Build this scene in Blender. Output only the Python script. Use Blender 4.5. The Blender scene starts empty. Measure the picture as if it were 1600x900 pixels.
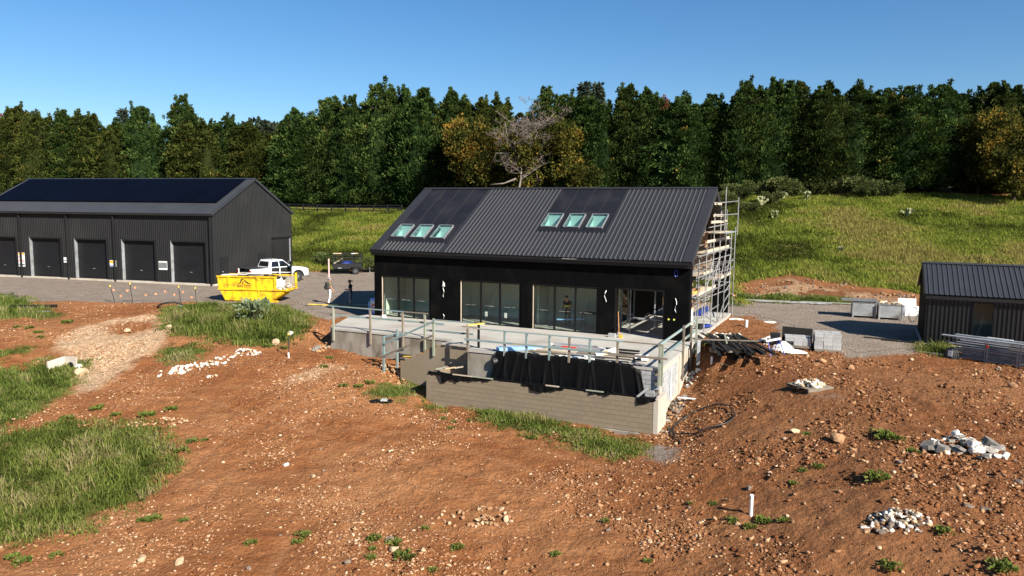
import bpy, bmesh, math, random
import numpy as np
from mathutils import Vector, Matrix

random.seed(7)
RNG = np.random.default_rng(7)
scene = bpy.context.scene
COL = scene.collection

# ------------------------------------------------------------------ camera
F_PX, PITCH, ROLL, CAM_Z = 1166.3, 0.10909, 0.00935, 6.571
cam_data = bpy.data.cameras.new('camera')
cam_data.sensor_width = 36.0
cam_data.lens = F_PX * 36.0 / 1600.0
cam_data.clip_start = 0.1
cam_data.clip_end = 20000.0
cam = bpy.data.objects.new('camera', cam_data)
COL.objects.link(cam)
cam.matrix_world = (Matrix.Translation((0, 0, CAM_Z)) @ Matrix.Rotation(math.pi / 2 - PITCH, 4, 'X')
                    @ Matrix.Rotation(ROLL, 4, 'Z'))
scene.camera = cam

# ------------------------------------------------------------------ sky, sun, exposure
SUN_EL = math.radians(34.5)
SUN_DIR = Vector((0.642 * math.cos(SUN_EL), -0.766 * math.cos(SUN_EL), math.sin(SUN_EL)))
world = bpy.data.worlds.new('World')
scene.world = world
world.use_nodes = True
wn = world.node_tree.nodes
wl = world.node_tree.links
for n in list(wn):
    wn.remove(n)
w_out = wn.new('ShaderNodeOutputWorld')
w_bg = wn.new('ShaderNodeBackground')
w_sky = wn.new('ShaderNodeTexSky')
w_sky.sky_type = 'NISHITA'
w_sky.sun_disc = False
w_sky.sun_elevation = SUN_EL
w_sky.sun_rotation = math.atan2(SUN_DIR.x, SUN_DIR.y)
w_sky.altitude = 300.0
w_sky.air_density = 1.0
w_sky.dust_density = 0.2
w_sky.ozone_density = 4.5
w_bg.inputs['Strength'].default_value = 0.060
w_hs = wn.new('ShaderNodeHueSaturation')
w_hs.inputs['Saturation'].default_value = 1.2
wl.new(w_sky.outputs['Color'], w_hs.inputs['Color'])
wl.new(w_hs.outputs['Color'], w_bg.inputs['Color'])
wl.new(w_bg.outputs['Background'], w_out.inputs['Surface'])

sun_data = bpy.data.lights.new('sun', 'SUN')
sun_data.energy = 5.0
sun_data.angle = math.radians(0.5)
sun_data.color = (1.0, 0.93, 0.83)
sun = bpy.data.objects.new('sun', sun_data)
COL.objects.link(sun)
sun.location = SUN_DIR * 60
sun.rotation_euler = SUN_DIR.to_track_quat('Z', 'Y').to_euler()

scene.view_settings.view_transform = 'Standard'
scene.view_settings.look = 'None'
scene.view_settings.exposure = 1.08
scene.view_settings.gamma = 1.0
scene.view_settings.use_curve_mapping = False
try:
    scene.cycles.max_bounces = 8
    scene.cycles.transparent_max_bounces = 12
except Exception:
    pass

# ------------------------------------------------------------------ survey helpers (photo bearing -> place on the site)
HX, HY, HYAW = -8.199, 44.266, 0.4364
HU = np.array([math.cos(HYAW), -math.sin(HYAW)])
HV = np.array([math.sin(HYAW), math.cos(HYAW)])

def W(s, t, z=0.0):
    """house grid (along front, depth, height) -> world"""
    return (HX + s * HU[0] + t * HV[0], HY + s * HU[1] + t * HV[1], z)

def ST(x, y):
    q = np.array([x - HX, y - HY])
    return float(q @ HU), float(q @ HV)

def ray(px, py):
    a, b = px - 800.0, py - 450.0
    cr, sr = math.cos(ROLL), math.sin(ROLL)
    X, Y = a * cr + b * sr, -a * sr + b * cr
    cp, sp = math.cos(PITCH), math.sin(PITCH)
    return np.array([X, F_PX * cp - Y * sp, -F_PX * sp - Y * cp])

def at_z(px, py, z):
    d = ray(px, py)
    k = (z - CAM_Z) / d[2]
    return (k * d[0], k * d[1], z)

# ------------------------------------------------------------------ mesh builder
OFF = {}

class MB:
    def __init__(self):
        self.v, self.f, self.m, self.slots = [], [], [], []
        self.cur = 0
    def quad(self, a, b, c, d):
        n = len(self.v); self.v += [tuple(a), tuple(b), tuple(c), tuple(d)]; self.f.append((n, n + 1, n + 2, n + 3)); self.m.append(self.cur)
    def tri(self, a, b, c):
        n = len(self.v); self.v += [tuple(a), tuple(b), tuple(c)]; self.f.append((n, n + 1, n + 2)); self.m.append(self.cur)
    def face(self, pts):
        n = len(self.v); self.v += [tuple(p) for p in pts]; self.f.append(tuple(range(n, n + len(pts)))); self.m.append(self.cur)
    def hexa(self, c):
        """8 corners: bottom 4 ccw, top 4 ccw"""
        n = len(self.v); self.v += [tuple(p) for p in c]
        for q in ((3, 2, 1, 0), (4, 5, 6, 7), (0, 1, 5, 4), (1, 2, 6, 5), (2, 3, 7, 6), (3, 0, 4, 7)):
            self.f.append(tuple(n + i for i in q)); self.m.append(self.cur)
        return self
    def box(self, x0, x1, y0, y1, z0, z1):
        return self.hexa([(x0, y0, z0), (x1, y0, z0), (x1, y1, z0), (x0, y1, z0), (x0, y0, z1), (x1, y0, z1), (x1, y1, z1), (x0, y1, z1)])
    def bar(self, a, b, w, h, up=(0, 0, 1)):
        a, b = Vector(a), Vector(b)
        d = (b - a).normalized()
        u = Vector(up)
        if abs(d.dot(u)) > 0.98: u = Vector((0, 1, 0))
        r = d.cross(u).normalized(); q = r.cross(d).normalized()
        r *= w / 2; q *= h / 2
        return self.hexa([a - r - q, a + r - q, b + r - q, b - r - q, a - r + q, a + r + q, b + r + q, b - r + q])
    def tube(self, a, b, r0, r1=None, n=6, caps=True):
        r1 = r0 if r1 is None else r1
        a, b = Vector(a), Vector(b)
        d = (b - a).normalized()
        u = Vector((0, 0, 1)) if abs(d.z) < 0.95 else Vector((1, 0, 0))
        x = d.cross(u).normalized(); y = d.cross(x).normalized()
        k = len(self.v)
        for c, r in ((a, r0), (b, r1)):
            for i in range(n):
                t = 2 * math.pi * i / n
                self.v.append(tuple(c + x * (r * math.cos(t)) + y * (r * math.sin(t))))
        for i in range(n):
            j = (i + 1) % n
            self.f.append((k + i, k + n + i, k + n + j, k + j)); self.m.append(self.cur)
        if caps:
            self.f.append(tuple(k + i for i in range(n))); self.m.append(self.cur)
            self.f.append(tuple(k + n + i for i in reversed(range(n)))); self.m.append(self.cur)
        return self
    def path(self, pts, r, n=6):
        pts = [Vector(p) for p in pts]
        k = len(self.v)
        for i, p in enumerate(pts):
            d = (pts[min(i + 1, len(pts) - 1)] - pts[max(i - 1, 0)]).normalized()
            u = Vector((0, 0, 1)) if abs(d.z) < 0.95 else Vector((1, 0, 0))
            x = d.cross(u).normalized(); y = d.cross(x).normalized()
            rr = r[i] if isinstance(r, (list, tuple)) else r
            for j in range(n):
                t = 2 * math.pi * j / n
                self.v.append(tuple(p + x * (rr * math.cos(t)) + y * (rr * math.sin(t))))
        for i in range(len(pts) - 1):
            for j in range(n):
                q = (j + 1) % n
                self.f.append((k + i * n + j, k + (i + 1) * n + j, k + (i + 1) * n + q, k + i * n + q)); self.m.append(self.cur)
        self.f.append(tuple(k + j for j in range(n))); self.m.append(self.cur)
        e = k + (len(pts) - 1) * n
        self.f.append(tuple(e + j for j in reversed(range(n)))); self.m.append(self.cur)
        return self
    def prism(self, poly, axis, a0, a1, top=None):
        """extrude 2-D polygon along an axis; top = second polygon (taper)"""
        top = top or poly
        def mk(p, a):
            return {'x': (a, p[0], p[1]), 'y': (p[0], a, p[1]), 'z': (p[0], p[1], a)}[axis]
        n = len(poly); k = len(self.v)
        self.v += [mk(p, a0) for p in poly] + [mk(p, a1) for p in top]
        for i in range(n):
            j = (i + 1) % n
            self.f.append((k + i, k + j, k + n + j, k + n + i)); self.m.append(self.cur)
        self.f.append(tuple(k + i for i in reversed(range(n)))); self.m.append(self.cur)
        self.f.append(tuple(k + n + i for i in range(n))); self.m.append(self.cur)
        return self
    def mesh(self, name, mats, off=(0, 0, 0), smooth=False):
        me = bpy.data.meshes.new(name)
        ox, oy, oz = off
        me.from_pydata([(x - ox, y - oy, z - oz) for x, y, z in self.v], [], self.f)
        mats = mats if isinstance(mats, (list, tuple)) else [mats]
        for m in mats: me.materials.append(m)
        if len(mats) > 1: me.polygons.foreach_set('material_index', self.m)
        bm = bmesh.new(); bm.from_mesh(me)
        bmesh.ops.recalc_face_normals(bm, faces=bm.faces)
        bm.to_mesh(me); bm.free()
        if smooth: me.polygons.foreach_set('use_smooth', [True] * len(me.polygons))
        me.update()
        return me

def tag(o, label, cat, group=None, kind=None):
    if label: o['label'] = label
    if cat: o['category'] = cat
    if group: o['group'] = group
    if kind: o['kind'] = kind
    return o

def thing(name, label, cat, loc=(0, 0, 0), rotz=0.0, group=None, off=None):
    """an Empty at the thing's base. Part meshes are given in the coordinates of `off` (default: loc)"""
    o = bpy.data.objects.new(name, None)
    o.empty_display_size = 0.3
    COL.objects.link(o)
    o.location = loc
    o.rotation_euler = (0, 0, rotz)
    tag(o, label, cat, group)
    OFF[o.name] = loc if off is None else off
    return o

def hthing(name, label, cat, s, t, z=0.0, group=None):
    return thing(name, label, cat, W(s, t, z), -HYAW, group, off=(s, t, z))

def lthing(name, label, cat, loc, rotz=0.0, group=None):
    return thing(name, label, cat, loc, rotz, group, off=(0, 0, 0))

def part(name, mb, mat, parent, smooth=False, kind=None, label=None, bevel=0.0):
    off = OFF[parent.name]
    me = mb.mesh(name, mat, off, smooth)
    o = bpy.data.objects.new(name, me)
    COL.objects.link(o)
    o.parent = parent
    OFF[o.name] = off
    if kind: o['kind'] = kind
    if label: o['label'] = label
    if bevel:
        b = o.modifiers.new('bevel', 'BEVEL'); b.width = bevel; b.segments = 2; b.limit_method = 'ANGLE'
    return o

def shared(name, me, parent, loc=(0, 0, 0), rot=(0, 0, 0), scale=(1, 1, 1)):
    o = bpy.data.objects.new(name, me)
    COL.objects.link(o)
    o.parent = parent
    off = OFF[parent.name]
    o.location = (loc[0] - off[0], loc[1] - off[1], loc[2] - off[2])
    o.rotation_euler = rot
    o.scale = scale
    return o

def single(name, mb, mat, label, cat, loc=(0, 0, 0), rotz=0.0, off=None, group=None, kind=None, smooth=False):
    me = mb.mesh(name, mat, loc if off is None else off, smooth)
    o = bpy.data.objects.new(name, me)
    COL.objects.link(o)
    o.location = loc
    o.rotation_euler = (0, 0, rotz)
    tag(o, label, cat, group, kind)
    return o

def hsingle(name, mb, mat, label, cat, s, t, z=0.0, group=None, smooth=False):
    return single(name, mb, mat, label, cat, W(s, t, z), -HYAW, (s, t, z), group, None, smooth)

def np_mesh(name, v, faces, mat, tint=None, smooth=False):
    """fast mesh from numpy arrays; faces (n,3) or (n,4)"""
    me = bpy.data.meshes.new(name)
    v = np.asarray(v, np.float32); faces = np.asarray(faces, np.int32)
    n, k = faces.shape
    me.vertices.add(len(v)); me.vertices.foreach_set('co', v.ravel())
    me.loops.add(n * k); me.loops.foreach_set('vertex_index', faces.ravel())
    me.polygons.add(n); me.polygons.foreach_set('loop_start', np.arange(0, n * k, k, dtype=np.int32))
    try: me.polygons.foreach_set('loop_total', np.full(n, k, np.int32))
    except Exception: pass
    if smooth: me.polygons.foreach_set('use_smooth', np.ones(n, bool))
    if tint is not None:
        at = me.attributes.new('tint', 'FLOAT', 'POINT'); at.data.foreach_set('value', np.asarray(tint, np.float32))
    me.materials.append(mat)
    me.update(calc_edges=True)
    me.validate()
    return me

def link(name, me, label=None, cat=None, group=None, kind=None, loc=(0, 0, 0), rot=(0, 0, 0), scale=(1, 1, 1)):
    o = bpy.data.objects.new(name, me)
    COL.objects.link(o)
    o.location, o.rotation_euler, o.scale = loc, rot, scale
    return tag(o, label, cat, group, kind)

# ------------------------------------------------------------------ materials
def lin(r, g, b):
    f = lambda c: c / 12.92 if c <= 0.04045 else ((c + 0.055) / 1.055) ** 2.4
    return (f(r / 255), f(g / 255), f(b / 255), 1.0)

def C4(c): return (c[0], c[1], c[2], 1.0)

def new_mat(name):
    m = bpy.data.materials.new(name); m.use_nodes = True
    nt = m.node_tree
    for n in list(nt.nodes): nt.nodes.remove(n)
    out = nt.nodes.new('ShaderNodeOutputMaterial')
    return m, nt, nt.nodes, nt.links, out

def pm(name, c1, c2=None, scale=3.0, rough=0.6, metal=0.0, bump=0.0, bscale=None, detail=4.0, rand=0.0, spec=0.5,
       stretch=None, c3=None, scale3=1.0, lo=0.35, hi=0.65):
    """principled surface: two colours mixed by noise, optional third large-scale stain, bump, per-object value shift"""
    m, nt, N, L, out = new_mat(name)
    b = N.new('ShaderNodeBsdfPrincipled')
    b.inputs['Roughness'].default_value = rough
    b.inputs['Metallic'].default_value = metal
    b.inputs['Specular IOR Level'].default_value = spec
    L.new(b.outputs[0], out.inputs['Surface'])
    tc = N.new('ShaderNodeTexCoord')
    mp = N.new('ShaderNodeMapping')
    L.new(tc.outputs['Object'], mp.inputs['Vector'])
    if stretch: mp.inputs['Scale'].default_value = stretch
    c2 = c2 or tuple(x * 0.8 for x in c1[:3])
    nz = N.new('ShaderNodeTexNoise'); nz.inputs['Scale'].default_value = scale; nz.inputs['Detail'].default_value = detail
    L.new(mp.outputs[0], nz.inputs['Vector'])
    rp = N.new('ShaderNodeValToRGB')
    rp.color_ramp.elements[0].position = lo; rp.color_ramp.elements[1].position = hi
    rp.color_ramp.elements[0].color = C4(c1); rp.color_ramp.elements[1].color = C4(c2)
    L.new(nz.outputs['Fac'], rp.inputs[0])
    col = rp.outputs[0]
    if c3:
        n3 = N.new('ShaderNodeTexNoise'); n3.inputs['Scale'].default_value = scale3; n3.inputs['Detail'].default_value = 5
        L.new(mp.outputs[0], n3.inputs['Vector'])
        r3 = N.new('ShaderNodeValToRGB'); r3.color_ramp.elements[0].position = 0.5; r3.color_ramp.elements[1].position = 0.68
        L.new(n3.outputs['Fac'], r3.inputs[0])
        mx = N.new('ShaderNodeMix'); mx.data_type = 'RGBA'
        L.new(r3.outputs[0], mx.inputs[0]); L.new(col, mx.inputs[6]); mx.inputs[7].default_value = C4(c3)
        col = mx.outputs[2]
    if rand:
        oi = N.new('ShaderNodeObjectInfo')
        mr = N.new('ShaderNodeMapRange'); mr.inputs[3].default_value = 1 - rand; mr.inputs[4].default_value = 1 + rand
        L.new(oi.outputs['Random'], mr.inputs[0])
        hs = N.new('ShaderNodeHueSaturation')
        L.new(mr.outputs[0], hs.inputs['Value']); L.new(col, hs.inputs['Color'])
        col = hs.outputs[0]
    L.new(col, b.inputs['Base Color'])
    if bump:
        nb = N.new('ShaderNodeTexNoise'); nb.inputs['Scale'].default_value = bscale or scale * 3; nb.inputs['Detail'].default_value = 5
        L.new(mp.outputs[0], nb.inputs['Vector'])
        bp = N.new('ShaderNodeBump'); bp.inputs['Strength'].default_value = bump; bp.inputs['Distance'].default_value = 0.02
        L.new(nb.outputs['Fac'], bp.inputs['Height']); L.new(bp.outputs[0], b.inputs['Normal'])
    return m

def leaf_mat(name, stops, rand=0.15, trans=0.25, hue=0.02):
    """foliage: colour from the per-leaf tint through a ramp, a little light through the leaf"""
    m, nt, N, L, out = new_mat(name)
    at = N.new('ShaderNodeAttribute'); at.attribute_name = 'tint'
    rp = N.new('ShaderNodeValToRGB')
    el = rp.color_ramp.elements
    el[0].position, el[0].color = stops[0][0], C4(stops[0][1])
    el[1].position, el[1].color = stops[-1][0], C4(stops[-1][1])
    for p_, c_ in stops[1:-1]:
        e = el.new(p_); e.color = C4(c_)
    L.new(at.outputs['Fac'], rp.inputs[0])
    oi = N.new('ShaderNodeObjectInfo')
    mr = N.new('ShaderNodeMapRange'); mr.inputs[3].default_value = 1 - rand; mr.inputs[4].default_value = 1 + rand
    L.new(oi.outputs['Random'], mr.inputs[0])
    mh = N.new('ShaderNodeMapRange'); mh.inputs[3].default_value = 0.5 - hue; mh.inputs[4].default_value = 0.5 + hue
    fr = N.new('ShaderNodeMath'); fr.operation = 'FRACT'
    mu = N.new('ShaderNodeMath'); mu.operation = 'MULTIPLY'; mu.inputs[1].default_value = 7.31
    L.new(oi.outputs['Random'], mu.inputs[0]); L.new(mu.outputs[0], fr.inputs[0]); L.new(fr.outputs[0], mh.inputs[0])
    hs = N.new('ShaderNodeHueSaturation')
    L.new(mr.outputs[0], hs.inputs['Value']); L.new(mh.outputs[0], hs.inputs['Hue']); L.new(rp.outputs[0], hs.inputs['Color'])
    d = N.new('ShaderNodeBsdfDiffuse'); t = N.new('ShaderNodeBsdfTranslucent'); mx = N.new('ShaderNodeMixShader')
    mx.inputs[0].default_value = trans
    L.new(hs.outputs[0], d.inputs[0]); L.new(hs.outputs[0], t.inputs[0])
    L.new(d.outputs[0], mx.inputs[1]); L.new(t.outputs[0], mx.inputs[2]); L.new(mx.outputs[0], out.inputs['Surface'])
    return m

def glass_mat(name, tint=(0.75, 0.82, 0.78), rough=0.02, ior=1.5):
    m, nt, N, L, out = new_mat(name)
    tr = N.new('ShaderNodeBsdfTransparent'); tr.inputs[0].default_value = C4(tint)
    gl = N.new('ShaderNodeBsdfGlossy'); gl.inputs['Roughness'].default_value = rough
    fr = N.new('ShaderNodeFresnel'); fr.inputs['IOR'].default_value = ior
    ad = N.new('ShaderNodeMath'); ad.operation = 'MULTIPLY_ADD'; ad.inputs[1].default_value = 1.0; ad.inputs[2].default_value = 0.0
    ad.use_clamp = True
    mx = N.new('ShaderNodeMixShader')
    ge = N.new('ShaderNodeNewGeometry'); iv = N.new('ShaderNodeMath'); iv.operation = 'SUBTRACT'; iv.inputs[0].default_value = 1.0
    L.new(ge.outputs['Backfacing'], iv.inputs[1]); L.new(iv.outputs[0], ad.inputs[1])
    L.new(fr.outputs[0], ad.inputs[0]); L.new(ad.outputs[0], mx.inputs[0]); L.new(tr.outputs[0], mx.inputs[1]); L.new(gl.outputs[0], mx.inputs[2])
    L.new(mx.outputs[0], out.inputs['Surface'])
    return m

M = {}
M['black_clad'] = pm('black_cladding', (0.0016, 0.0016, 0.0018), (0.0024, 0.0023, 0.0023), 2.0, rough=0.75, rand=0.0, spec=0.08, c3=(0.0055, 0.0052, 0.0048), scale3=0.8)
M['roof'] = pm('charcoal_roof_steel', (0.0072, 0.0068, 0.0077), (0.0090, 0.0085, 0.0094), 1.3, rough=0.60, metal=0.0, spec=1.0, c3=(0.0110, 0.0105, 0.0110), scale3=0.5)
M['roof_flat'] = pm('charcoal_flat_tray', (0.0085, 0.0082, 0.0098), (0.0108, 0.0104, 0.0120), 0.8, rough=0.5, spec=0.4, c3=(0.018, 0.0172, 0.0185), scale3=0.7)
M['black_trim'] = pm('black_trim', (0.007, 0.007, 0.0075), (0.010, 0.010, 0.010), 4, rough=0.45, spec=0.4)
M['alu_black'] = pm('black_aluminium', (0.005, 0.005, 0.0055), (0.007, 0.007, 0.0075), 5, rough=0.35, spec=0.3)
M['shed'] = pm('grey_shed_steel', (0.0125, 0.0128, 0.0135), (0.0150, 0.0152, 0.0155), 0.7, rough=0.5, spec=0.35, c3=(0.0185, 0.0183, 0.0178), scale3=0.4)
M['shed_roof'] = pm('grey_shed_roof', (0.027, 0.029, 0.033), (0.033, 0.035, 0.039), 0.6, rough=0.45, spec=0.5)
M['shutter'] = pm('roller_shutter', (0.0105, 0.0105, 0.0115), (0.0135, 0.0135, 0.014), 1.2, rough=0.5, rand=0.12, spec=0.25)
M['solar'] = pm('solar_cell', (0.0016, 0.0024, 0.0058), (0.0022, 0.0031, 0.0072), 6, rough=0.45, spec=0.02, rand=0.12)
M['solar_frame'] = pm('solar_frame', (0.0025, 0.003, 0.006), (0.0035, 0.004, 0.007), 6, rough=0.5, spec=0.05)
M['galv'] = pm('galvanised_steel', (0.25, 0.25, 0.245), (0.34, 0.34, 0.33), 8, rough=0.5, metal=0.35, rand=0.22, c3=(0.17, 0.15, 0.13), scale3=3)
M['galv_dull'] = pm('weathered_steel', (0.30, 0.32, 0.33), (0.40, 0.42, 0.43), 3, rough=0.55, metal=0.35, rand=0.12, c3=(0.20, 0.19, 0.17), scale3=1.5)
M['concrete'] = pm('deck_concrete', (0.36, 0.34, 0.30), (0.42, 0.40, 0.355), 0.9, rough=0.9, bump=0.15, bscale=30, spec=0.2, c3=(0.30, 0.27, 0.235), scale3=0.45)
M['concrete_wall'] = pm('formed_concrete', (0.205, 0.180, 0.142), (0.30, 0.27, 0.225), 1.6, rough=0.9, bump=0.35, bscale=14, spec=0.2, stretch=(1, 1, 0.45), c3=(0.125, 0.100, 0.072), scale3=1.3)
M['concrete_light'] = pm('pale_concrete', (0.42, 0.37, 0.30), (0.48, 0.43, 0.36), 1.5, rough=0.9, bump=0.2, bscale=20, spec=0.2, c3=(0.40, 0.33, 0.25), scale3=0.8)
M['block_paint'] = pm('taupe_sealed_block', (0.205, 0.163, 0.110), (0.232, 0.187, 0.130), 1.1, rough=0.8, bump=0.2, bscale=40, spec=0.25, rand=0.05)
M['mortar'] = pm('taupe_mortar', (0.198, 0.157, 0.107), (0.224, 0.180, 0.126), 2, rough=0.9, spec=0.2, c3=(0.26, 0.17, 0.10), scale3=0.7)
M['block_grey'] = pm('grey_masonry_block', (0.30, 0.30, 0.295), (0.38, 0.38, 0.37), 9, rough=0.95, bump=0.3, bscale=60, rand=0.12, spec=0.15)
M['membrane'] = pm('black_membrane', (0.0018, 0.0018, 0.0020), (0.003, 0.003, 0.003), 2, rough=0.55, spec=0.16, bump=0.25, bscale=9)
M['timber_blue'] = pm('treated_pine_blue', (0.165, 0.245, 0.25), (0.215, 0.275, 0.265), 2, rough=0.8, rand=0.14, stretch=(1, 1, 1), c3=(0.30, 0.29, 0.22), scale3=1.4, spec=0.25)
M['timber_grn'] = pm('treated_pine_green', (0.225, 0.255, 0.19), (0.275, 0.29, 0.225), 2, rough=0.8, rand=0.12, c3=(0.26, 0.24, 0.17), scale3=1.6, spec=0.25)
M['timber_old'] = pm('weathered_timber', (0.17, 0.14, 0.105), (0.24, 0.20, 0.15), 2.5, rough=0.85, rand=0.2, spec=0.2)
M['pine'] = pm('raw_pine', (0.52, 0.37, 0.20), (0.60, 0.45, 0.27), 3, rough=0.75, rand=0.15, spec=0.25)
M['pine_pale'] = pm('pale_pine', (0.42, 0.35, 0.255), (0.50, 0.43, 0.33), 3, rough=0.75, rand=0.15, spec=0.25)
M['ply'] = pm('orange_ply', (0.38, 0.17, 0.055), (0.47, 0.23, 0.08), 2, rough=0.7, rand=0.2, spec=0.25)
M['yellow_lvl'] = pm('yellow_lvl_timber', (0.62, 0.42, 0.05), (0.70, 0.50, 0.10), 3, rough=0.6, rand=0.05)
M['charred'] = pm('black_stained_board', (0.010, 0.0095, 0.009), (0.017, 0.016, 0.015), 5, rough=0.85, rand=0.25, spec=0.2)
M['white'] = pm('white_plastic', (0.72, 0.72, 0.70), (0.78, 0.78, 0.76), 4, rough=0.45)
M['white_paint'] = pm('white_car_paint', (0.74, 0.75, 0.76), (0.78, 0.79, 0.80), 2, rough=0.18, spec=0.6)
M['plaster'] = pm('plasterboard', (0.66, 0.64, 0.60), (0.74, 0.72, 0.68), 3, rough=0.85, rand=0.1, spec=0.2, c3=(0.50, 0.47, 0.42), scale3=1.2)
M['inner_wall'] = pm('interior_lining', (0.52, 0.57, 0.50), (0.58, 0.63, 0.56), 0.8, rough=0.9, spec=0.2, c3=(0.42, 0.44, 0.39), scale3=0.35)
M['inner_floor'] = pm('interior_slab', (0.36, 0.37, 0.33), (0.43, 0.43, 0.39), 1.2, rough=0.8, spec=0.3, c3=(0.30, 0.29, 0.26), scale3=0.8)
M['well'] = pm('skylight_lining', (0.42, 0.50, 0.48), (0.46, 0.54, 0.52), 2, rough=0.9, spec=0.2)
M['alu_grey'] = pm('grey_aluminium', (0.20, 0.21, 0.22), (0.26, 0.27, 0.28), 5, rough=0.45, metal=0.3)
M['skip'] = pm('yellow_skip_paint', (0.72, 0.44, 0.010), (0.78, 0.50, 0.014), 1.3, rough=0.45, spec=0.45, c3=(0.40, 0.21, 0.015), scale3=2.2, bump=0.12, bscale=8)
M['skip_in'] = pm('worn_skip_inside', (0.20, 0.19, 0.17), (0.30, 0.27, 0.22), 3, rough=0.8, c3=(0.32, 0.20, 0.06), scale3=2)
M['black'] = pm('black_plastic', (0.010, 0.010, 0.010), (0.016, 0.016, 0.016), 5, rough=0.5)
M['rubber'] = pm('tyre_rubber', (0.014, 0.014, 0.014), (0.024, 0.023, 0.021), 12, rough=0.85, bump=0.2)
M['rim'] = pm('dark_alloy', (0.05, 0.05, 0.055), (0.08, 0.08, 0.085), 8, rough=0.35, metal=0.6)
M['car_glass'] = pm('tinted_car_glass', (0.008, 0.009, 0.010), (0.010, 0.011, 0.012), 2, rough=0.05, spec=0.7)
M['red_lamp'] = pm('red_lamp', (0.35, 0.012, 0.012), (0.30, 0.01, 0.01), 4, rough=0.2)
M['blue_steel'] = pm('blue_painted_steel', (0.025, 0.06, 0.42), (0.03, 0.08, 0.50), 6, rough=0.4)
M['blue_tarp'] = pm('blue_tarp', (0.012, 0.032, 0.20), (0.018, 0.05, 0.27), 3, rough=0.5, bump=0.4, bscale=4)
M['light_blue'] = pm('light_blue_wrap', (0.22, 0.42, 0.72), (0.30, 0.50, 0.78), 5, rough=0.4)
M['foil'] = pm('silver_foil', (0.50, 0.50, 0.52), (0.62, 0.62, 0.62), 6, rough=0.32, metal=0.6, bump=0.5, bscale=9)
M['orange'] = pm('orange_plastic', (0.80, 0.14, 0.02), (0.86, 0.18, 0.03), 4, rough=0.5)
M['orange_sign'] = pm('amber_print', (0.85, 0.40, 0.02), (0.88, 0.44, 0.03), 4, rough=0.5)
M['red'] = pm('red_plastic', (0.62, 0.04, 0.02), (0.68, 0.06, 0.03), 4, rough=0.5)
M['pink'] = pm('pink_marker_post', (0.78, 0.38, 0.36), (0.82, 0.46, 0.43), 3, rough=0.5)
M['clear_film'] = pm('crumpled_plastic_film', (0.66, 0.58, 0.48), (0.78, 0.72, 0.64), 4, rough=0.35, bump=0.5, bscale=7)
M['hose'] = pm('black_poly_hose', (0.012, 0.012, 0.013), (0.02, 0.02, 0.02), 4, rough=0.45)
M['steel_post'] = pm('black_star_picket', (0.022, 0.02, 0.018), (0.04, 0.034, 0.03), 6, rough=0.7)
M['cap_yellow'] = pm('yellow_cap', (0.80, 0.50, 0.04), (0.84, 0.54, 0.06), 4, rough=0.5)
M['stone_wht'] = pm('white_rubble', (0.66, 0.62, 0.55), (0.76, 0.73, 0.67), 5, rough=0.9, bump=0.4, bscale=18, rand=0.10, spec=0.15, c3=(0.40, 0.28, 0.18), scale3=2.5)
M['stone_tan'] = pm('tan_rock', (0.30, 0.165, 0.080), (0.40, 0.245, 0.135), 3, rough=0.95, bump=0.5, bscale=14, rand=0.18, spec=0.1, c3=(0.34, 0.15, 0.07), scale3=2)
M['stone_pale'] = pm('pale_limestone', (0.42, 0.30, 0.18), (0.50, 0.39, 0.26), 3, rough=0.95, bump=0.5, bscale=14, rand=0.12, spec=0.1, c3=(0.46, 0.26, 0.13), scale3=2)
M['stone_grey'] = pm('grey_rock', (0.15, 0.115, 0.085), (0.23, 0.18, 0.14), 4, rough=0.95, bump=0.5, bscale=14, rand=0.15, spec=0.1)
M['slab_grey'] = pm('broken_concrete', (0.15, 0.135, 0.115), (0.27, 0.25, 0.22), 3, rough=0.95, bump=0.5, bscale=16, rand=0.35, spec=0.1)
M['fireplace'] = pm('brown_chimney_stone', (0.16, 0.11, 0.07), (0.28, 0.20, 0.13), 3, rough=0.9, bump=0.4, rand=0.3)
M['bark'] = pm('dark_bark', (0.045, 0.035, 0.027), (0.075, 0.06, 0.045), 3, rough=0.95, bump=0.5, bscale=8, stretch=(1, 1, 0.2), spec=0.1)
M['dead_bark'] = pm('bleached_branch', (0.16, 0.135, 0.115), (0.23, 0.20, 0.17), 2, rough=0.9, bump=0.3, spec=0.1, c3=(0.08, 0.06, 0.048), scale3=0.5)
M['twig'] = pm('bare_twig', (0.13, 0.10, 0.085), (0.18, 0.145, 0.125), 2, rough=0.95, spec=0.1)
M['glass'] = glass_mat('window_glass', (0.90, 0.93, 0.90))
M['sky_glass'] = glass_mat('skylight_glass', (0.84, 0.955, 0.94))
M['skin'] = pm('skin', (0.45, 0.25, 0.17), (0.50, 0.29, 0.20), 6, rough=0.55)
M['hair'] = pm('dark_hair', (0.025, 0.017, 0.012), (0.04, 0.028, 0.02), 9, rough=0.7)
M['cloth_olive'] = pm('olive_shirt', (0.16, 0.15, 0.09), (0.20, 0.19, 0.12), 9, rough=0.9)
M['cloth_white'] = pm('white_trousers', (0.66, 0.66, 0.68), (0.72, 0.72, 0.74), 9, rough=0.9)
M['cloth_black'] = pm('black_shirt', (0.012, 0.012, 0.013), (0.018, 0.018, 0.018), 9, rough=0.9)
M['cloth_grey'] = pm('grey_shorts', (0.19, 0.19, 0.20), (0.24, 0.24, 0.25), 9, rough=0.9)
M['cloth_navy'] = pm('navy_workwear', (0.015, 0.018, 0.03), (0.02, 0.024, 0.04), 9, rough=0.9)
M['cloth_hiviz'] = pm('yellow_high_visibility', (0.62, 0.62, 0.10), (0.70, 0.68, 0.12), 9, rough=0.8)
M['boot'] = pm('boot_leather', (0.05, 0.03, 0.018), (0.07, 0.045, 0.03), 9, rough=0.7)
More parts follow.
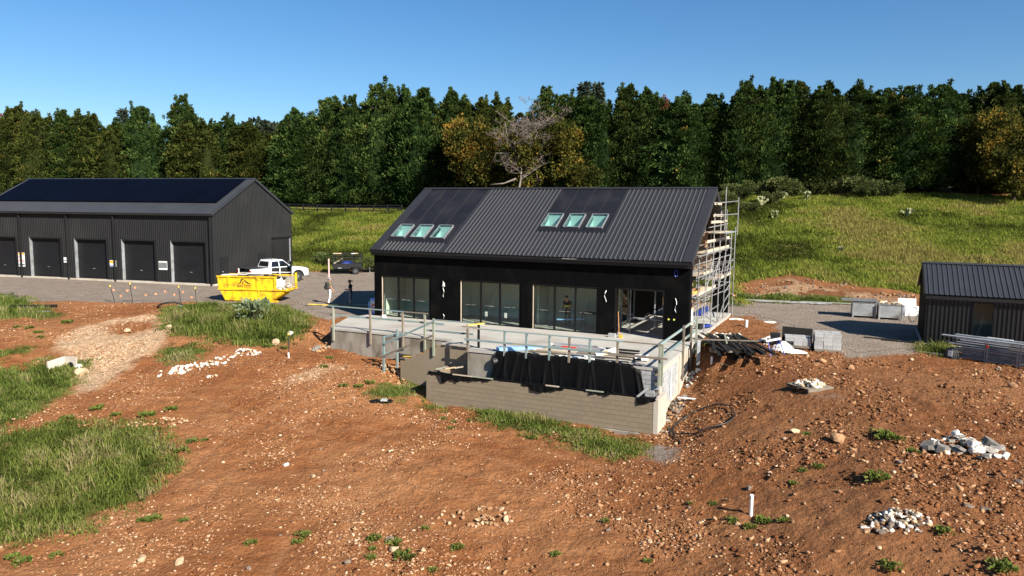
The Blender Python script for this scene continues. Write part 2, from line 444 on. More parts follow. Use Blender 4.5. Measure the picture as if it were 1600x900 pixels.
# ------------------------------------------------------------------ terrain
def _hash(ix, iy, seed):
    h = (ix * 374761393 + iy * 668265263 + seed * 1274126177) & 0xFFFFFFFF
    h = ((h ^ (h >> 13)) * 1274126177) & 0xFFFFFFFF
    return ((h ^ (h >> 16)) & 0xFFFF) / 65535.0

def vnoise(x, y, seed=0):
    x = np.asarray(x, float); y = np.asarray(y, float)
    ix = np.floor(x).astype(np.int64); iy = np.floor(y).astype(np.int64)
    fx = x - ix; fy = y - iy
    fx = fx * fx * (3 - 2 * fx); fy = fy * fy * (3 - 2 * fy)
    a = _hash(ix, iy, seed); b = _hash(ix + 1, iy, seed); c = _hash(ix, iy + 1, seed); d = _hash(ix + 1, iy + 1, seed)
    return (a * (1 - fx) + b * fx) * (1 - fy) + (c * (1 - fx) + d * fx) * fy

def fbm(x, y, seed=0, octv=4):
    s, a, t = 0.0, 0.5, 0.0
    for k in range(octv):
        s = s + a * vnoise(x * 2 ** k + 17 * k, y * 2 ** k - 9 * k, seed + k); t += a; a *= 0.5
    return s / t

_pix = [  # photo bearing with the surveyed height of the ground there
 (20,440,-.15),(150,450,-.15),(300,460,-.15),(100,468,-.18),(0,470,-.2),(345,478,-.15),(440,480,-.15),(505,482,-.15),(480,430,-.15),(560,430,-.15),
 (220,500,-.35),(270,500,-.3),(380,512,-.4),(450,510,-.4),(490,520,-.55),(100,500,-.45),(0,505,-.5),
 (190,545,-1.0),(300,560,-1.2),(400,560,-1.2),(480,560,-1.15),(0,560,-1.15),(60,575,-1.5),(120,590,-1.7),
 (400,600,-1.7),(500,610,-1.8),(560,590,-1.55),(590,600,-1.75),(0,640,-2.1),(100,625,-2.0),(180,640,-2.1),(300,640,-2.1),
 (600,650,-2.25),(650,625,-2.2),(700,655,-2.4),(800,705,-2.5),(950,725,-2.5),(100,700,-2.45),(300,740,-2.7),(0,800,-2.9),(600,800,-2.8),(0,890,-3.0),(200,890,-3.0),
 (400,890,-3.0),(800,890,-3.0),(800,800,-2.75),(1000,800,-2.65),(1000,890,-2.8),
 (1180,520,-.15),(1230,545,-.2),(1320,560,-.25),(1450,560,-.3),(1590,582,-.4),(1265,612,-.45),(1400,640,-.55),(1590,650,-.5),(1150,600,-.95),(1105,615,-1.4),(1110,560,-.5),
 (1100,660,-1.8),(1055,690,-2.35),(1200,700,-1.55),(1300,700,-1.2),(1500,705,-.85),(1590,740,-.9),(1173,806,-2.1),(1400,810,-1.4),(1590,890,-1.5),(1200,890,-2.3),
 (1200,474,-.1),(1300,477,-.05),(1420,483,-.05),(1250,443,.75),(1400,445,.8),(1300,400,2.3),(1180,400,2.2),(1500,410,2.2),(1590,410,2.3)]
_anch = [at_z(*q) for q in _pix]
for s, t, z in [(19.3,-5.85,-2.3),(19.3,-2.45,-1.75),(19.3,-1.2,-1.1),(19.25,1,-.38),(19.2,3.5,-.2),(19.2,8,-.18),(.5,-5.15,-1.15),(3,-5.15,-1.35),(4.5,-5.15,-1.4),(5.6,-5.3,-1.6),(6,-6.4,-2.05),(7.5,-6.7,-2.2),(6.5,-5.4,-1.9),(1.7,-5.6,-1.25),
                (8.5,-7.5,-2.25),(8.7,-8.4,-2.35),(12,-8.3,-2.36),(16,-8.3,-2.38),(19,-8.4,-2.42),(-.9,-1.4,-.4),(-1.3,-4,-.8),(9,6,-.45),(3,3,-.45),(15,3,-.45),(15,9,-.45),(3,9,-.45),
                (9,-3,-1.7),(15,-4,-2.2),(3,-2.5,-1.1),(14,-7.3,-2.45),(17,-6.5,-2.45),(10,-7,-2.35),(9,14,-.15),(17,14,-.15),(1,14,-.15)]:
    _anch.append(W(s, t, z))
_anch += [(-18,76,-.05),(-32,80,0),(-60,75,-.15),(-75,62,-.15),(-50,90,1.6),(-6,70,0),(6,61,0),(-20,90,2.0),(-17,104,4.4),(-60,106,4.2),(2,84,2.6),(20,75,3.3),(36,79,5.0),(55,76,5.0),(14,88,5.3),(35,88,6.8),(60,86,7.0),
          (-110,126,6.4),(-75,124,6.4),(-40,120,6.4),(-10,114,6.5),(12,106,7.2),(32,98,8.6),(52,95,8.8),(75,92,8.8),
          (-60,30,-2.2),(-45,46,-.5),(-32,20,-2.8),(-14,8,-3.1),(0,8,-3.1),(15,8,-2.5),(34,20,-1.2),(45,36,-.4),(32,34,-.35),(60,50,.3),(0,-12,-3.2),(-40,-12,-3.2),(40,-12,-2.5),(34,52,.2),(45,62,2.4)]
_anch = np.array(_anch)
def _solve():
    n = len(_anch); d = np.hypot(_anch[:, 0][:, None] - _anch[:, 0], _anch[:, 1][:, None] - _anch[:, 1])
    A = np.zeros((n + 1, n + 1)); A[:n, :n] = -d - 0.25 * np.eye(n); A[:n, n] = 1; A[n, :n] = 1
    return np.linalg.solve(A, np.concatenate([_anch[:, 2], [0]]))
_wt = _solve()

def base_z(x, y):
    x = np.asarray(x, float); y = np.asarray(y, float)
    sh = x.shape; x = x.ravel(); y = y.ravel()
    out = np.empty(len(x))
    for k in range(0, len(x), 20000):
        d = np.hypot(x[k:k + 20000, None] - _anch[:, 0], y[k:k + 20000, None] - _anch[:, 1])
        out[k:k + 20000] = -d @ _wt[:-1] + _wt[-1]
    far = np.clip((np.hypot(x, np.maximum(y, 0) * 1.0) - 118) / 70, 0, 1); far = far * far * (3 - 2 * far)
    far = np.where(y < 20, np.clip((np.abs(x) - 70) / 60, 0, 1), far)
    out = out * (1 - far) + 7.0 * far * np.clip((y + 20) / 90, 0, 1) + (-2.5) * far * (1 - np.clip((y + 20) / 90, 0, 1))
    return out.reshape(sh)

def poly_mask(x, y, poly, feather=0.4):
    """1 inside polygon, fading to 0 outside over feather metres"""
    poly = np.array(poly, float)
    inside = np.zeros(x.shape, bool); dmin = np.full(x.shape, 1e9)
    for i in range(len(poly)):
        (x1, y1), (x2, y2) = poly[i], poly[(i + 1) % len(poly)]
        cond = ((y1 > y) != (y2 > y)) & (x < (x2 - x1) * (y - y1) / (y2 - y1 + 1e-12) + x1)
        inside ^= cond
        dx, dy = x2 - x1, y2 - y1
        k = np.clip(((x - x1) * dx + (y - y1) * dy) / (dx * dx + dy * dy + 1e-12), 0, 1)
        dmin = np.minimum(dmin, np.hypot(x - x1 - k * dx, y - y1 - k * dy))
    sd = np.where(inside, dmin, -dmin)
    return np.clip(sd / feather * 0.5 + 0.5, 0, 1)

_KY = np.concatenate([np.arange(9, 60, .25), np.arange(60, 135, .5)])
def G0(px, py):
    """bearing -> first place where it meets the smooth ground"""
    d = ray(px, py); k = _KY / d[1]
    z = CAM_Z + k * d[2]; g = base_z(k * d[0], _KY)
    i = int(np.argmax(z <= g))
    if z[i] > g[i]: i = len(_KY) - 1
    if i:
        a0, a1 = z[i - 1] - g[i - 1], z[i] - g[i]; u = a0 / (a0 - a1 + 1e-9); Y = _KY[i - 1] + u * (_KY[i] - _KY[i - 1])
    else: Y = _KY[0]
    kk = Y / d[1]
    return (kk * d[0], Y, CAM_Z + kk * d[2])

def PP(*pts):
    return [G0(a, b)[:2] for a, b in pts]

# areas of the site (plan outlines)
YARD = PP((-60,422),(200,425),(335,432),(440,428),(462,424),(600,426)) + [W(-2,14)[:2], W(-.3,11)[:2], W(-.3,1.0)[:2]] + PP((540,494),(512,500),(470,488),(455,479),(350,478),(305,471),(200,474),(120,471),(-40,468))
ROAD = [W(-3,12.2)[:2], W(18.9,12.2)[:2], W(19.3,11)[:2]] + PP((1165,493),(1215,507),(1225,530),(1305,548),(1330,560),(1380,556),(1450,548)) + [(24,36),(38,33),(60,28),(64,38)] + PP((1640,492),(1420,480),(1300,473),(1150,468)) + [W(16,15.5)[:2], W(-3,16)[:2]]
LIME = PP((205,494),(262,492),(268,506),(262,528),(255,545),(215,560),(175,590),(140,612),(108,616),(100,600),(128,570),(120,560),(95,540),(110,520),(150,505))
SCRAPE = PP((158,508),(205,500),(248,500),(252,512),(225,520),(185,526),(165,520))
GRAVEL_SPOT = PP((1005,702),(1030,694),(1058,700),(1060,714),(1040,724),(1012,716))
GRAVEL_SPOT2 = PP((1255,615),(1300,608),(1340,618),(1330,630),(1285,632))
PALE1 = PP((430,600),(470,580),(520,566),(545,572),(500,590),(455,604))
PALE2 = PP((1020,690),(1045,640),(1062,610),(1085,600),(1075,640),(1060,680))
G_BIG = PP((-60,690),(40,676),(110,660),(180,668),(235,664),(262,690),(268,720),(250,756),(225,780),(150,800),(110,830),(40,845),(-60,850))
G_LEFT = PP((-60,590),(30,578),(75,566),(110,572),(135,562),(128,580),(108,602),(80,625),(40,650),(0,670),(-60,680))
G_LEFTTOP = PP((-60,462),(20,460),(60,480),(92,492),(80,500),(30,498),(-60,496))
G_LEFT3 = PP((-60,562),(10,548),(45,540),(40,548),(-10,560))
G_SKIP = PP((268,482),(330,478),(395,476),(455,486),(474,500),(478,520),(455,532),(420,538),(375,538),(330,528),(285,522),(262,515))
G_SKIP2 = PP((258,545),(300,540),(325,545),(300,562),(270,566))
G_W1 = PP((738,640),(760,634),(800,646),(830,648),(880,656),(886,668),(850,676),(815,674),(760,660),(742,656))
G_W2 = PP((866,670),(900,668),(945,680),(1000,688),(1002,706),(960,714),(925,706),(880,690))
G_W3 = PP((660,632),(680,628),(690,636),(668,642))
G_STAIR = PP((612,600),(640,592),(668,604),(640,618),(590,622),(575,612))
G_BANK = PP((1145,478),(1150,468),(1240,472),(1330,473),(1330,468),(1200,462),(1145,462))
FIELD = [(-120,122),(-74,122),(-40,119),(-10,113),(12,105),(32,97),(52,94),(78,91),(84,70),(64,40)] + PP((1640,470),(1450,462),(1400,452),(1330,446),(1240,430),(1150,442)) + [W(19.5,17)[:2], W(5,18)[:2], W(-4,17)[:2]] + PP((600,424),(560,421),(470,424)) + [(-22,73.5),(-34,74),(-54,78),(-80,70),(-95,90)]
BANK = PP((1145,466),(1200,438),(1250,428),(1280,446),(1420,464),(1440,470),(1430,478),(1250,472),(1150,470))
DARK_R = PP((1080,520),(1180,500),(1330,560),(1640,560),(1640,920),(1180,920),(1080,760),(1060,690),(1040,620))

TRACKS = [PP((60,890),(200,830),(300,760),(380,690),(460,640),(560,600)), PP((470,905),(510,810),(560,730),(620,685),(740,690),(900,735),(1040,760)), PP((900,800),(700,750),(520,705),(360,655),(250,622))]
def track_mask(x, y):
    m = np.zeros(x.shape)
    wob = .25 * (fbm(x * .5, y * .5, 81, 2) - .5)
    for P in TRACKS:
        d = np.full(x.shape, 1e9)
        for (x1, y1), (x2, y2) in zip(P[:-1], P[1:]):
            dx, dy = x2 - x1, y2 - y1; k = np.clip(((x - x1) * dx + (y - y1) * dy) / (dx * dx + dy * dy), 0, 1)
            d = np.minimum(d, np.hypot(x - x1 - k * dx, y - y1 - k * dy))
        m = np.maximum(m, np.clip(1 - np.abs(np.abs(d + wob) - .85) / .24, 0, 1))
    return m * np.clip((fbm(x * .4, y * .4, 83, 3) - .3) * 4, 0, 1)

def masks(x, y):
    n1 = fbm(x * 0.55, y * 0.55, 11, 4) - 0.5
    n2 = fbm(x * 1.7, y * 1.7, 21, 3) - 0.5
    jx, jy = x + n1 * 1.2 + n2 * 0.4, y + n1 * 1.2 - n2 * 0.4
    g = np.maximum(poly_mask(jx, jy, YARD, 0.7), poly_mask(jx, jy, ROAD, 0.7))
    g = np.maximum(g, 0.95 * np.maximum(poly_mask(x + n2 * .5, y + n2 * .5, GRAVEL_SPOT, 0.7), 0.55 * poly_mask(x + n2 * .5, y, GRAVEL_SPOT2, 1.0)))
    l = poly_mask(jx, jy, LIME, 0.9)
    l = l * (1 - .8 * poly_mask(x + n2 * .4, y + n2 * .4, SCRAPE, 0.8))
    l = np.maximum(l, 0.75 * poly_mask(x + n2, y + n2, PALE1, 0.9)); l = np.maximum(l, 0.6 * poly_mask(x + n2, y + n2, PALE2, 0.9))
    gr = poly_mask(jx, jy, FIELD, 1.6)
    bank = poly_mask(jx, jy, BANK, 1.4)
    gr = np.maximum(gr - 0.38 * bank, 0)
    l = np.maximum(l, .52 * bank * (fbm(x * .8, y * .8, 57, 3) > .42))
    far = np.clip((y - 100) / 20, 0, 1)
    gr = np.maximum(gr, far)
    for P in (G_BIG, G_LEFT, G_LEFTTOP, G_LEFT3, G_SKIP, G_SKIP2, G_W1, G_W2, G_STAIR, G_BANK):
        gr = np.maximum(gr, 0.9 * poly_mask(jx, jy, P, 0.6))
    dk = np.maximum(poly_mask(x + n1 * 5, y + n1 * 5, DARK_R, 6.0), bank)
    return g, l, gr, dk, bank

def height(x, y):
    z = base_z(x, y)
    g, l, gr, dk, bank = masks(x, y)
    s = (x - HX) * HU[0] + (y - HY) * HU[1]; t = (x - HX) * HV[0] + (y - HY) * HV[1]
    near_house = ((s > -0.5) & (s < 19.0) & (t > -4.7) & (t < 12.4)) | ((s > 6.5) & (s < 19.1) & (t > -8) & (t < 0))
    calm = np.clip(1 - g - 0.0, 0.06, 1) * np.where(near_house, 0.0, 1.0) * np.clip(1 - (y - 60) / 60, 0.3, 1)
    bump = (fbm(x * 0.45, y * 0.45, 3, 3) - .5) * 0.20 + (fbm(x * 1.6, y * 1.6, 5, 3) - .5) * 0.17 + (fbm(x * 4.2, y * 4.2, 8, 2) - .5) * 0.09
    tk = track_mask(x, y)
    ra = (.14 + .46 * np.clip((fbm(x * .25, y * .25, 71, 3) - .46) * 5, 0, 1) + .42 * dk) * (1 - .75 * tk)
    rough_r = ra * ((np.maximum(fbm(x * 2.3, y * 2.3, 61, 3) - .5, 0) - .06) * .34 + (fbm(x * 5.5, y * 5.5, 63, 2) - .5) * .12)
    # wheel ruts running diagonally through the open earth
    q = (x * 0.62 + y * 0.55) + 1.1 * fbm(x * .12, y * .12, 41, 2)
    rut = -0.035 * (np.cos(q * 4.2) > 0.75) * np.clip(1 - gr * 2, 0, 1) * np.clip((fbm(x * .15, y * .15, 44, 2) - .42) * 6, 0, 1)
    z = z + calm * (bump * (1 - .5 * tk) + rough_r + rut * (y < 46) - .06 * tk)
    # excavated trench steps on the limestone ramp
    z = z + 0.05 * l * (fbm(x * 3, y * 3, 52, 2) - .5) + .06 * poly_mask(x, y, SCRAPE, 0.8) * np.cos((x * .93 + y * .36) * 12.0)
    return z

_xs = np.concatenate([-np.geomspace(3000, 46, 34)[:-1], np.arange(-46, -25.2, .4), np.arange(-25, 24.01, .125), np.arange(24.4, 46, .4), np.geomspace(46, 3000, 34)])
_ys = np.concatenate([[-400, -150, -60, -25, -10, 0], np.arange(6, 14, .5), np.arange(14, 46, .125), np.arange(46.1, 51, .25), np.arange(51.3, 80, .5), np.arange(80.5, 130, 1.2), np.geomspace(131, 4000, 30)])
_X, _Y = np.meshgrid(_xs, _ys)
_Z = height(_X, _Y)
_MK = masks(_X, _Y)
_TK = track_mask(_X, _Y)

def Z(x, y):
    """height of the built ground sheet (bilinear)"""
    x = np.atleast_1d(np.asarray(x, float)); y = np.atleast_1d(np.asarray(y, float))
    i = np.clip(np.searchsorted(_xs, x) - 1, 0, len(_xs) - 2); j = np.clip(np.searchsorted(_ys, y) - 1, 0, len(_ys) - 2)
    a = (x - _xs[i]) / (_xs[i + 1] - _xs[i]); b = (y - _ys[j]) / (_ys[j + 1] - _ys[j])
    return (_Z[j, i] * (1 - a) + _Z[j, i + 1] * a) * (1 - b) + (_Z[j + 1, i] * (1 - a) + _Z[j + 1, i + 1] * a) * b

def z1(x, y): return float(Z(x, y)[0])

def G(px, py):
    d = ray(px, py); k = _KY / d[1]
    z = CAM_Z + k * d[2]; g = Z(k * d[0], _KY)
    i = int(np.argmax(z <= g))
    if z[i] > g[i]: i = len(_KY) - 1
    Y = _KY[i]
    if i:
        a0, a1 = z[i - 1] - g[i - 1], z[i] - g[i]; Y = _KY[i - 1] + a0 / (a0 - a1 + 1e-9) * (_KY[i] - _KY[i - 1])
    x = Y / d[1] * d[0]
    return (x, Y, z1(x, Y))

def ground_material():
    m, nt, N, L, out = new_mat('site_ground')
    b = N.new('ShaderNodeBsdfPrincipled'); b.inputs['Roughness'].default_value = 0.95; b.inputs['Specular IOR Level'].default_value = 0.1
    L.new(b.outputs[0], out.inputs['Surface'])
    tc = N.new('ShaderNodeTexCoord')
    def noise(scale, detail=5, rough=0.6):
        n = N.new('ShaderNodeTexNoise'); n.inputs['Scale'].default_value = scale; n.inputs['Detail'].default_value = detail; n.inputs['Roughness'].default_value = rough
        L.new(tc.outputs['Object'], n.inputs['Vector']); return n.outputs['Fac']
    def ramp(fac, stops):
        r = N.new('ShaderNodeValToRGB'); e = r.color_ramp.elements
        e[0].position, e[0].color = stops[0][0], C4(stops[0][1]); e[1].position, e[1].color = stops[-1][0], C4(stops[-1][1])
        for p_, c_ in stops[1:-1]:
            k = e.new(p_); k.color = C4(c_)
        L.new(fac, r.inputs[0]); return r.outputs[0]
    def mix(fac, a, c):
        x = N.new('ShaderNodeMix'); x.data_type = 'RGBA'
        if isinstance(fac, float): x.inputs[0].default_value = fac
        else: L.new(fac, x.inputs[0])
        L.new(a, x.inputs[6]); L.new(c, x.inputs[7]); return x.outputs[2]
    def attr(nm):
        a = N.new('ShaderNodeAttribute'); a.attribute_name = nm; return a.outputs['Fac']
    def sharpen(fac, nz, k=0.5, w=0.18):
        a = N.new('ShaderNodeMath'); a.operation = 'ADD'; L.new(fac, a.inputs[0])
        s = N.new('ShaderNodeMath'); s.operation = 'MULTIPLY_ADD'; s.inputs[1].default_value = k; s.inputs[2].default_value = -k / 2
        L.new(nz, s.inputs[0]); L.new(s.outputs[0], a.inputs[1])
        r = N.new('ShaderNodeMapRange'); r.inputs[1].default_value = .5 - w; r.inputs[2].default_value = .5 + w
        L.new(a.outputs[0], r.inputs[0]); return r.outputs[0]
    n_big, n_mid, n_fine, n_tiny = noise(.16, 4), noise(.9, 6, .65), noise(5, 5, .7), noise(24, 3, .7)
    red = ramp(n_mid, [(.28, (.175, .057, .019)), (.5, (.280, .112, .040)), (.72, (.385, .178, .075))])
    red2 = ramp(n_fine, [(.3, (.125, .042, .014)), (.55, (.265, .106, .039)), (.78, (.42, .215, .105))])
    mp = N.new('ShaderNodeMapping'); mp.inputs['Rotation'].default_value = (0, 0, math.radians(-32)); mp.inputs['Scale'].default_value = (.22, 2.2, 1)
    L.new(tc.outputs['Object'], mp.inputs['Vector'])
    ns = N.new('ShaderNodeTexNoise'); ns.inputs['Scale'].default_value = 1.0; ns.inputs['Detail'].default_value = 6; L.new(mp.outputs[0], ns.inputs['Vector'])
    streak = ramp(ns.outputs['Fac'], [(.35, (.150, .050, .017)), (.5, (.240, .096, .034)), (.68, (.39, .195, .090))])
    earth = mix(.40, mix(.55, red, red2), streak)
    pale = ramp(n_big, [(.40, (.215, .077, .026)), (.62, (.41, .200, .088))])
    earth = mix(.40, earth, pale)
    brown = ramp(n_fine, [(.3, (.062, .026, .012)), (.52, (.128, .058, .027)), (.78, (.225, .118, .062))])
    earth = mix(sharpen(attr('dark'), n_mid, .8, .45), earth, mix(.58, earth, brown))
    tmul = N.new('ShaderNodeMath'); tmul.operation = 'MULTIPLY'; tmul.inputs[1].default_value = .72; L.new(attr('track'), tmul.inputs[0])
    earth = mix(tmul.outputs[0], earth, ramp(n_fine, [(.3, (.27, .115, .045)), (.7, (.40, .20, .095))]))
    speck = ramp(n_tiny, [(.0, (0, 0, 0)), (.63, (0, 0, 0)), (.72, (1, 1, 1))])
    pebble = ramp(n_fine, [(.3, (.30, .15, .070)), (.7, (.42, .25, .14))])
    sp = N.new('ShaderNodeMath'); sp.operation = 'MULTIPLY'; sp.inputs[1].default_value = .55; L.new(speck, sp.inputs[0])
    earth = mix(sp.outputs[0], earth, pebble)
    lime = ramp(n_fine, [(.28, (.27, .150, .075)), (.5, (.43, .285, .165)), (.75, (.58, .44, .30))])
    earth = mix(sharpen(attr('lime'), n_mid), earth, lime)
    gravel = ramp(n_fine, [(.25, (.185, .148, .114)), (.5, (.245, .199, .157)), (.75, (.315, .262, .212))])
    gravel = mix(.4, gravel, ramp(n_mid, [(.35, (.175, .140, .109)), (.65, (.325, .265, .211))]))
    col = mix(sharpen(attr('gravel'), n_mid), earth, gravel)
    grass = ramp(n_mid, [(.3, (.060, .062, .014)), (.5, (.105, .105, .024)), (.7, (.16, .13, .045))])
    col = mix(sharpen(attr('grass'), n_mid, .6), col, grass)
    L.new(col, b.inputs['Base Color'])
    bp = N.new('ShaderNodeBump'); bp.inputs['Strength'].default_value = .9; bp.inputs['Distance'].default_value = .08
    vo = N.new('ShaderNodeTexVoronoi'); vo.inputs['Scale'].default_value = 7.0; L.new(tc.outputs['Object'], vo.inputs['Vector'])
    vm = N.new('ShaderNodeMath'); vm.operation = 'MULTIPLY_ADD'; vm.inputs[1].default_value = -.8; L.new(vo.outputs['Distance'], vm.inputs[0]); L.new(n_fine, vm.inputs[2])
    ad = N.new('ShaderNodeMath'); ad.operation = 'ADD'; L.new(vm.outputs[0], ad.inputs[0]); L.new(n_tiny, ad.inputs[1])
    L.new(ad.outputs[0], bp.inputs['Height']); L.new(bp.outputs[0], b.inputs['Normal'])
    return m

M['ground'] = ground_material()
def build_ground():
    ny, nx = _X.shape
    v = np.stack([_X.ravel(), _Y.ravel(), _Z.ravel()], 1)
    i = np.arange(ny - 1)[:, None] * nx + np.arange(nx - 1)[None, :]
    f = np.stack([i, i + 1, i + nx + 1, i + nx], -1).reshape(-1, 4)
    me = np_mesh('ground', v, f, M['ground'], smooth=True)
    for nm, a in zip(('gravel', 'lime', 'grass', 'dark', 'track'), _MK[:4] + (_TK,)):
        at = me.attributes.new(nm, 'FLOAT', 'POINT'); at.data.foreach_set('value', a.ravel().astype(np.float32))
    link('ground', me, kind='structure')
    # the gravel sheets laid on it: yard by the big shed, driveway behind and beside the house
    for nm, poly in (('gravel_yard', YARD), ('gravel_driveway', ROAD)):
        pm_ = poly_mask(_X, _Y, poly, 1.0)
        ok = (pm_ > .9)
        cell = ok[:-1, :-1] & ok[1:, :-1] & ok[:-1, 1:] & ok[1:, 1:]
        ff = f.reshape(ny - 1, nx - 1, 4)[cell]
        used, inv = np.unique(ff.ravel(), return_inverse=True)
        vv = v[used].copy(); vv[:, 2] += 0.012
        me = np_mesh(nm, vv, inv.reshape(-1, 4), M['ground'], smooth=True)
        for k, a in zip(('gravel', 'lime', 'grass', 'dark'), (np.ones(len(used)), np.zeros(len(used)), np.zeros(len(used)), np.zeros(len(used)))):
            at = me.attributes.new(k, 'FLOAT', 'POINT'); at.data.foreach_set('value', a.astype(np.float32))
        link(nm, me, kind='structure')
build_ground()

# distant hills
def build_hills():
    mb = MB()
    xs = np.linspace(-2600, 3200, 60)
    M['hill'] = pm('wooded_hill', (.030, .045, .030), (.05, .065, .04), .02, rough=1, spec=0)
    rows = []
    for k, (yy, hh) in enumerate(((1500, 0), (1750, .55), (2050, 1), (2500, .8), (3000, 0))):
        h = 150 + 95 * np.exp(-((xs - 1050) / 420) ** 2) + 55 * (fbm(xs * .004, xs * 0 + 3, 5, 4) - .5)
        rows.append([(x, yy, 5 + hh * a) for x, a in zip(xs, h)])
    for a, b in zip(rows[:-1], rows[1:]):
        for i in range(len(xs) - 1): mb.quad(a[i], a[i + 1], b[i + 1], b[i])
    me = mb.mesh('hills', M['hill'], smooth=True)
    link('hills', me, kind='structure')
build_hills()
# ------------------------------------------------------------------ vegetation
def make_grass(name, px, py, hs, tint, mat, label, per=12, spread=.22, lean=.45, width=.02, seed=1, seg=1):
    """one object of many blades; px,py tuft centres, hs heights, tint per tuft"""
    r = np.random.default_rng(seed)
    n = len(px); pz = Z(px, py)
    N_ = n * per
    cx = np.repeat(px, per) + r.normal(0, spread, N_) * np.repeat(.6 + hs, per)
    cy = np.repeat(py, per) + r.normal(0, spread, N_) * np.repeat(.6 + hs, per)
    cz = np.repeat(pz, per) - .03
    h = np.repeat(hs, per) * r.uniform(.45, 1.15, N_)
    a = r.uniform(0, 2 * np.pi, N_); ln = h * r.uniform(.1, 1, N_) * lean
    dx, dy = np.cos(a) * ln, np.sin(a) * ln
    b = a + r.uniform(.8, 2.3, N_); w = width * r.uniform(.6, 1.5, N_)
    wx, wy = np.cos(b) * w, np.sin(b) * w
    tt = np.repeat(tint, per) + r.normal(0, .10, N_)
    if seg == 1:
        v = np.stack([np.stack([cx - wx, cy - wy, cz], 1), np.stack([cx + wx, cy + wy, cz], 1), np.stack([cx + dx, cy + dy, cz + h], 1)], 1).reshape(-1, 3)
        f = np.arange(N_ * 3).reshape(-1, 3); t = np.repeat(tt, 3)
    else:
        m0 = np.stack([cx + dx * .35, cy + dy * .35, cz + h * .62], 1); wv = np.stack([wx, wy, 0 * wx], 1)
        v = np.stack([np.stack([cx - wx, cy - wy, cz], 1), np.stack([cx + wx, cy + wy, cz], 1), m0 + wv * .8, m0 - wv * .8, np.stack([cx + dx, cy + dy, cz + h * .92], 1)], 1).reshape(-1, 3)
        k = np.arange(N_)[:, None] * 5
        f = np.concatenate([k + [0, 1, 2], k + [0, 2, 3], k + [3, 2, 4]]); t = np.repeat(tt, 5)
    me = np_mesh(name, v, f, mat, np.clip(t, 0, 1))
    return link(name, me, label, 'grass', kind='stuff')

def sample_poly(poly, n, seed, jitter=.5):
    r = np.random.default_rng(seed)
    p = np.array(poly); lo, hi = p.min(0) - .3, p.max(0) + .3
    X = r.uniform(lo[0], hi[0], n * 6); Y = r.uniform(lo[1], hi[1], n * 6)
    nn = fbm(X * .9, Y * .9, seed, 3) - .5
    k = poly_mask(X + nn * jitter * 2.6, Y - nn * jitter * 2.6, poly, 1.1) > r.uniform(.12, .95, n * 6)
    return X[k][:n], Y[k][:n]

M['grass_field'] = leaf_mat('field_grass', [(0, (.040, .046, .010)), (.3, (.130, .168, .026)), (.6, (.215, .250, .040)), (.85, (.27, .262, .06)), (1, (.28, .235, .075))], rand=.0, trans=.4, hue=0)
M['grass_green'] = leaf_mat('rank_green_grass', [(0, (.030, .042, .010)), (.35, (.092, .130, .026)), (.65, (.160, .198, .042)), (.88, (.225, .228, .072)), (1, (.30, .25, .12))], rand=.04, trans=.35, hue=.006)

def field_grass():
    r = np.random.default_rng(3)
    n = 210000
    X = r.uniform(-98, 86, n); Y = r.uniform(50, 126, n)
    m = poly_mask(X, Y, FIELD, 1.0); bk = poly_mask(X, Y, BANK, 1.5)
    patch = fbm(X * .11, Y * .11, 77, 4)
    keep = (m > .55) & (r.uniform(0, 1, n) > bk * .80)
    # only the slopes the shed and house leave open to view
    vis = (np.abs(X) < .72 * Y + 3)
    k = keep & vis
    X, Y, patch = X[k], Y[k], patch[k]
    fine = fbm(X * .5, Y * .5, 78, 3)
    hs = .20 + .42 * np.clip(fine - .25, 0, 1) + .22 * np.clip(patch - .5, 0, 1)
    tint = np.clip(.45 + 2.4 * (patch - .5) + 1.2 * (fine - .5), 0, 1)
    make_grass('field_grass', X, Y, hs, tint, M['grass_field'], 'tall yellow-green grass covering the hillside paddock behind the buildings', per=7, spread=.34, lean=1.1, width=.05, seed=4)
field_grass()

def patch_grass(name, poly, n, h, label, seed, tint=.45, per=14, width=.014):
    X, Y = sample_poly(poly, n, seed)
    r = np.random.default_rng(seed)
    f = fbm(X * 1.2, Y * 1.2, seed + 5, 3)
    e = poly_mask(X, Y, poly, 1.2)
    hs = h * (.25 + 1.5 * np.clip(f - .2, 0, 1)) * np.clip(.25 + .85 * e, 0, 1) * r.uniform(.6, 1.5, len(X))
    make_grass(name, X, Y, hs, np.clip(tint + 1.9 * (f - .5) + r.normal(0, .12, len(X)), 0, 1), M['grass_green'], label, per=per, spread=.16, lean=1.0, width=width, seed=seed + 1, seg=2)

patch_grass('rank_grass', G_BIG, 2100, .42, 'big patch of long tangled green grass at lower left', 101, .58, per=14)
patch_grass('rank_grass', G_LEFT, 1400, .36, 'long green grass around the concrete headwall at left', 102, .50)
patch_grass('rank_grass', G_LEFTTOP, 700, .45, 'dark grass strip beside the yard at the left edge', 103, .42)
patch_grass('rank_grass', G_LEFT3, 220, .25, 'thin short grass strip on orange earth at the left edge', 104, .5)
patch_grass('rank_grass', G_SKIP, 3000, .56, 'green grass mound below the yellow skip bin', 105, .40)
patch_grass('rank_grass', G_SKIP2, 350, .30, 'small bright green grass patch left of the white rubble', 106, .55)
patch_grass('rank_grass', G_W1, 560, .26, 'bushy green grass at the foot of the block wall', 107, .48)
patch_grass('rank_grass', G_W2, 520, .22, 'low green grass clump near the right end of the block wall', 108, .42)
patch_grass('rank_grass', G_W3, 70, .22, 'tiny grass tuft at the left end of the block wall', 109, .5)
patch_grass('rank_grass', G_STAIR, 260, .20, 'sparse weeds on the dirt below the terrace stairs', 110, .55)
patch_grass('rank_grass', G_BANK, 800, .40, 'green verge along the gravel drive behind the house', 111, .5)

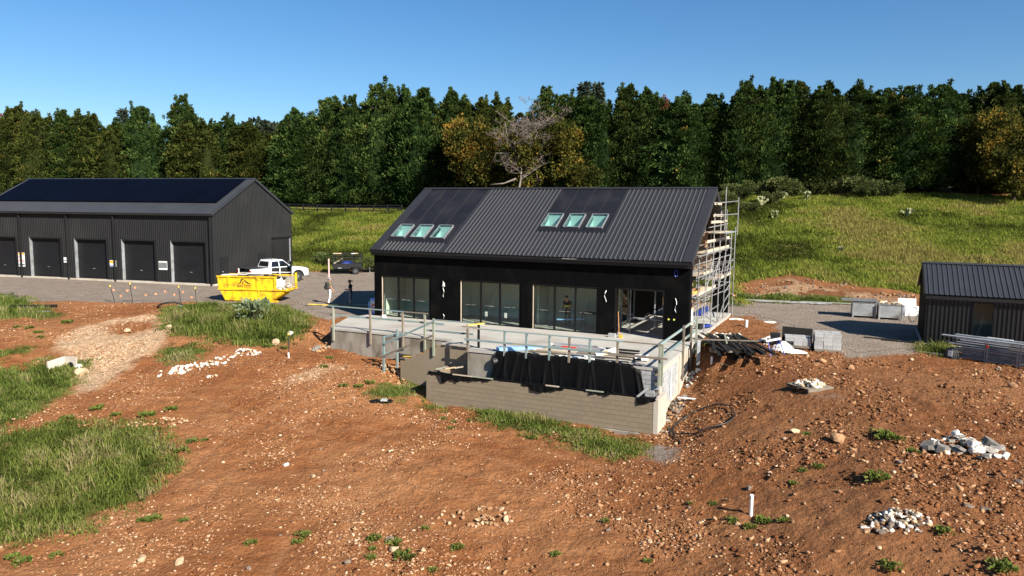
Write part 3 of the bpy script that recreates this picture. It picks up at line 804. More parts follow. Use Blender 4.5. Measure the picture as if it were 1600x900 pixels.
# ---- leafy crowns
def leaf_cloud(centres, radii, per, size, outward, up, aspect, tint, r, flat=1.0, coh=0.0):
    """many small folded leaf faces around clump centres"""
    n = len(centres); N_ = n * per
    c = np.repeat(centres, per, 0); rad = np.repeat(radii, per)
    d = r.normal(0, 1, (N_, 3)); d /= np.linalg.norm(d, axis=1)[:, None]
    p = c + d * (rad * r.uniform(.25, 1, N_) ** .6)[:, None] * np.array([1, 1, flat])
    ax = np.repeat(outward, per, 0) * r.uniform(.2, 1.2, N_)[:, None] + d * .8 + np.array([0, 0, up])
    ax /= np.linalg.norm(ax, axis=1)[:, None]
    nn = r.normal(0, 1, (N_, 3))
    if coh: nn = (d * .75 + np.repeat(outward, per, 0) * .45 + np.array([0, 0, .35])) * coh + nn * .42
    side = np.cross(ax, nn); side /= np.linalg.norm(side, axis=1)[:, None] + 1e-9
    L_ = size * r.uniform(.6, 1.4, N_)[:, None]; w = L_ * aspect
    v = np.stack([p - side * w * .5, p + ax * L_ * .45 - side * w * .0 + side * w * .9, p + ax * L_, p + ax * L_ * .45 - side * w * .9], 1).reshape(-1, 3)
    f = np.arange(N_ * 4).reshape(-1, 4)
    t = np.repeat(np.repeat(tint, per) + r.normal(0, .09, N_), 4)
    return v, f, t

def conifer_mesh(seed, H=15.0, R=3.9, base=.04, nc=1350, per=30):
    """several leaders, each a ragged cone of flattened foliage sprays"""
    r = np.random.default_rng(seed)
    lead = [(0, 0, H, R)]
    for i in range(int(r.integers(5, 8))):
        a = r.uniform(0, 6.28); q = R * r.uniform(.30, .62)
        lead.append((q * math.cos(a), q * math.sin(a), H * r.uniform(.76, .99), R * r.uniform(.48, .66)))
    wts = np.array([l[2] * l[3] for l in lead]); wts[0] *= .8; wts /= wts.sum()
    which = r.choice(len(lead), nc, p=wts)
    ld = np.array(lead)[which]
    h = r.uniform(0, 1, nc) ** .85
    ang = r.uniform(0, 2 * np.pi, nc)
    prof = np.interp(h, [0, .10, .40, .62, .80, .91, .97, 1.0], [.80, 1, .98, .82, .55, .28, .10, .01])
    wob = 1 + .22 * (fbm(ang * 1.4 + 3 * which, h * 9, seed, 3) - .5) * 2
    depth = 1 - .35 * r.uniform(0, 1, nc) ** 2
    rr = ld[:, 3] * prof * wob * depth
    c = np.stack([ld[:, 0] + rr * np.cos(ang), ld[:, 1] + rr * np.sin(ang), ld[:, 2] * (base + (1 - base) * h)], 1)
    sp = []
    for (lx, ly, lh, lr) in lead:
        for q in range(int(r.integers(2, 4))):
            a = r.uniform(0, 6.28); o = lr * r.uniform(0, .35); tz = lh * r.uniform(.97, 1.055)
            for j in range(9):
                u_ = j / 8; sp.append((lx + o * math.cos(a) * (1 + .25 * u_) + r.normal(0, .14 * (1 - u_) + .02), ly + o * math.sin(a) * (1 + .25 * u_) + r.normal(0, .14 * (1 - u_) + .02), lh * .86 + (tz - lh * .86) * u_))
    sp = np.array(sp)
    out = np.stack([np.cos(ang), np.sin(ang), 0 * ang], 1)
    rad = np.interp(h, [0, .7, .9, 1], [.70, .60, .38, .12]) * r.uniform(.7, 1.3, nc)
    cl = fbm(ang * 1.3 + 5 * which, h * 8, seed + 9, 3)
    tint = np.clip(.46 + 1.0 * (cl - .5) + r.normal(0, .13, nc), 0, .93)
    tint[r.uniform(0, 1, nc) > .993] = 1.0
    ns_ = len(sp); c = np.concatenate([c, sp]); out = np.concatenate([out, r.normal(0, .4, (ns_, 3))]); rad = np.concatenate([rad, r.uniform(.10, .22, ns_)]); tint = np.concatenate([tint, r.uniform(.3, .6, ns_)])
    v, f, t = leaf_cloud(c, rad, per, .33, out, .9, .26, tint, r, flat=.7, coh=1.0)
    return v, f, np.clip(t, 0, 1), lead

M['conifer'] = leaf_mat('cypress_foliage', [(0, (.012, .022, .008)), (.35, (.032, .054, .014)), (.65, (.066, .104, .026)), (.92, (.118, .158, .040)), (1, (.20, .15, .035))], rand=.20, trans=.18, hue=.012)
M['conifer_olive'] = leaf_mat('olive_cypress_foliage', [(0, (.020, .026, .008)), (.35, (.044, .060, .014)), (.65, (.086, .104, .024)), (.90, (.155, .150, .034)), (1, (.26, .17, .04))], rand=.15, trans=.2, hue=.010)
M['autumn'] = leaf_mat('yellowing_foliage', [(0, (.030, .038, .010)), (.3, (.080, .085, .020)), (.6, (.165, .130, .026)), (.85, (.28, .175, .032)), (1, (.38, .19, .03))], rand=.12, trans=.3, hue=.008)
M['bush'] = leaf_mat('shrub_foliage', [(0, (.026, .038, .012)), (.4, (.075, .095, .030)), (.75, (.115, .135, .045)), (1, (.19, .19, .085))], rand=.15, trans=.25, hue=.01)
M['bluegum'] = leaf_mat('far_tree_foliage', [(0, (.030, .042, .030)), (.5, (.055, .070, .045)), (1, (.085, .095, .06))], rand=.15, trans=.15)
M['red_leaf'] = leaf_mat('rust_red_foliage', [(0, (.06, .018, .012)), (.5, (.13, .036, .022)), (1, (.20, .07, .03))], rand=.1, trans=.2)
M['tobacco'] = leaf_mat('grey_green_broad_leaf', [(0, (.05, .085, .04)), (.5, (.12, .17, .085)), (1, (.25, .30, .18))], rand=.05, trans=.25)
M['cactus'] = pm('cactus_pad', (.19, .20, .085), (.26, .26, .13), 4, rough=.6, rand=.1)

CON_V = []
def core_cones(seed, lead, k=.70, nseg=10, nring=9):
    r = np.random.default_rng(seed); v = []; f = []
    for (lx, ly, lh, lr) in lead:
        o = len(v)
        for i in range(nring + 1):
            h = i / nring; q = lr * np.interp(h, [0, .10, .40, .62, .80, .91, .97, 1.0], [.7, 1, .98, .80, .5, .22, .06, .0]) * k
            for j in range(nseg):
                a = 2 * np.pi * j / nseg; rr = q * r.uniform(.75, 1.1); v.append((lx + rr * np.cos(a), ly + rr * np.sin(a), lh * (.06 + .88 * h)))
        for i in range(nring):
            for j in range(nseg):
                q = (j + 1) % nseg; f.append((o + i * nseg + j, o + i * nseg + q, o + (i + 1) * nseg + q, o + (i + 1) * nseg + j))
    return np.array(v), np.array(f)
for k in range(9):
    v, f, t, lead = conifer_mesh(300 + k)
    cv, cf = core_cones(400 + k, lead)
    CON_V.append(np_mesh('conifer_crown', np.concatenate([v, cv]), np.concatenate([f, cf + len(v)]), M['conifer' if k < 7 else 'conifer_olive'], np.concatenate([t, np.full(len(cv), .05)])))  # near-black inner cones put the shade between sprays into the colour

def trunk_mesh(seed, H, r0, bend=.3, name='trunk', mat='bark'):
    r = np.random.default_rng(seed); mb = MB()
    pts = [(0, 0, -.4)]
    x = y = 0
    for i in range(1, 8):
        x += r.normal(0, bend * .2); y += r.normal(0, bend * .2); pts.append((x, y, H * i / 7))
    mb.path(pts, [r0 * (1.25 - .95 * i / 7) for i in range(8)], 8)
    for j in range(9):
        i = r.integers(1, 7); a = r.uniform(0, 6.28); p = Vector(pts[i]); l = H * r.uniform(.10, .2)
        mb.path([p, p + Vector((math.cos(a) * l * .5, math.sin(a) * l * .5, l * .22)), p + Vector((math.cos(a) * l, math.sin(a) * l, l * .5))], [r0 * .35, r0 * .25, r0 * .1], 5)
    return mb.mesh(name, M[mat], smooth=True)
TRUNKS = [trunk_mesh(500 + k, 13.5, .32) for k in range(3)]

ORD = ['first','second','third','fourth','fifth','sixth','seventh','eighth','ninth','tenth','eleventh','twelfth','thirteenth','fourteenth','fifteenth','sixteenth','seventeenth','eighteenth','nineteenth','twentieth']
ORD += ['twenty-' + o for o in ORD[:9]] + ['thirtieth'] + ['thirty-' + o for o in ORD[:9]] + ['fortieth'] + ['forty-' + o for o in ORD[:9]] + ['fiftieth'] + ['fifty-' + o for o in ORD[:9]] + ['sixtieth']
def plant_tree(name, label, cat, x, y, crown, trunk, sc, rz, group=None, squash=1.0, sink=.0, wide=1.0):
    t = lthing(name, label, cat, (x, y, z1(x, y) - sink), rz, group)
    t.scale = (sc * wide, sc * wide, sc * squash)
    c = bpy.data.objects.new('crown', crown); COL.objects.link(c); c.parent = t
    if trunk:
        k = bpy.data.objects.new('trunk', trunk); COL.objects.link(k); k.parent = t
    return t

def line_y(x):
    return float(np.interp(x, [-110, -75, -40, -10, 12, 32, 52, 80], [127, 125, 121, 115, 107, 99.5, 96.5, 94]))

# windbreak: (photo bearing of the tip x, tip y)
tips = [(-12,178),(28,166),(58,178),(98,172),(122,177),(178,200),(222,166),(284,149),(316,192),(352,182),(392,196),(462,172),(490,182),(514,152),(548,150),(592,130),(636,139),(662,137),(706,141),
        (748,160),(776,152),(856,138),(884,148),(926,152),(985,133),(1012,140),(1058,160),(1086,163),(1116,149),(1168,127),(1214,128),(1252,129),(1296,130),(1340,134),(1388,138),(1420,136),(1472,133),(1504,148),(1552,130),(1590,138),(1632,140)]
conif = []
r_ = np.random.default_rng(12)
for i, (px, py) in enumerate(tips):
    d = ray(px, py)
    Y = 110.0
    for _ in range(10):
        Y = line_y(d[0] / d[1] * Y) + (1.6 if i % 3 == 1 else (-.8 if i % 3 == 2 else .4))
    x = d[0] / d[1] * Y; ztip = CAM_Z + d[2] / d[1] * Y
    hgt = ztip - z1(x, Y) + .3
    conif.append((px, x, Y, hgt))
names_near = lambda px: 'behind the shed' if px < 440 else ('between the buildings' if px < 660 else ('behind the house' if px < 1125 else 'above the paddock'))
for i, (px, x, Y, hgt) in enumerate(conif):
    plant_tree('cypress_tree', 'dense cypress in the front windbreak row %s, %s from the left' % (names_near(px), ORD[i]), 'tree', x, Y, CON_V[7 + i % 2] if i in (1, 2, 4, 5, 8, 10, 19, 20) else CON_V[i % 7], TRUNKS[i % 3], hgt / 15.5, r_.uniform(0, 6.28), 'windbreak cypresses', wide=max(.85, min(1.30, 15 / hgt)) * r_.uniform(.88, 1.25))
# the second rank, seen only as dark foliage in the gaps of the first
gapx = [-100,-84,-68,-53,-38,-24,-11,1,13,24,34,44,54,64,74]
for i, x in enumerate(gapx):
    Y = line_y(x) + 5.5
    plant_tree('cypress_tree', 'shaded cypress filling gaps behind the front row, %s from left' % ORD[i], 'tree', x, Y, CON_V[(i + 3) % 7], TRUNKS[(i + 1) % 3], r_.uniform(.78, .92), r_.uniform(0, 6.28), 'rear rank of windbreak cypresses', wide=1.25)

def broad_crown(seed, rx, rz_, cz_, nc, per, size, mat, tint0, tvar=.2, gaps=.35, rad=(.35, .7), aspect=.5):
    r = np.random.default_rng(seed)
    nl = 9
    lobes = [(0, 0, cz_, rx * .8, rz_ * .85)]
    for i in range(nl):
        a = r.uniform(0, 6.28); q = rx * r.uniform(.35, .75)
        lobes.append((q * math.cos(a), q * math.sin(a), cz_ + rz_ * r.uniform(-.6, .65), rx * r.uniform(.3, .5), rz_ * r.uniform(.28, .45)))
    cs = []
    for k in range(nc):
        l = lobes[r.integers(0, len(lobes))]
        d = r.normal(0, 1, 3); d /= np.linalg.norm(d); q = r.uniform(.55, 1.05)
        cs.append((l[0] + d[0] * l[3] * q, l[1] + d[1] * l[3] * q, l[2] + d[2] * l[4] * q))
    c = np.array(cs); out = c - np.array([0, 0, cz_]); out /= np.linalg.norm(out, axis=1)[:, None] + 1e-6
    nn = fbm(c[:, 0] * .5 + seed, c[:, 2] * .6 + c[:, 1] * .3, seed, 3)
    tint = np.clip(tint0 + tvar * 5 * (nn - .5) + r.normal(0, tvar * .6, len(c)), 0, 1)
    v, f, t = leaf_cloud(c, r.uniform(rad[0], rad[1], len(c)), per, size, out, .1, aspect, tint, r, coh=.8)
    return np_mesh('crown', v, f, mat, np.clip(t, 0, 1))

def place_at(px, py_base_Y, dy=0.0):
    d = ray(px, 300); Y = 110.0
    for _ in range(10): Y = line_y(d[0] / d[1] * Y) + dy
    return d[0] / d[1] * Y, Y

AUT = broad_crown(41, 4.4, 5.8, 6.8, 1300, 15, .26, M['autumn'], .40, .28)
AUT2 = broad_crown(42, 4.8, 4.8, 5.6, 1200, 15, .26, M['autumn'], .30, .22)
AUT3 = broad_crown(43, 5.4, 5.6, 6.2, 1500, 15, .27, M['autumn'], .38, .26)
TB = [trunk_mesh(520 + k, 4.6, .20, .6) for k in range(2)]
x, y = place_at(742, 0, -7); plant_tree('autumn_tree', 'yellow-leaved autumn tree left of the bare grey tree', 'tree', x, y, AUT, TB[0], 1.12, .3)
x, y = place_at(845, 0, -6); plant_tree('autumn_tree', 'olive and yellow tree right of the bare grey tree', 'tree', x, y, AUT2, TB[1], 1.18, 1.3)
x, y = place_at(1585, 0, -7); plant_tree('autumn_tree', 'large golden autumn tree at the right edge of the windbreak', 'tree', x, y, AUT3, TB[0], .95, 2.3)
x, y = place_at(1528, 0, -2); plant_tree('autumn_tree', 'small yellow-green tree beside the golden tree at right', 'tree', x, y, AUT2, TB[1], .9, 4.0)
x, y = place_at(905, 0, -7); plant_tree('autumn_tree', 'low olive shrubby tree rising just behind the house ridge', 'tree', x, y, broad_crown(46, 3.4, 3.0, 3.2, 420, 12, .36, M['autumn'], .12, .12), TB[1], 1.0, 5.0)
RED = broad_crown(44, 3.0, 3.4, 9.6, 420, 12, .36, M['red_leaf'], .5, .15)
TR = trunk_mesh(530, 10.5, .24, .5)
x, y = place_at(8, 0, 4); plant_tree('rust_red_tree', 'rust-red tree among the cypresses at the left edge', 'tree', x, y, RED, TR, 1.12, 1.0)
x, y = place_at(1036, 0, 2); plant_tree('rust_red_tree', 'brown dying crown poking out of the windbreak near the middle', 'tree', x, y, RED, TR, 1.05, 2.0, wide=.55)
# distant trees
def far_tree(px, ytip, Y, label, kind):
    d = ray(px, ytip); x = d[0] / d[1] * Y; zt = CAM_Z + d[2] / d[1] * Y; h = zt - z1(x, Y)
    r = np.random.default_rng(int(px)); mb = MB()
    if kind == 'pine':
        cs = []
        for i in range(22):
            hh = .25 + .75 * i / 21; q = .20 * (1.02 - hh) + .02
            for j in range(14):
                a = 2 * np.pi * j / 14 + i; k = r.uniform(.2, 1)
                cs.append((q * k * np.cos(a), q * k * np.sin(a), hh + .02 * k))
        c = np.array(cs) * h
        out = c.copy(); out[:, 2] = 0; out /= np.linalg.norm(out, axis=1)[:, None] + 1e-6
        v, f, t = leaf_cloud(c, np.full(len(c), .018 * h), 8, .035 * h, out, .1, .3, r.uniform(.2, .7, len(c)), r)
        crown = np_mesh('crown', v, f, M['bluegum'], np.clip(t, 0, 1))
    else:
        crown = broad_crown(int(px), h * .26, h * .28, h * .68, 260, 10, h * .045, M['bluegum'], .45, .15, rad=(h * .02, h * .05))
    mb.path([(0, 0, -1), (0, 0, h * .5), (0, 0, h * .97)], [h * .022, h * .014, h * .003], 6)
    plant_tree('distant_tree', label, 'tree', x, Y, crown, mb.mesh('trunk', M['bark']), 1, 0)
far_tree(192, 176, 240, 'distant layered pine standing above the gap behind the shed', 'pine')
far_tree(404, 178, 230, 'distant rounded gum tree behind the right end of the shed', 'gum')
far_tree(428, 186, 250, 'distant grey gum tree left of the tall middle cypresses', 'gum')
far_tree(913, 138, 260, 'tiny distant pine tip behind the middle of the windbreak', 'pine')
far_tree(934, 139, 265, 'second tiny distant pine tip behind the middle of the windbreak', 'pine')

# bare tree in front of the windbreak
def bare_tree():
    r = random.Random(5)
    x, y = place_at(806, 0, -11)
    d = ray(815, 140); zt = CAM_Z + d[2] / d[1] * y; H = zt - z1(x, y)
    t = lthing('bare_tree', 'leafless bleached grey tree with a twiggy crown behind the house ridge', 'tree', (x, y, z1(x, y)))
    big, tw = MB(), MB()
    def grow(p, dirv, l, rad, lev):
        pts = [p]; q = Vector(p); dv = Vector(dirv)
        n = 4
        for i in range(n):
            dv = (dv + Vector((r.uniform(-1, 1), r.uniform(-1, 1), r.uniform(-.35, .75))) * (.30 if lev else .14)).normalized()
            q = q + dv * (l / n); pts.append(q.copy())
        rs = [rad * (1 - .55 * i / n) for i in range(n + 1)]
        (big if lev < 3 else tw).path(pts, rs, 5 if lev < 3 else 3)
        if lev >= 5: return
        for i in range((6, 5, 4, 4, 4)[lev]):
            k = r.randint(1, n) if lev else r.randint(2, n)
            a = r.uniform(0, 6.28)
            nd = (dv * .55 + Vector((math.cos(a), math.sin(a), r.uniform(-.25, .75)))).normalized()
            grow(pts[k], nd, l * r.uniform(.42, .66), max(rs[k] * .68, .030), lev + 1)
    grow(Vector((0, 0, 0)), (.05, 0, 1), H * .60, .20, 0)
    # the big arching limb on the left
    big.path([(0, 0, H * .42), (-1.2, -.4, H * .50), (-2.6, -.5, H * .50), (-3.4, -.4, H * .40)], [.13, .11, .08, .05], 6)
    big.path([(0, 0, H * .30), (-1.6, -.6, H * .26), (-3.4, -.8, H * .25)], [.14, .1, .04], 6)
    part('trunk', big, M['dead_bark'], t, smooth=True)
    part('twigs', tw, M['twig'], t, kind='stuff')
bare_tree()

# shrubs along the foot of the windbreak
BUSH = [broad_crown(60 + k, 1.7, 1.1, 1.0, 420, 16, .15, M['bush'], .62, .20, rad=(.16, .36)) for k in range(3)]
def bush(px, py, sc, label, k, cat='shrub', sq=.8):
    sc = sc * (.66 if px > 1100 else 1)
    p = G(px, py); t = lthing('shrub', label, cat, p, k * 1.3, 'shrubs along the paddock edge')
    t.scale = (sc, sc, sc * sq)
    c = bpy.data.objects.new('crown', BUSH[k % 3]); COL.objects.link(c); c.parent = t
    mb = MB()
    for j in range(5):
        a = j * 1.3; mb.path([(0, 0, -.2), (math.cos(a) * .4, math.sin(a) * .4, .6), (math.cos(a) * .9, math.sin(a) * .9, 1.3)], [.06, .04, .02], 5)
    s = bpy.data.objects.new('stem', mb.mesh('stem', M['bark'])); COL.objects.link(s); s.parent = t
bl = [(604,324,1.0,'bright green shrub at the fence just left of the house roof',0),(630,322,1.3,'leafy shrub touching the left verge of the house roof',1),
      (1150,312,1.9,'grey-green shrub right behind the scaffold top',2),(1182,306,1.6,'shrub second to the right of the scaffold top',0),(1222,306,2.2,'broad grey-green shrub at the paddock edge below the cypresses',1),
      (1262,305,2.0,'wide shrub at the paddock edge, left of the middle gap',2),(1300,305,2.1,'leafy shrub left of the dark gap between trunks',0),(1340,306,2.2,'tall shrub at the dark gap between trunks',1),(1380,307,1.9,'rightmost grey-green shrub before the open shade',2),
      (1132,320,1.5,'shrub directly behind the house gable',1),(1205,318,1.2,'low shrub in front of the broad shrub right of the scaffold',0),(1170,330,1.0,'low scrubby plant beside the scaffold top',2),(505,414,.8,'brown low shrub behind the pink marker post',2),(592,424,.8,'scrubby plant between the trailer and the house corner',0)]
for b_ in bl: bush(*b_)
x, y = place_at(1568, 0, -9)

# prickly pears
PADS = []
for k in range(2):
    bm = bmesh.new(); bmesh.ops.create_icosphere(bm, subdivisions=2, radius=1)
    for v in bm.verts: v.co = Vector((v.co.x * .15 * (1 + .25 * v.co.z), v.co.y * .035, v.co.z * .22 + .2))
    me = bpy.data.meshes.new('pad'); bm.to_mesh(me); bm.free(); me.materials.append(M['cactus']); PADS.append(me)
def cactus(px, py, sc, label, seed):
    r = random.Random(seed); p = G(px, py)
    t = lthing('prickly_pear', label, 'cactus', p, r.uniform(0, 6), 'prickly pears in the paddock'); t.scale = (sc,) * 3
    def grow(pos, tilt, rz, lev):
        shared('pad', PADS[0], t, pos, (0, tilt, rz))
        if lev == 0: return
        top = Vector(pos) + Matrix.Rotation(rz, 3, 'Z') @ (Matrix.Rotation(tilt, 3, 'Y') @ Vector((0, 0, .38)))
        for i in range(r.randint(1, 3)):
            grow(tuple(top), tilt + r.uniform(-.7, .7), rz + r.uniform(-1, 1), lev - 1)
    for i in range(4): grow((r.uniform(-.35, .35), r.uniform(-.35, .35), 0), r.uniform(-.5, .5), r.uniform(0, 6), 2)
cactus(1189, 322, 1.05, 'tall pale prickly pear nearest the scaffold', 1)
cactus(1211, 342, .85, 'small prickly pear below the tall one near the scaffold', 2)
cactus(1222, 314, 1.0, 'prickly pear clump against the broad shrub', 3)
cactus(1258, 313, 1.0, 'flowering prickly pear clump right of the broad shrub', 4)
cactus(1417, 338, .8, 'dark green prickly pear alone in mid paddock', 5)
cactus(1312, 396, .6, 'small prickly pear in the paddock above the steel bins', 6)

# broad-leaved bush on the grass mound by the skip
def tobacco():
    p = G(397, 505); r = np.random.default_rng(9)
    t = lthing('wild_tobacco_bush', 'grey-green broad-leaved bush on the grass mound before the skip bin', 'shrub', p)
    n = 30
    c = np.stack([r.normal(0, .36, n), r.normal(0, .34, n), r.uniform(.35, 1.35, n)], 1)
    out = c - np.array([0, 0, .5]); out /= np.linalg.norm(out, axis=1)[:, None]
    v, f, tt = leaf_cloud(c, np.full(n, .14), 8, .27, out, .25, .34, r.uniform(.25, .9, n), r)
    o = bpy.data.objects.new('crown', np_mesh('crown', v, f, M['tobacco'], np.clip(tt, 0, 1))); COL.objects.link(o); o.parent = t
    mb = MB()
    for q in c[::4]: mb.path([(0, 0, -.1), (q[0] * .4, q[1] * .4, q[2] * .5), tuple(q)], [.035, .025, .012], 5)
    part('stem', mb, M['bark'], t)
tobacco()

# black rail fence along the left part of the windbreak
def fence():
    t = lthing('rail_fence', 'dark post-and-rail fence at the foot of the cypresses left of the house', 'fence', (0, 0, 0))
    pts = []
    for px in range(430, 650, 22):
        d = ray(px, 318); Y = line_y(d[0] / d[1] * 115) - 6.5; X = d[0] / d[1] * Y; pts.append((X, Y, z1(X, Y)))
    pm_ = MB().box(-.08, .08, -.08, .08, -.3, 1.25).mesh('post', M['black_trim'])
    for p in pts: shared('post', pm_, t, p)
    for a, b in zip(pts[:-1], pts[1:]):
        for h in (.45, .8, 1.12):
            part('rail', MB().bar((a[0], a[1] - .09, a[2] + h), (b[0], b[1] - .09, b[2] + h), .04, .13), M['black_trim'], t)
fence()
# ------------------------------------------------------------------ the black house
L_H, D_H, HE, HR = 18.67, 11.88, 3.93, 7.67
KR = (HR - HE) / (D_H / 2 + .25)
TH = math.atan(KR); CT, SN = math.cos(TH), math.sin(TH)
SLOPE = (D_H / 2 + .25) / CT
WIN = [(.545, 3.796), (5.865, 9.507), (10.30, 13.915)]
PORCH = (14.97, 17.37)
WH_ = 2.4
house = hthing('barn_house', 'black-clad gabled house under construction with skylights in its charcoal roof', 'house', 0, 0)

def roof_pt(s, y, h, rear=False):
    t = -.25 + y * CT - h * SN; z = HE + y * SN + h * CT
    if rear: t = D_H - t
    return (s, t, z)

def ribbed(mb, s0, s1, y0, y1, rear=False, pitch=.254, first=.127, h=.045, wb=.106, wt=.022):
    """rib-and-pan steel sheet between s0..s1 lying on the roof slope"""
    prof = [(s0, 0)]
    k = math.ceil((s0 - first) / pitch)
    while True:
        c = first + k * pitch
        if c + wb / 2 > s1: break
        if c - wb / 2 >= s0: prof += [(c - wb / 2, 0), (c - wt / 2, h), (c + wt / 2, h), (c + wb / 2, 0)]
        k += 1
    prof.append((s1, 0))
    for (a, ha), (b, hb) in zip(prof[:-1], prof[1:]):
        mb.quad(roof_pt(a, y0, ha + .02, rear), roof_pt(b, y0, hb + .02, rear), roof_pt(b, y1, hb + .02, rear), roof_pt(a, y1, ha + .02, rear))
    mb.quad(roof_pt(s0, y0, .02, rear), roof_pt(s1, y0, .02, rear), roof_pt(s1, y0, -.01, rear), roof_pt(s0, y0, -.01, rear))
    return mb

def slab_on_roof(mb, s0, s1, y0, y1, h0, h1, rear=False):
    return mb.hexa([roof_pt(s0, y0, h0, rear), roof_pt(s1, y0, h0, rear), roof_pt(s1, y1, h0, rear), roof_pt(s0, y1, h0, rear),
                    roof_pt(s0, y0, h1, rear), roof_pt(s1, y0, h1, rear), roof_pt(s1, y1, h1, rear), roof_pt(s0, y1, h1, rear)])

SKY = [(.63, 1.51, 1.38, 2.66), (1.99, 2.87, 1.38, 2.66), (3.35, 4.23, 1.38, 2.66), (9.82, 10.70, 2.84, 4.14), (11.155, 12.035, 2.84, 4.14), (12.49, 13.37, 2.84, 4.14)]

def build_roof():
    # structural deck under the sheets, left open at the skylights
    sb = sorted({-.08, L_H + .06} | {q for k in SKY for q in k[:2]}); yb = sorted({.05, SLOPE - .02} | {q for k in SKY for q in k[2:]})
    mb = MB()
    for a, b in zip(sb[:-1], sb[1:]):
        for c, d in zip(yb[:-1], yb[1:]):
            m_ = ((a + b) / 2, (c + d) / 2)
            if any(k[0] < m_[0] < k[1] and k[2] < m_[1] < k[3] for k in SKY): continue
            slab_on_roof(mb, a, b, c, d, -.20, -.006)
    rf = part('roof', mb, M['black_trim'], house)
    mb = slab_on_roof(MB(), -.08, L_H + .06, .05, SLOPE - .02, -.20, -.006, True)
    part('rear_roof', mb, M['black_trim'], house)
    Z1, Z2 = (.48, 4.68), (9.66, 13.70)
    w3 = .762
    # ribbed sheets
    s = .48
    while s < 18.30 - .01:
        e = min(s + w3, 18.30)
        m_ = (s + e) / 2
        y1 = SLOPE - .04
        # split sheets exactly at the tray zones
        cuts = sorted({s, e} | {q for q in Z1 + Z2 if s < q < e})
        for a, b in zip(cuts[:-1], cuts[1:]):
            c = (a + b) / 2
            top = .94 if Z1[0] <= c <= Z1[1] else (2.42 if Z2[0] <= c <= Z2[1] else y1)
            part('roof_sheet', ribbed(MB(), a + .001, b - .001, 0, top), M['roof'], rf)
        s = e
    s = .1
    while s < L_H - .01:
        e = min(s + w3, L_H)
        part('roof_sheet', ribbed(MB(), s, e, 0, SLOPE - .04, True), M['roof'], rf)
        s = e
    # flat trays above and between skylights
    for (z0, z1_), ks, seams in ((Z1, SKY[:3], [.48, 1.56, 2.60, 3.64, 4.68]), (Z2, SKY[3:], [9.66, 10.70, 11.74, 12.72, 13.70])):
        y0, y1 = ks[0][2], ks[0][3]
        ylow = .90 if ks[0][0] < 5 else 2.38
        for a, b in zip(seams[:-1], seams[1:]):
            t_ = part('roof_tray', slab_on_roof(MB(), a + .004, b - .004, y1 + .12, SLOPE - .05, .0, .026), M['roof_flat'], rf)
            part('seam', slab_on_roof(MB(), a - .010, a + .010, y1 + .14, SLOPE - .06, .026, .052), M['roof'], rf)
        part('apron_flashing', slab_on_roof(MB(), z0 + .002, z1_ - .002, ylow, y0 - .07, .0, .040), M['roof_flat'], rf)
        part('head_flashing', slab_on_roof(MB(), z0 + .03, z1_ - .03, y1 + .07, y1 + .118, .0, .045), M['roof'], rf)
        edges = [z0] + [q for k in ks for q in (k[0] - .05, k[1] + .05)] + [z1_]
        for a, b in zip(edges[0::2], edges[1::2]):
            if b - a > .03: part('side_tray', slab_on_roof(MB(), a + .002, b - .002, y0 - .068, y1 + .068, .0, .030), M['roof_flat'], rf)
    for (a, b, c, d) in SKY:
        mb = MB()
        for q in ((a - .035, b + .035, c - .05, c, .13), (a - .035, b + .035, d, d + .05, .14)): slab_on_roof(mb, q[0], q[1], q[2], q[3], -.006, q[4])
        for q in ((a - .035, a, c, d, .135), (b, b + .035, c, d, .135)): slab_on_roof(mb, q[0], q[1], q[2], q[3], -.006, q[4])
        sk = part('skylight', mb, M['alu_grey'], house, bevel=.008)
        part('pane', slab_on_roof(MB(), a + .001, b - .001, c + .001, d - .001, .112, .120), M['sky_glass'], sk)
        mb = MB()
        P = lambda s_, y_, dep: (roof_pt(s_, y_, 0)[0], roof_pt(s_, y_, 0)[1], roof_pt(s_, y_, 0)[2] - dep)
        for (s0, y0, s1, y1) in ((a, c, a, d), (a, d, b, d), (b, d, b, c), (b, c, a, c)):
            mb.quad(P(s0, y0, -.10), P(s1, y1, -.10), P(s1, y1, 1.35), P(s0, y0, 1.35))
        part('light_well', mb, M['well'], sk)
    # verges, ridge, barge boards, gutter
    part('verge_flashing', slab_on_roof(MB(), -.12, .478, -.02, SLOPE - .05, .0, .055), M['roof'], rf)
    part('verge_flashing', slab_on_roof(MB(), 18.302, L_H + .12, -.02, SLOPE - .05, .0, .055), M['roof'], rf)
    for rear in (False, True):
        part('barge_board', slab_on_roof(MB(), L_H + .065, L_H + .118, -.02, SLOPE - .02, -.26, -.004, rear), M['roof'], rf)
        part('barge_board', slab_on_roof(MB(), -.118, -.085, -.02, SLOPE - .02, -.26, -.004, rear), M['roof'], rf)
    mb = MB()
    for rear in (False, True): slab_on_roof(mb, -.125, L_H + .125, SLOPE - .17, SLOPE + .01, .060, .078, rear)
    part('ridge_cap', mb, M['roof'], rf)
    g = MB()
    g.prism([(-.40, HE - .13), (-.40, HE - .02), (-.385, HE - .02), (-.385, HE - .115), (-.28, HE - .115), (-.28, HE - .02), (-.265, HE - .02), (-.265, HE - .13)], 'x', -.05, L_H + .02)
    part('gutter', g, M['black_trim'], rf)
    part('fascia', MB().box(-.05, L_H + .05, -.255, -.215, HE - .30, HE - .03), M['black_trim'], rf)
    part('soffit', MB().box(-.05, L_H + .05, -.214, -.03, HE - .30, HE - .27), M['black_trim'], rf)
    part('roof_offcut', MB().box(12.1, 12.9, -.43, -.41, HE - .06, HE - .02), M['galv'], rf)
build_roof()

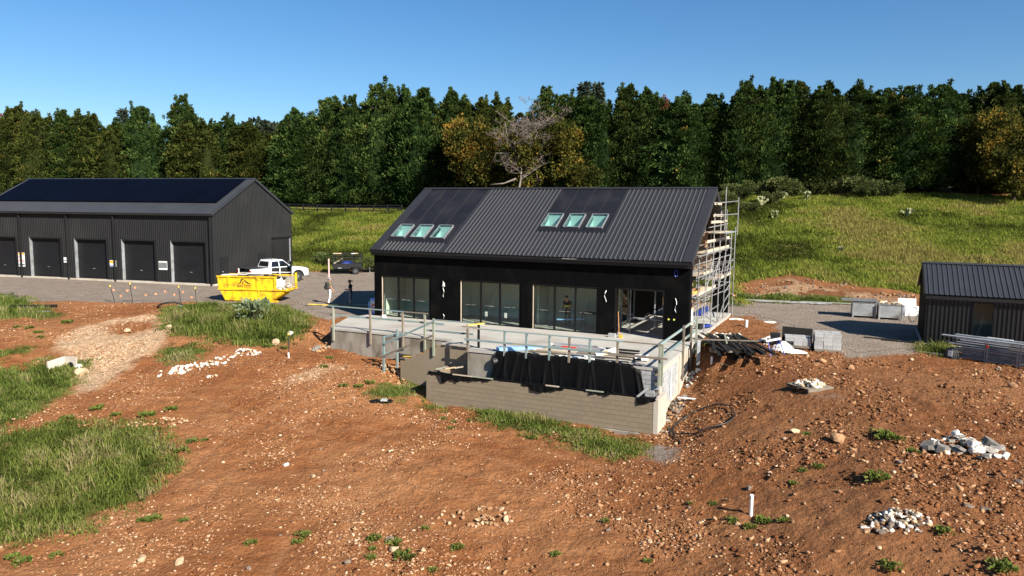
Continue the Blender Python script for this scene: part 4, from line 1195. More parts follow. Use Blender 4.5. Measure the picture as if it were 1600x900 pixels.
def build_walls():
    top = HE - .02
    op = WIN + [PORCH]
    body = MB(); boards = MB()
    edges = [0.0] + [q for o in op for q in o] + [L_H]
    for a, b in zip(edges[0::2], edges[1::2]): body.box(a, b, .0, .22, -.02, WH_)
    body.box(0, L_H, .0, .22, WH_ + .001, top)
    part('front_wall', body, M['black_clad'], house)
    bw = .135
    n = int(L_H / bw); bw = L_H / n
    for i in range(n):
        a, b = i * bw + .006, (i + 1) * bw - .006
        c = (a + b) / 2
        inside = any(o[0] - .06 < c < o[1] + .06 for o in op)
        dz = -.022 - .004 * ((i * 7) % 3)
        boards.box(a, b, dz, -.001, WH_ + .07 if inside else .0, top - .02)
    part('cladding_boards', boards, M['black_clad'], house, kind='stuff')
    # left gable, rear wall, right part
    gab = MB().prism([(0, -.02), (D_H, -.02), (D_H, HE - .05), (D_H / 2, HR - .28), (0, HE - .05)], 'x', .002, .20)
    gab.v = [(x, y if abs(y) > 1e-6 else .222, z) for x, y, z in gab.v]
    part('left_gable_wall', gab, M['black_clad'], house)
    part('rear_wall', MB().box(.2, 14.4, D_H - .22, D_H, -.02, HE + .0), M['black_clad'], house)
    part('rear_pier', MB().box(17.73, L_H + .05, D_H - .35, D_H, -.25, HE + .0), M['black_clad'], house)
    part('rear_lintel', MB().box(14.4, L_H, D_H - .22, D_H - .003, 2.9, HE - .002), M['black_clad'], house)
    part('corner_post', MB().box(L_H - .16, L_H - .002, .221, .55, -.02, HE - .06), M['black_clad'], house)
    part('floor_slab', MB().box(.02, L_H - .02, .02, D_H - .02, -.35, -.006), M['inner_floor'], house)
    part('partition_wall', MB().box(.21, 14.3, 3.0, 3.15, -.005, 5.2), M['inner_wall'], house)
    part('side_lining', MB().box(.205, .24, .225, 2.99, -.005, 3.9), M['inner_wall'], house)
    for sx in (4.75, 9.85): part('cross_wall', MB().box(sx, sx + .12, 1.6, 2.99, -.005, 3.6), M['inner_wall'], house)
    # wall between rooms and porch: glazed
    zr = lambda q: HE - .28 + (q + .25) * KR
    w = MB(); w.prism([(.23, -.005), (1.2, -.005), (1.2, zr(1.2)), (.23, zr(.23))], 'x', 14.40, 14.56); w.prism([(1.2, 2.35), (5.0, 2.35), (5.0, zr(5.0)), (1.2, zr(1.2))], 'x', 14.40, 14.56); w.box(14.40, 14.56, 5.0, D_H - .25, -.005, 4.0)
    part('porch_wall', w, M['black_clad'], house)
    fr = MB()
    for tt in (1.2, 2.45, 3.7, 4.94): fr.box(14.43, 14.53, tt, tt + .06, 0, 2.35)
    fr.box(14.43, 14.53, 1.262, 4.938, 2.28, 2.345)
    pd = part('porch_door', fr, M['alu_grey'], house)
    for tt in (1.27, 2.52, 3.77): part('pane', MB().box(14.475, 14.487, tt, tt + 1.165, .02, 2.275), M['glass'], pd)
build_walls()

def build_windows():
    for k, (a, b) in enumerate(WIN):
        fr = MB()
        fr.box(a + .004, a + .05, .05, .14, .0, WH_ - .004); fr.box(b - .05, b - .004, .05, .14, .0, WH_ - .004)
        fr.box(a + .05, b - .05, .05, .14, WH_ - .06, WH_ - .004); fr.box(a + .05, b - .05, .05, .14, .0, .05)
        w3 = (b - a - .10) / 3
        for i in (1, 2): fr.box(a + .05 + i * w3 - .045, a + .05 + i * w3 + .045, .045, .145, .05, WH_ - .06)
        wn_ = part('window', fr, M['alu_black'], house)
        for i in range(3):
            x0 = a + .05 + i * w3 + (.045 if i else 0); x1 = a + .05 + (i + 1) * w3 - (.045 if i < 2 else 0)
            part('pane', MB().box(x0, x1, .09, .102, .05, WH_ - .06), M['glass'], wn_)
            mb = MB()
            for j in range(9):
                q = x0 + (x1 - x0) * (.2 + .6 * j / 9)
                if (j * 5 + k + i) % 7: mb.box(q, q + .035, .084, .0895, 1.042, 1.055)
            part('safety_strip', mb, M['plaster'], wn_)
        part('sunlit_reveal', MB().box(a - .0, a + .003, -.018, .05, .0, WH_), M['pine_pale'], wn_)  # pale strips on the left jamb only, standing for sunlight on the reveal
        part('sunlit_jamb', MB().box(a + .005, a + .03, -.012, .045, .002, WH_ - .01), M['pine_pale'], wn_)
        part('head_flashing', MB().box(a - .05, b + .05, -.05, -.002, WH_ + .002, WH_ + .05), M['alu_black'], wn_)
    # porch opening
    a, b = PORCH
    fr = MB(); fr.box(a - .09, a, -.03, .30, .0, WH_ + .09); fr.box(b, b + .06, -.03, .25, 0, WH_ + .09); fr.box(a, b, -.03, .25, WH_, WH_ + .09)
    part('porch_frame', fr, M['alu_black'], house)
    sl = MB(); sl.box(a + .42, a + .46, 1.0, 1.06, 0, 2.3); sl.box(a + 1.15, a + 1.21, 3.2, 3.26, .0, 2.5)
    part('porch_posts', sl, M['galv_dull'], house)
    # electrical tails hanging out of the front wall
    for s, z, l in ((4.78, 2.05, .25), (4.78, 1.35, .62), (4.80, .12, .3), (14.38, 1.60, .72), (18.02, 1.40, .72)):
        z0 = z; pts = [(s + .05 * math.sin(i * 1.5 + s), -.05 - .04 * math.sin(i * .9), z0 + l * (1 - i / 5)) for i in range(6)]
        part('cable_tail', MB().path(pts, .018, 6), M['white'], house, smooth=True)
    part('light_wrap', MB().tube((4.80, -.09, 2.02), (4.80, -.09, 2.22), .085, .05, 8), M['clear_film'], house)
    part('cable_loop', MB().path([(17.98 + .09 * math.cos(i * .9), -.05, 3.35 + .17 * math.sin(i * .9)) for i in range(8)], .014, 5), M['blue_steel'], house)
    for s in (17.68, 17.95): part('marker_dot', MB().tube((s, -.045, 1.05), (s, -.03, 1.05), .05, .05, 8), M['cloth_hiviz'], house)
build_windows()

def build_gable():
    S0 = 17.55
    cx, half = D_H / 2, D_H / 2
    zt = lambda t: HE - .25 + (min(t, D_H - t) + .25) * KR
    for i in range(9):
        a = .35 + i * 1.25; b = min(a + 1.235, D_H - .35)
        if b - a < .2: continue
        zb = 2.85
        poly = [(a, zb), (b, zb), (b, zt(b) - .05)] + ([(cx, zt(cx) - .05)] if a < cx < b else []) + [(a, zt(a) - .05)]
        part('gable_sheet', MB().prism(poly, 'x', S0, S0 + .02), M['ply'], house)
    for i in range(14):
        t = .45 + i * .84
        if t > D_H - .3: break
        part('stud', MB().box(S0 + .022, S0 + .112, t, t + .045, 2.85, zt(t) - .12), M['pine_pale'], house)
    for z in (2.80, 4.1, 5.3):
        w_ = (z - HE) / KR + .35 if z > HE else .3
        part('noggin', MB().box(S0 + .113, S0 + .16, max(w_, .3), D_H - max(w_, .3), z, z + .10), M['timber_old'], house)
    part('brace', MB().bar((S0 + .14, 4.2, 2.9), (S0 + .14, 6.4, 5.9), .05, .09), M['ply'], house)
    part('porch_beam', MB().box(S0 - .12, S0 + .0, .23, D_H - .23, 2.45, 2.80), M['black_clad'], house)
    part('porch_ceiling', MB().box(14.57, S0 - .13, .23, D_H - .24, 2.82, 2.86), M['ply'], house)
    # stone chimney in the porch
    ch = part('chimney', MB().box(15.6, 16.9, 8.0, 9.3, -.005, 2.80), M['mortar'], house)
    r = random.Random(3)
    z = 0.0
    while z < 2.6:
        h = r.uniform(.16, .28); q = 15.58
        while q < 16.85:
            w_ = r.uniform(.18, .4); e = min(q + w_, 16.92)
            part('stone', MB().box(q + .01, e - .01, 7.93 + r.uniform(0, .03), 8.002, z + .01, z + h - .01), M['fireplace'], ch)
            q = e
        q = 7.95
        while q < 9.2:
            w_ = r.uniform(.2, .4); e = min(q + w_, 9.3)
            part('stone', MB().box(16.898, 16.96 + r.uniform(0, .03), q + .01, e - .01, z + .01, z + h - .01), M['fireplace'], ch)
            q = e
        z += h
build_gable()

# ------------------------------------------------------------------ concrete terrace and pool shell
def build_terrace():
    t = hthing('concrete_terrace', 'raised grey concrete terrace in front of the house', 'terrace', 9, -3)
    out = [(-.9, -1.4), (.55, -4.9), (8.15, -4.9), (8.15, -6.0), (9.93, -6.0), (9.93, -6.8), (18.95, -6.8), (18.95, -.30), (18.95, 11.5), (18.70, 11.5), (18.70, -.005), (-.55, -.005)]
    walls = [(-.86, -1.42), (.58, -4.86), (8.12, -4.86), (8.12, -5.97), (9.96, -5.97), (9.96, -6.76), (18.91, -6.76), (18.91, 11.4), (18.70, 11.4), (18.70, -.05), (-.5, -.05)]
    part('slab', MB().prism(out, 'z', -.11, 0.0), M['concrete'], t)
    part('left_wall', MB().box(.60, 8.10, -4.86, -4.66, -2.4, -.112), M['concrete_wall'], t)
    part('side_wall', MB().hexa([(-.86, -1.42, -1.6), (.58, -4.86, -1.6), (.75, -4.70, -1.6), (-.66, -1.35, -1.6), (-.86, -1.42, -.112), (.58, -4.86, -.112), (.75, -4.70, -.112), (-.66, -1.35, -.112)]), M['concrete_wall'], t)
    part('pool_wall', MB().box(9.97, 11.7, -6.76, -6.55, -2.6, -.112), M['concrete_wall'], t, label='raw grey concrete pool wall')
    part('pool_wall', MB().box(11.701, 18.90, -6.70, -6.55, -2.6, -.112), M['concrete_wall'], t)
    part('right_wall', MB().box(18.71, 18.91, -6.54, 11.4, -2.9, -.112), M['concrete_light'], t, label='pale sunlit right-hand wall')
    part('left_pool_wall', MB().box(9.97, 10.17, -6.549, -5.0, -2.6, -.112), M['concrete_wall'], t)
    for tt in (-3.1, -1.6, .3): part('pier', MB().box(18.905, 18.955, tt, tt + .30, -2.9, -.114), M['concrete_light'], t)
    # saw cuts in the slab
    for s in (4.2, 14.4): part('joint', MB().box(s, s + .02, -4.7, -.1, 0.0, .003), M['concrete_wall'], t)
    # grey blockwork at the right front corner and in the right wall
    me = MB().box(-.193, .193, -.03, .03, -.093, .093).mesh('block', M['block_grey'])
    for r_i in range(7):
        for c_i in range(4):
            s = 17.55 + c_i * .395 + (.0 if r_i % 2 else -.19)
            if s < 17.3 or s > 18.75: continue
            shared('block', me, t, (s, -6.74, -.22 - r_i * .2))
    for r_i in range(7):
        for c_i in range(7):
            q = -6.1 + c_i * .395 + (.19 if r_i % 2 else 0)
            if q > -3.6: continue
            shared('block', me, t, (18.925, q, -.42 - r_i * .2), (0, 0, math.pi / 2))
    part('white_pipe', MB().path([(18.985, -4.9, -.4), (18.99, -4.9, -1.5), (19.03, -4.85, -1.75)], .025, 6), M['white'], t)
    # steps down to the earth inside the side wall
    for i in range(7):
        z = -.17 * (i + 1)
        part('step', MB().box(8.11 - .32 * (i + 1), 8.11 - .32 * i - .002, -5.95, -4.87, z - 1.3, z), M['concrete_wall'], t)
    st = MB()
    prof = [(5.9, -1.08)]
    for i in range(6): prof += [(6.15 + i * .36, -1.08 + i * .17), (6.15 + i * .36, -1.08 + (i + 1) * .17)]
    prof += [(8.4, -.06), (9.96, -.06), (9.96, -2.5), (5.9, -2.5)]
    st.prism(prof, 'y', -6.18, -6.00)
    part('stair_side_wall', st, M['block_paint'], t, label='stepped taupe wall beside the stairs')
    for i in range(6):
        part('step_former', MB().box(5.98 + i * .36, 6.14 + i * .36, -6.17, -6.03, -1.078 + i * .17, -1.05 + i * .17), M['ply'], t)
    part('formwork_rail', MB().bar((5.2, -4.98, -1.12), (6.5, -5.02, -.98), .03, .07), M['yellow_lvl'], t)
build_terrace()

def build_block_wall():
    t = hthing('block_wall', 'long low taupe concrete-block wall in front of the draped pool', 'wall', 13.9, -8, -2.4)
    x0, x1, zt = 8.70, 19.06, -1.02
    part('core', MB().box(x0 + .01, x1 - .03, -7.992, -7.83, -2.9, zt - .012), M['mortar'], t)
    bw, bh = .398, .2
    me = MB().box(-bw / 2 + .002, bw / 2 - .002, -.002, .06, -.095, .095).mesh('block', M['block_paint'])
    half = MB().box(-bw / 4 + .002, bw / 4 - .002, -.002, .06, -.095, .095).mesh('block', M['block_paint'])
    r = random.Random(8)
    for k in range(7):
        z = zt - .1 - k * bh
        s = x0
        if k % 2:
            shared('block', half, t, (s + bw / 4, -8.0, z)); s += bw / 2
        while s + bw < x1 + .001:
            shared('block', me, t, (s + bw / 2, -8.0 - r.uniform(0, .003), z)); s += bw
        if x1 - s > .15: shared('block', half, t, (s + bw / 4, -8.0, z))
    part('end_wall', MB().box(x1 - .029, x1 + .16, -8.012, -6.62, -3.0, zt + .02), M['concrete_light'], t, label='cream rendered end of the wall')
    part('return_wall', MB().box(x0 - .19, x0 + .009, -8.008, -6.19, -3.0, zt - .001), M['block_paint'], t)
    part('basin_floor', MB().box(x0 + .01, x1 - .03, -7.83, -6.77, -2.2, -2.1), M['black'], t)
    part('footing', MB().box(x0 + .2, x1 + .3, -8.16, -8.013, -3.0, -2.43), M['concrete_wall'], t)
build_block_wall()

def build_membrane():
    n, m = 230, 22
    rf = random.Random(19)
    FOLDS = [(11.6 + 6.5 * (k + rf.random() * .9) / 9, rf.uniform(.02, .07), rf.uniform(.05, .14), rf.uniform(-.5, .5)) for k in range(9)]
    FOLDS += [(p_ + d_, .035, .04, d_ * 4) for p_ in (11.91, 12.98, 14.08, 15.93, 17.15) for d_ in (-.06, .07)]
    s0, s1 = 11.55, 18.15
    v = []; f = []
    for i in range(n + 1):
        u = i / n
        s = s0 + (s1 - s0) * u
        lift = .10 + .05 * math.sin(s * 3.1) + .05 * math.sin(s * 7.7 + 1)
        lift *= .55
        if u > .93: lift += -.35 * ((u - .93) / .07)
        for j in range(m + 1):
            q = j / m
            fold = 0.0
            for (fs, fa, fw, fd) in FOLDS: fold -= fa * math.exp(-((s - fs - fd * (q - .1)) / fw) ** 2) * (.35 + .65 * q)
            fold += .012 * math.sin(s * 4.3 + 2 * q)
            fan = .35 * (s - (s0 + s1) / 2) / ((s1 - s0) / 2) * q * (1 if abs(u - .5) > .4 else .25)
            if q < .12:
                t_ = -6.62 - q / .12 * .22; z = .03 + lift * math.sin(q / .12 * 1.57)
            else:
                w_ = (q - .12) / .88
                t_ = -6.88 - .12 * w_ - .80 * max(0, w_ - .80) / .20 * (w_ > .8) + fold; z = .03 + lift - (1.30 + lift) * min(w_ / .82, 1) + .30 * max(0, w_ - .86) / .14
            v.append((s + fan, t_, z + .012 * math.sin(s * 23 + j)))
    for i in range(n):
        for j in range(m):
            a = i * (m + 1) + j; f.append((a, a + m + 1, a + m + 2, a + 1))
    t = hthing('pool_membrane', 'black waterproof sheet draped over the pool wall below the guard rail', 'tarpaulin', 14, -7, 0)
    mb = MB(); mb.v = v; mb.f = f; mb.m = [0] * len(f)
    o = part('drape', mb, M['membrane'], t, smooth=True)
    sol = o.modifiers.new('thickness', 'SOLIDIFY'); sol.thickness = .008
    # flaps folded out over the top of the block wall
    r = random.Random(4)
    def flap(a, b, depth, nm='flap'):
        mb = MB(); k = int((b - a) / .045)
        cs = sorted([0, 1] + [r.random() for _ in range(max(2, int((b - a) * 2.6)))])
        cd = [.04] + [depth * r.uniform(.25, 1.0) for _ in cs[1:-1]] + [.04]
        top0 = []; top1 = []; low = []
        for i in range(k + 1):
            s = a + (b - a) * i / k; u = i / k
            d = float(np.interp(u, cs, cd)) + .012 * r.random()
            w_ = .02 * math.sin(s * 8) + .015 * math.sin(s * 19)
            top0.append((s, -7.72, -.985)); top1.append((s, -8.03 + w_ * .3, -.98)); low.append((s + .04 * math.sin(s * 5), -8.045 + w_ - .03 * d, -1.0 - d))
        for i in range(k):
            mb.quad(top0[i], top0[i + 1], top1[i + 1], top1[i]); mb.quad(top1[i], top1[i + 1], low[i + 1], low[i])
        q = part(nm, mb, M['membrane'], t)
        sl = q.modifiers.new('thickness', 'SOLIDIFY'); sl.thickness = .006
    flap(9.15, 11.75, .42); flap(13.3, 15.2, .28); flap(16.35, 17.25, .13); flap(18.35, 19.1, .28); flap(8.62, 9.3, .06)
    mb = MB(); mb.path([(s, -7.93 + .03 * math.sin(s * 5), -.975 + .02 * math.sin(s * 9)) for s in np.linspace(8.6, 19.0, 60)], .045, 6)
    part('hem', mb, M['membrane'], t, smooth=True)
    for i, (a, b) in enumerate(((9.9, 10.9), (10.92, 11.9), (14.4, 15.0), (16.2, 16.95))):
        hsingle('timber_batten', MB().box(a, b, -8.06, -7.99, -.955, -.915), M['pine_pale'] if i % 2 == 0 else M['timber_grn'],
                ['pale batten holding the black sheet near the left end of the block wall', 'second batten along the left part of the block wall top', 'short batten at mid block wall below the fifth rail post', 'pale batten on the block wall right of middle'][i], 'batten', (a + b) / 2, -8.02, -.95)
    hsingle('timber_batten', MB().bar((18.35, -8.0, -.98), (18.75, -7.9, -.60), .03, .09), M['galv_dull'], 'grey plank leaning up at the right end of the block wall', 'plank', 18.5, -7.95, -.9)
    # timber scraps over the left basin corner
    for i, (s, tt, l, m_) in enumerate(((9.25, -7.2, .5, 'pine'), (9.55, -6.95, .45, 'pine_pale'), (8.95, -7.45, .4, 'timber_grn'))):
        hsingle('timber_offcut', MB().bar((s - l / 2, tt - .1, -.92 + i * .01), (s + l / 2, tt + .12, -.84 + i * .01), .14, .04), M[m_], ['orange-brown offcut over the left basin corner', 'pale offcut nearest the terrace at the left basin corner', 'greenish offcut at the left end of the block wall'][i], 'timber', s, tt, -.9)
build_membrane()

# ------------------------------------------------------------------ guard rails
def rail_root(label, s, t): return hthing('guard_rail', label, 'guard rail', s, t, 0, 'temporary timber guard rails')
def build_rails():
    ra = rail_root('timber guard rail on four posts along the left edge of the terrace', 3.6, -5)
    for s, m_ in ((.85, 'timber_grn'), (3.24, 'timber_old'), (5.25, 'timber_old'), (6.55, 'timber_grn')):
        part('post', MB().box(s - .045, s + .045, -5.0, -4.91, -.66, 1.17), M[m_], ra)
    part('rail', MB().box(.5, 5.3, -5.0, -4.91, 1.172, 1.217), M['timber_blue'], ra)
    part('rail', MB().box(5.31, 6.72, -5.0, -4.91, 1.172, 1.217), M['timber_old'], ra)
    part('rail', MB().box(.55, 2.6, -4.905, -4.86, .66, .75), M['timber_blue'], ra)
    part('rail', MB().box(2.5, 7.6, -4.858, -4.813, .66, .75), M['timber_blue'], ra)
    rb = rail_root('sloping timber handrail beside the terrace stairs', 6, -6.2)
    part('post', MB().box(4.94, 5.03, -6.33, -6.24, -1.7, .12), M['timber_blue'], rb)
    part('post', MB().box(5.74, 5.83, -6.33, -6.24, -1.4, .52), M['timber_blue'], rb)
    part('post', MB().box(7.79, 7.88, -6.29, -6.20, -.62, 1.20), M['timber_grn'], rb)
    part('handrail', MB().bar((5.05, -6.36, -.25), (7.95, -6.33, 1.10), .045, .09), M['timber_blue'], rb)
    part('handrail', MB().bar((4.75, -6.36, -.98), (7.85, -6.33, .40), .045, .09), M['timber_old'], rb)
    part('handrail', MB().bar((4.85, -6.22, .05), (6.1, -6.22, .33), .045, .09), M['timber_blue'], rb)
    part('handrail', MB().bar((4.85, -6.22, -.78), (6.1, -6.22, -.48), .045, .09), M['timber_blue'], rb)
    rc = rail_root('short timber guard rail between the stairs and the pool corner', 9, -6.1)
    part('rail', MB().box(7.89, 10.0, -6.29, -6.20, 1.12, 1.165), M['timber_blue'], rc)
    part('rail', MB().box(7.4, 9.95, -6.195, -6.15, .55, .64), M['timber_blue'], rc)
    part('post', MB().box(10.20, 10.29, -6.24, -6.15, .002, 1.10), M['black_trim'], rc)
    rd = rail_root('long blue-green timber guard rail along the pool edge above the black sheet', 14.5, -6.85)
    for i, s in enumerate((10.03, 11.91, 12.98, 14.08, 15.0, 15.93, 17.15, 18.94)):
        m_ = ('timber_old', 'timber_blue', 'timber_blue', 'timber_blue', 'timber_old', 'timber_blue', 'timber_old', 'timber_grn')[i]
        part('post', MB().box(s - .045, s + .045, -6.915, -6.825, -.72 if i == 7 else -.12, .985), M[m_], rd)
    part('rail', MB().box(10.3, 17.4, -6.915, -6.825, .987, 1.032), M['timber_blue'], rd)
    part('rail', MB().box(17.41, 19.05, -6.915, -6.825, .987, 1.032), M['timber_old'], rd)
    part('rail', MB().box(9.9, 16.9, -6.965, -6.917, .44, .53), M['timber_blue'], rd)
    part('rail', MB().box(16.8, 19.3, -7.015, -6.967, .42, .51), M['timber_old'], rd)
    part('end_board', MB().bar((9.75, -6.87, 1.06), (10.5, -6.80, 1.05), .10, .05), M['timber_old'], rd)
    hsingle('yellow_board', MB().bar((9.95, -6.75, 1.12), (10.45, -6.05, 1.14), .16, .045), M['yellow_lvl'], 'short yellow board lying on the guard rail corner', 'board', 10.2, -6.4, 1.1)
    re = rail_root('timber guard rail along the right edge of the terrace', 19, -3)
    for tt, zb, zt, m_ in ((-6.72, -.72, 1.0, 'timber_grn'), (-2.7, -1.35, 1.22, 'timber_old'), (-1.0, -1.15, 1.0, 'timber_old'), (.25, -.75, 1.12, 'timber_grn')):
        part('post', MB().box(18.975, 19.06, tt - .045, tt + .045, zb, zt), M[m_], re)
    part('rail', MB().bar((18.93, -6.8, 1.0), (18.93, .35, 1.06), .045, .10), M['timber_blue'], re)
    part('rail', MB().bar((18.93, -6.78, .42), (18.93, .2, .52), .045, .10), M['timber_blue'], re)
build_rails()

# ------------------------------------------------------------------ scaffold at the right gable
def build_scaffold():
    t = hthing('scaffold', 'galvanised tube scaffold with plank decks against the right gable', 'scaffold', 18.5, 6)
    def std(s, tt, z0, z1_): part('standard', MB().tube((s, tt, z0), (s, tt, z1_), .033, n=7), M['galv'], t)
    def led(a, b): part('ledger', MB().tube(a, b, .030, n=6), M['galv'], t)
    def deck(s0, s1, t0, t1, z):
        n = max(2, round((s1 - s0) / .23)); w_ = (s1 - s0) / n
        for i in range(n): part('plank', MB().box(s0 + i * w_ + .008, s0 + (i + 1) * w_ - .008, t0, t1, z, z + .045), M['pine_pale'] if i % 3 else M['galv_dull'], t)
    outer, inner = 18.86, 17.80
    for tt, z in ((1.1, 4.0), (3.0, 4.5), (5.0, 6.3), (7.0, 6.4), (9.0, 6.5), (11.0, 5.2)):
        std(outer, tt, .002, z)
    for tt, z in ((2.0, 3.8), (4.0, 5.6), (6.0, 6.9), (8.0, 6.0), (10.0, 5.0)): std(inner, tt, .002, z)
    std(19.2, 6.3, 5.0, 7.75); std(19.55, 8.6, 5.0, 7.2); std(18.95, 11.9, -.2, 5.4)
    led((19.2, 6.3, 6.9), (19.55, 8.6, 7.0)); led((19.2, 6.3, 6.2), (19.55, 8.6, 6.25)); led((outer, 4.9, 6.85), (19.2, 6.3, 6.9)); led((outer, 4.9, 6.15), (19.2, 6.3, 6.2))
    for z_ in (5.55, 4.6, 3.6, 2.75, 1.5): led((inner - .1, 2.2, z_ - .2), (outer + .1, 10.6, z_ + .15)) if z_ < 5 else led((outer, 3.4, z_), (outer, 9.4, z_ + .1))
    for tt in (3.0, 5.0, 7.0, 9.0): led((outer + .02, tt, 2.1), (outer + .02, tt + 2.0, 3.9))
    for z in (1.0, 2.05, 3.1, 4.15):
        led((outer, .9, z), (outer, 11.2, z)) if z in (2.05, 4.15) else led((outer, .9, z), (outer, 7.3, z))
        led((inner, 1.8, z), (inner, 10.2, z))
    for tt in (1.1, 3.0, 5.0, 7.0, 9.0, 11.0):
        led((inner - .05, tt, 2.0), (outer + .12, tt, 2.0)); led((inner - .05, tt, 4.08), (outer + .12, tt, 4.08))
        if tt > 2: led((inner - .05, tt, 3.2), (outer + .2, tt, 3.35))
    for z0 in (.45, 1.0, 1.55): led((outer + .03, 9.0, z0), (outer + .03, 11.0, z0 + .35))
    led((outer + .03, 7.0, .05), (outer + .03, 9.0, 1.0)); led((outer + .03, 9.0, 3.0), (outer + .03, 11.9, 3.4)); led((outer + .03, 9.0, 2.5), (outer + .03, 11.9, 2.9))
    led((outer + .03, 5.0, 3.0), (outer + .03, 7.0, 3.7)); led((outer + .03, 3.0, 2.6), (outer + .03, 5.0, 2.9))
    deck(inner + .03, outer - .05, .8, 6.4, 2.08); deck(inner + .03, outer - .05, 7.2, 11.9, 2.42); deck(inner + .03, outer - .03, 2.6, 5.2, 3.02)
    deck(inner + .03, outer - .05, 3.2, 10.8, 4.16); deck(inner + .2, 19.5, 5.2, 8.7, 5.2)
    for z, a, b in ((6.1, 4.6, 7.6), (6.75, 4.8, 7.0), (5.75, 4.0, 9.2), (4.75, 3.0, 10.2)):
        part('guard_board', MB().box(outer - .015, outer + .018, a, b, z, z + .14), M['pine_pale'], t)
    for z, a, b in ((4.35, 3.4, 10.4), (2.6, 7.4, 11.6), (2.28, 1.0, 6.2), (3.25, 2.6, 5.2)):
        part('toe_board', MB().box(outer - .05, outer - .02, a, b, z - .14, z), M['pine_pale'], t)
    for z, a, b in ((3.45, 2.0, 4.6), (1.15, 6.0, 10.8), (.72, 5.0, 10.4)):
        part('guard_board', MB().box(inner - .04, inner - .005, a, b, z, z + .16), M['timber_old'], t)
    r = random.Random(6)
    # loose gear on the decks
    for i in range(7):
        s, tt = r.uniform(17.95, 18.5), r.uniform(1.2, 5.8)
        hsingle('timber_offcut', MB().bar((s, tt - .3, 2.16), (s + r.uniform(-.2, .2), tt + .3, 2.18 + .06 * r.random()), .12, .06), M[r.choice(['pine', 'pine_pale', 'ply', 'yellow_lvl'])],
                'timber offcut lying on the lower scaffold deck', 'timber', s, tt, 2.15, 'offcuts on the lower scaffold deck')
build_scaffold()

def porch_clutter():
    # white wrapped boards standing by the front corner
    t = hthing('board_stack', 'stack of white-wrapped boards standing at the right house corner', 'boards', 18.2, 2)
    for i in range(4): part('board', MB().box(17.95 + i * .09, 18.03 + i * .09, .8, 3.0 - .05 * i, .0, 1.22 + .02 * i), M['plaster'], t)
    part('capping', MB().box(17.94, 18.32, .8, 2.95, 1.285, 1.33), M['pine'], t)
    mb = MB(); r = random.Random(2)
    n = 16
    for i in range(n):
        for j in range(n):
            P = lambda a, b: (18.05 + .055 * a, 4.3 + .09 * b, .06 + .13 * abs(math.sin(a * 1.7 + b * .9)) * math.exp(-((a - 8) ** 2 + (b - 8) ** 2) / 50))
            if (i - 8) ** 2 + (j - 8) ** 2 < 60: mb.quad(P(i, j), P(i + 1, j), P(i + 1, j + 1), P(i, j + 1))
    hsingle('blue_tarp', mb, M['blue_tarp'], 'crumpled blue tarp on the slab under the scaffold', 'tarp', 18.4, 5, .0)
    hsingle('blue_tarp', MB().box(17.1, 17.65, 9.2, 11.3, .002, .35), M['blue_tarp'], 'blue wrapped bundle by the rear pier behind the scaffold', 'tarp', 17.4, 10.2, 0)
    hsingle('bucket', MB().tube((18.45, 4.15, 0.002), (18.45, 4.15, .30), .13, .16, 10), M['black'], 'black bucket beside the crumpled blue tarp', 'bucket', 18.45, 4.15, 0)
    hsingle('orange_rod', MB().tube((15.25, -.35, .0), (15.05, .05, 1.25), .022, n=6), M['ply'], 'orange stick leaning in the porch opening', 'stick', 15.2, -.2, 0)
    hsingle('orange_block', MB().box(15.30, 15.46, -.55, -.42, .001, .14), M['orange_sign'], 'small orange block on the terrace before the porch', 'block', 15.38, -.5, 0)
    hsingle('concrete_block', MB().box(14.75, 15.12, -.62, -.42, .001, .19), M['block_grey'], 'grey block lying at the porch jamb', 'block', 14.9, -.5, 0)
    hsingle('metal_plank', MB().box(15.1, 17.1, 2.0, 2.28, .62, .68), M['galv_dull'], 'metal plank on supports inside the porch', 'plank', 16, 2.1, .6)
porch_clutter()

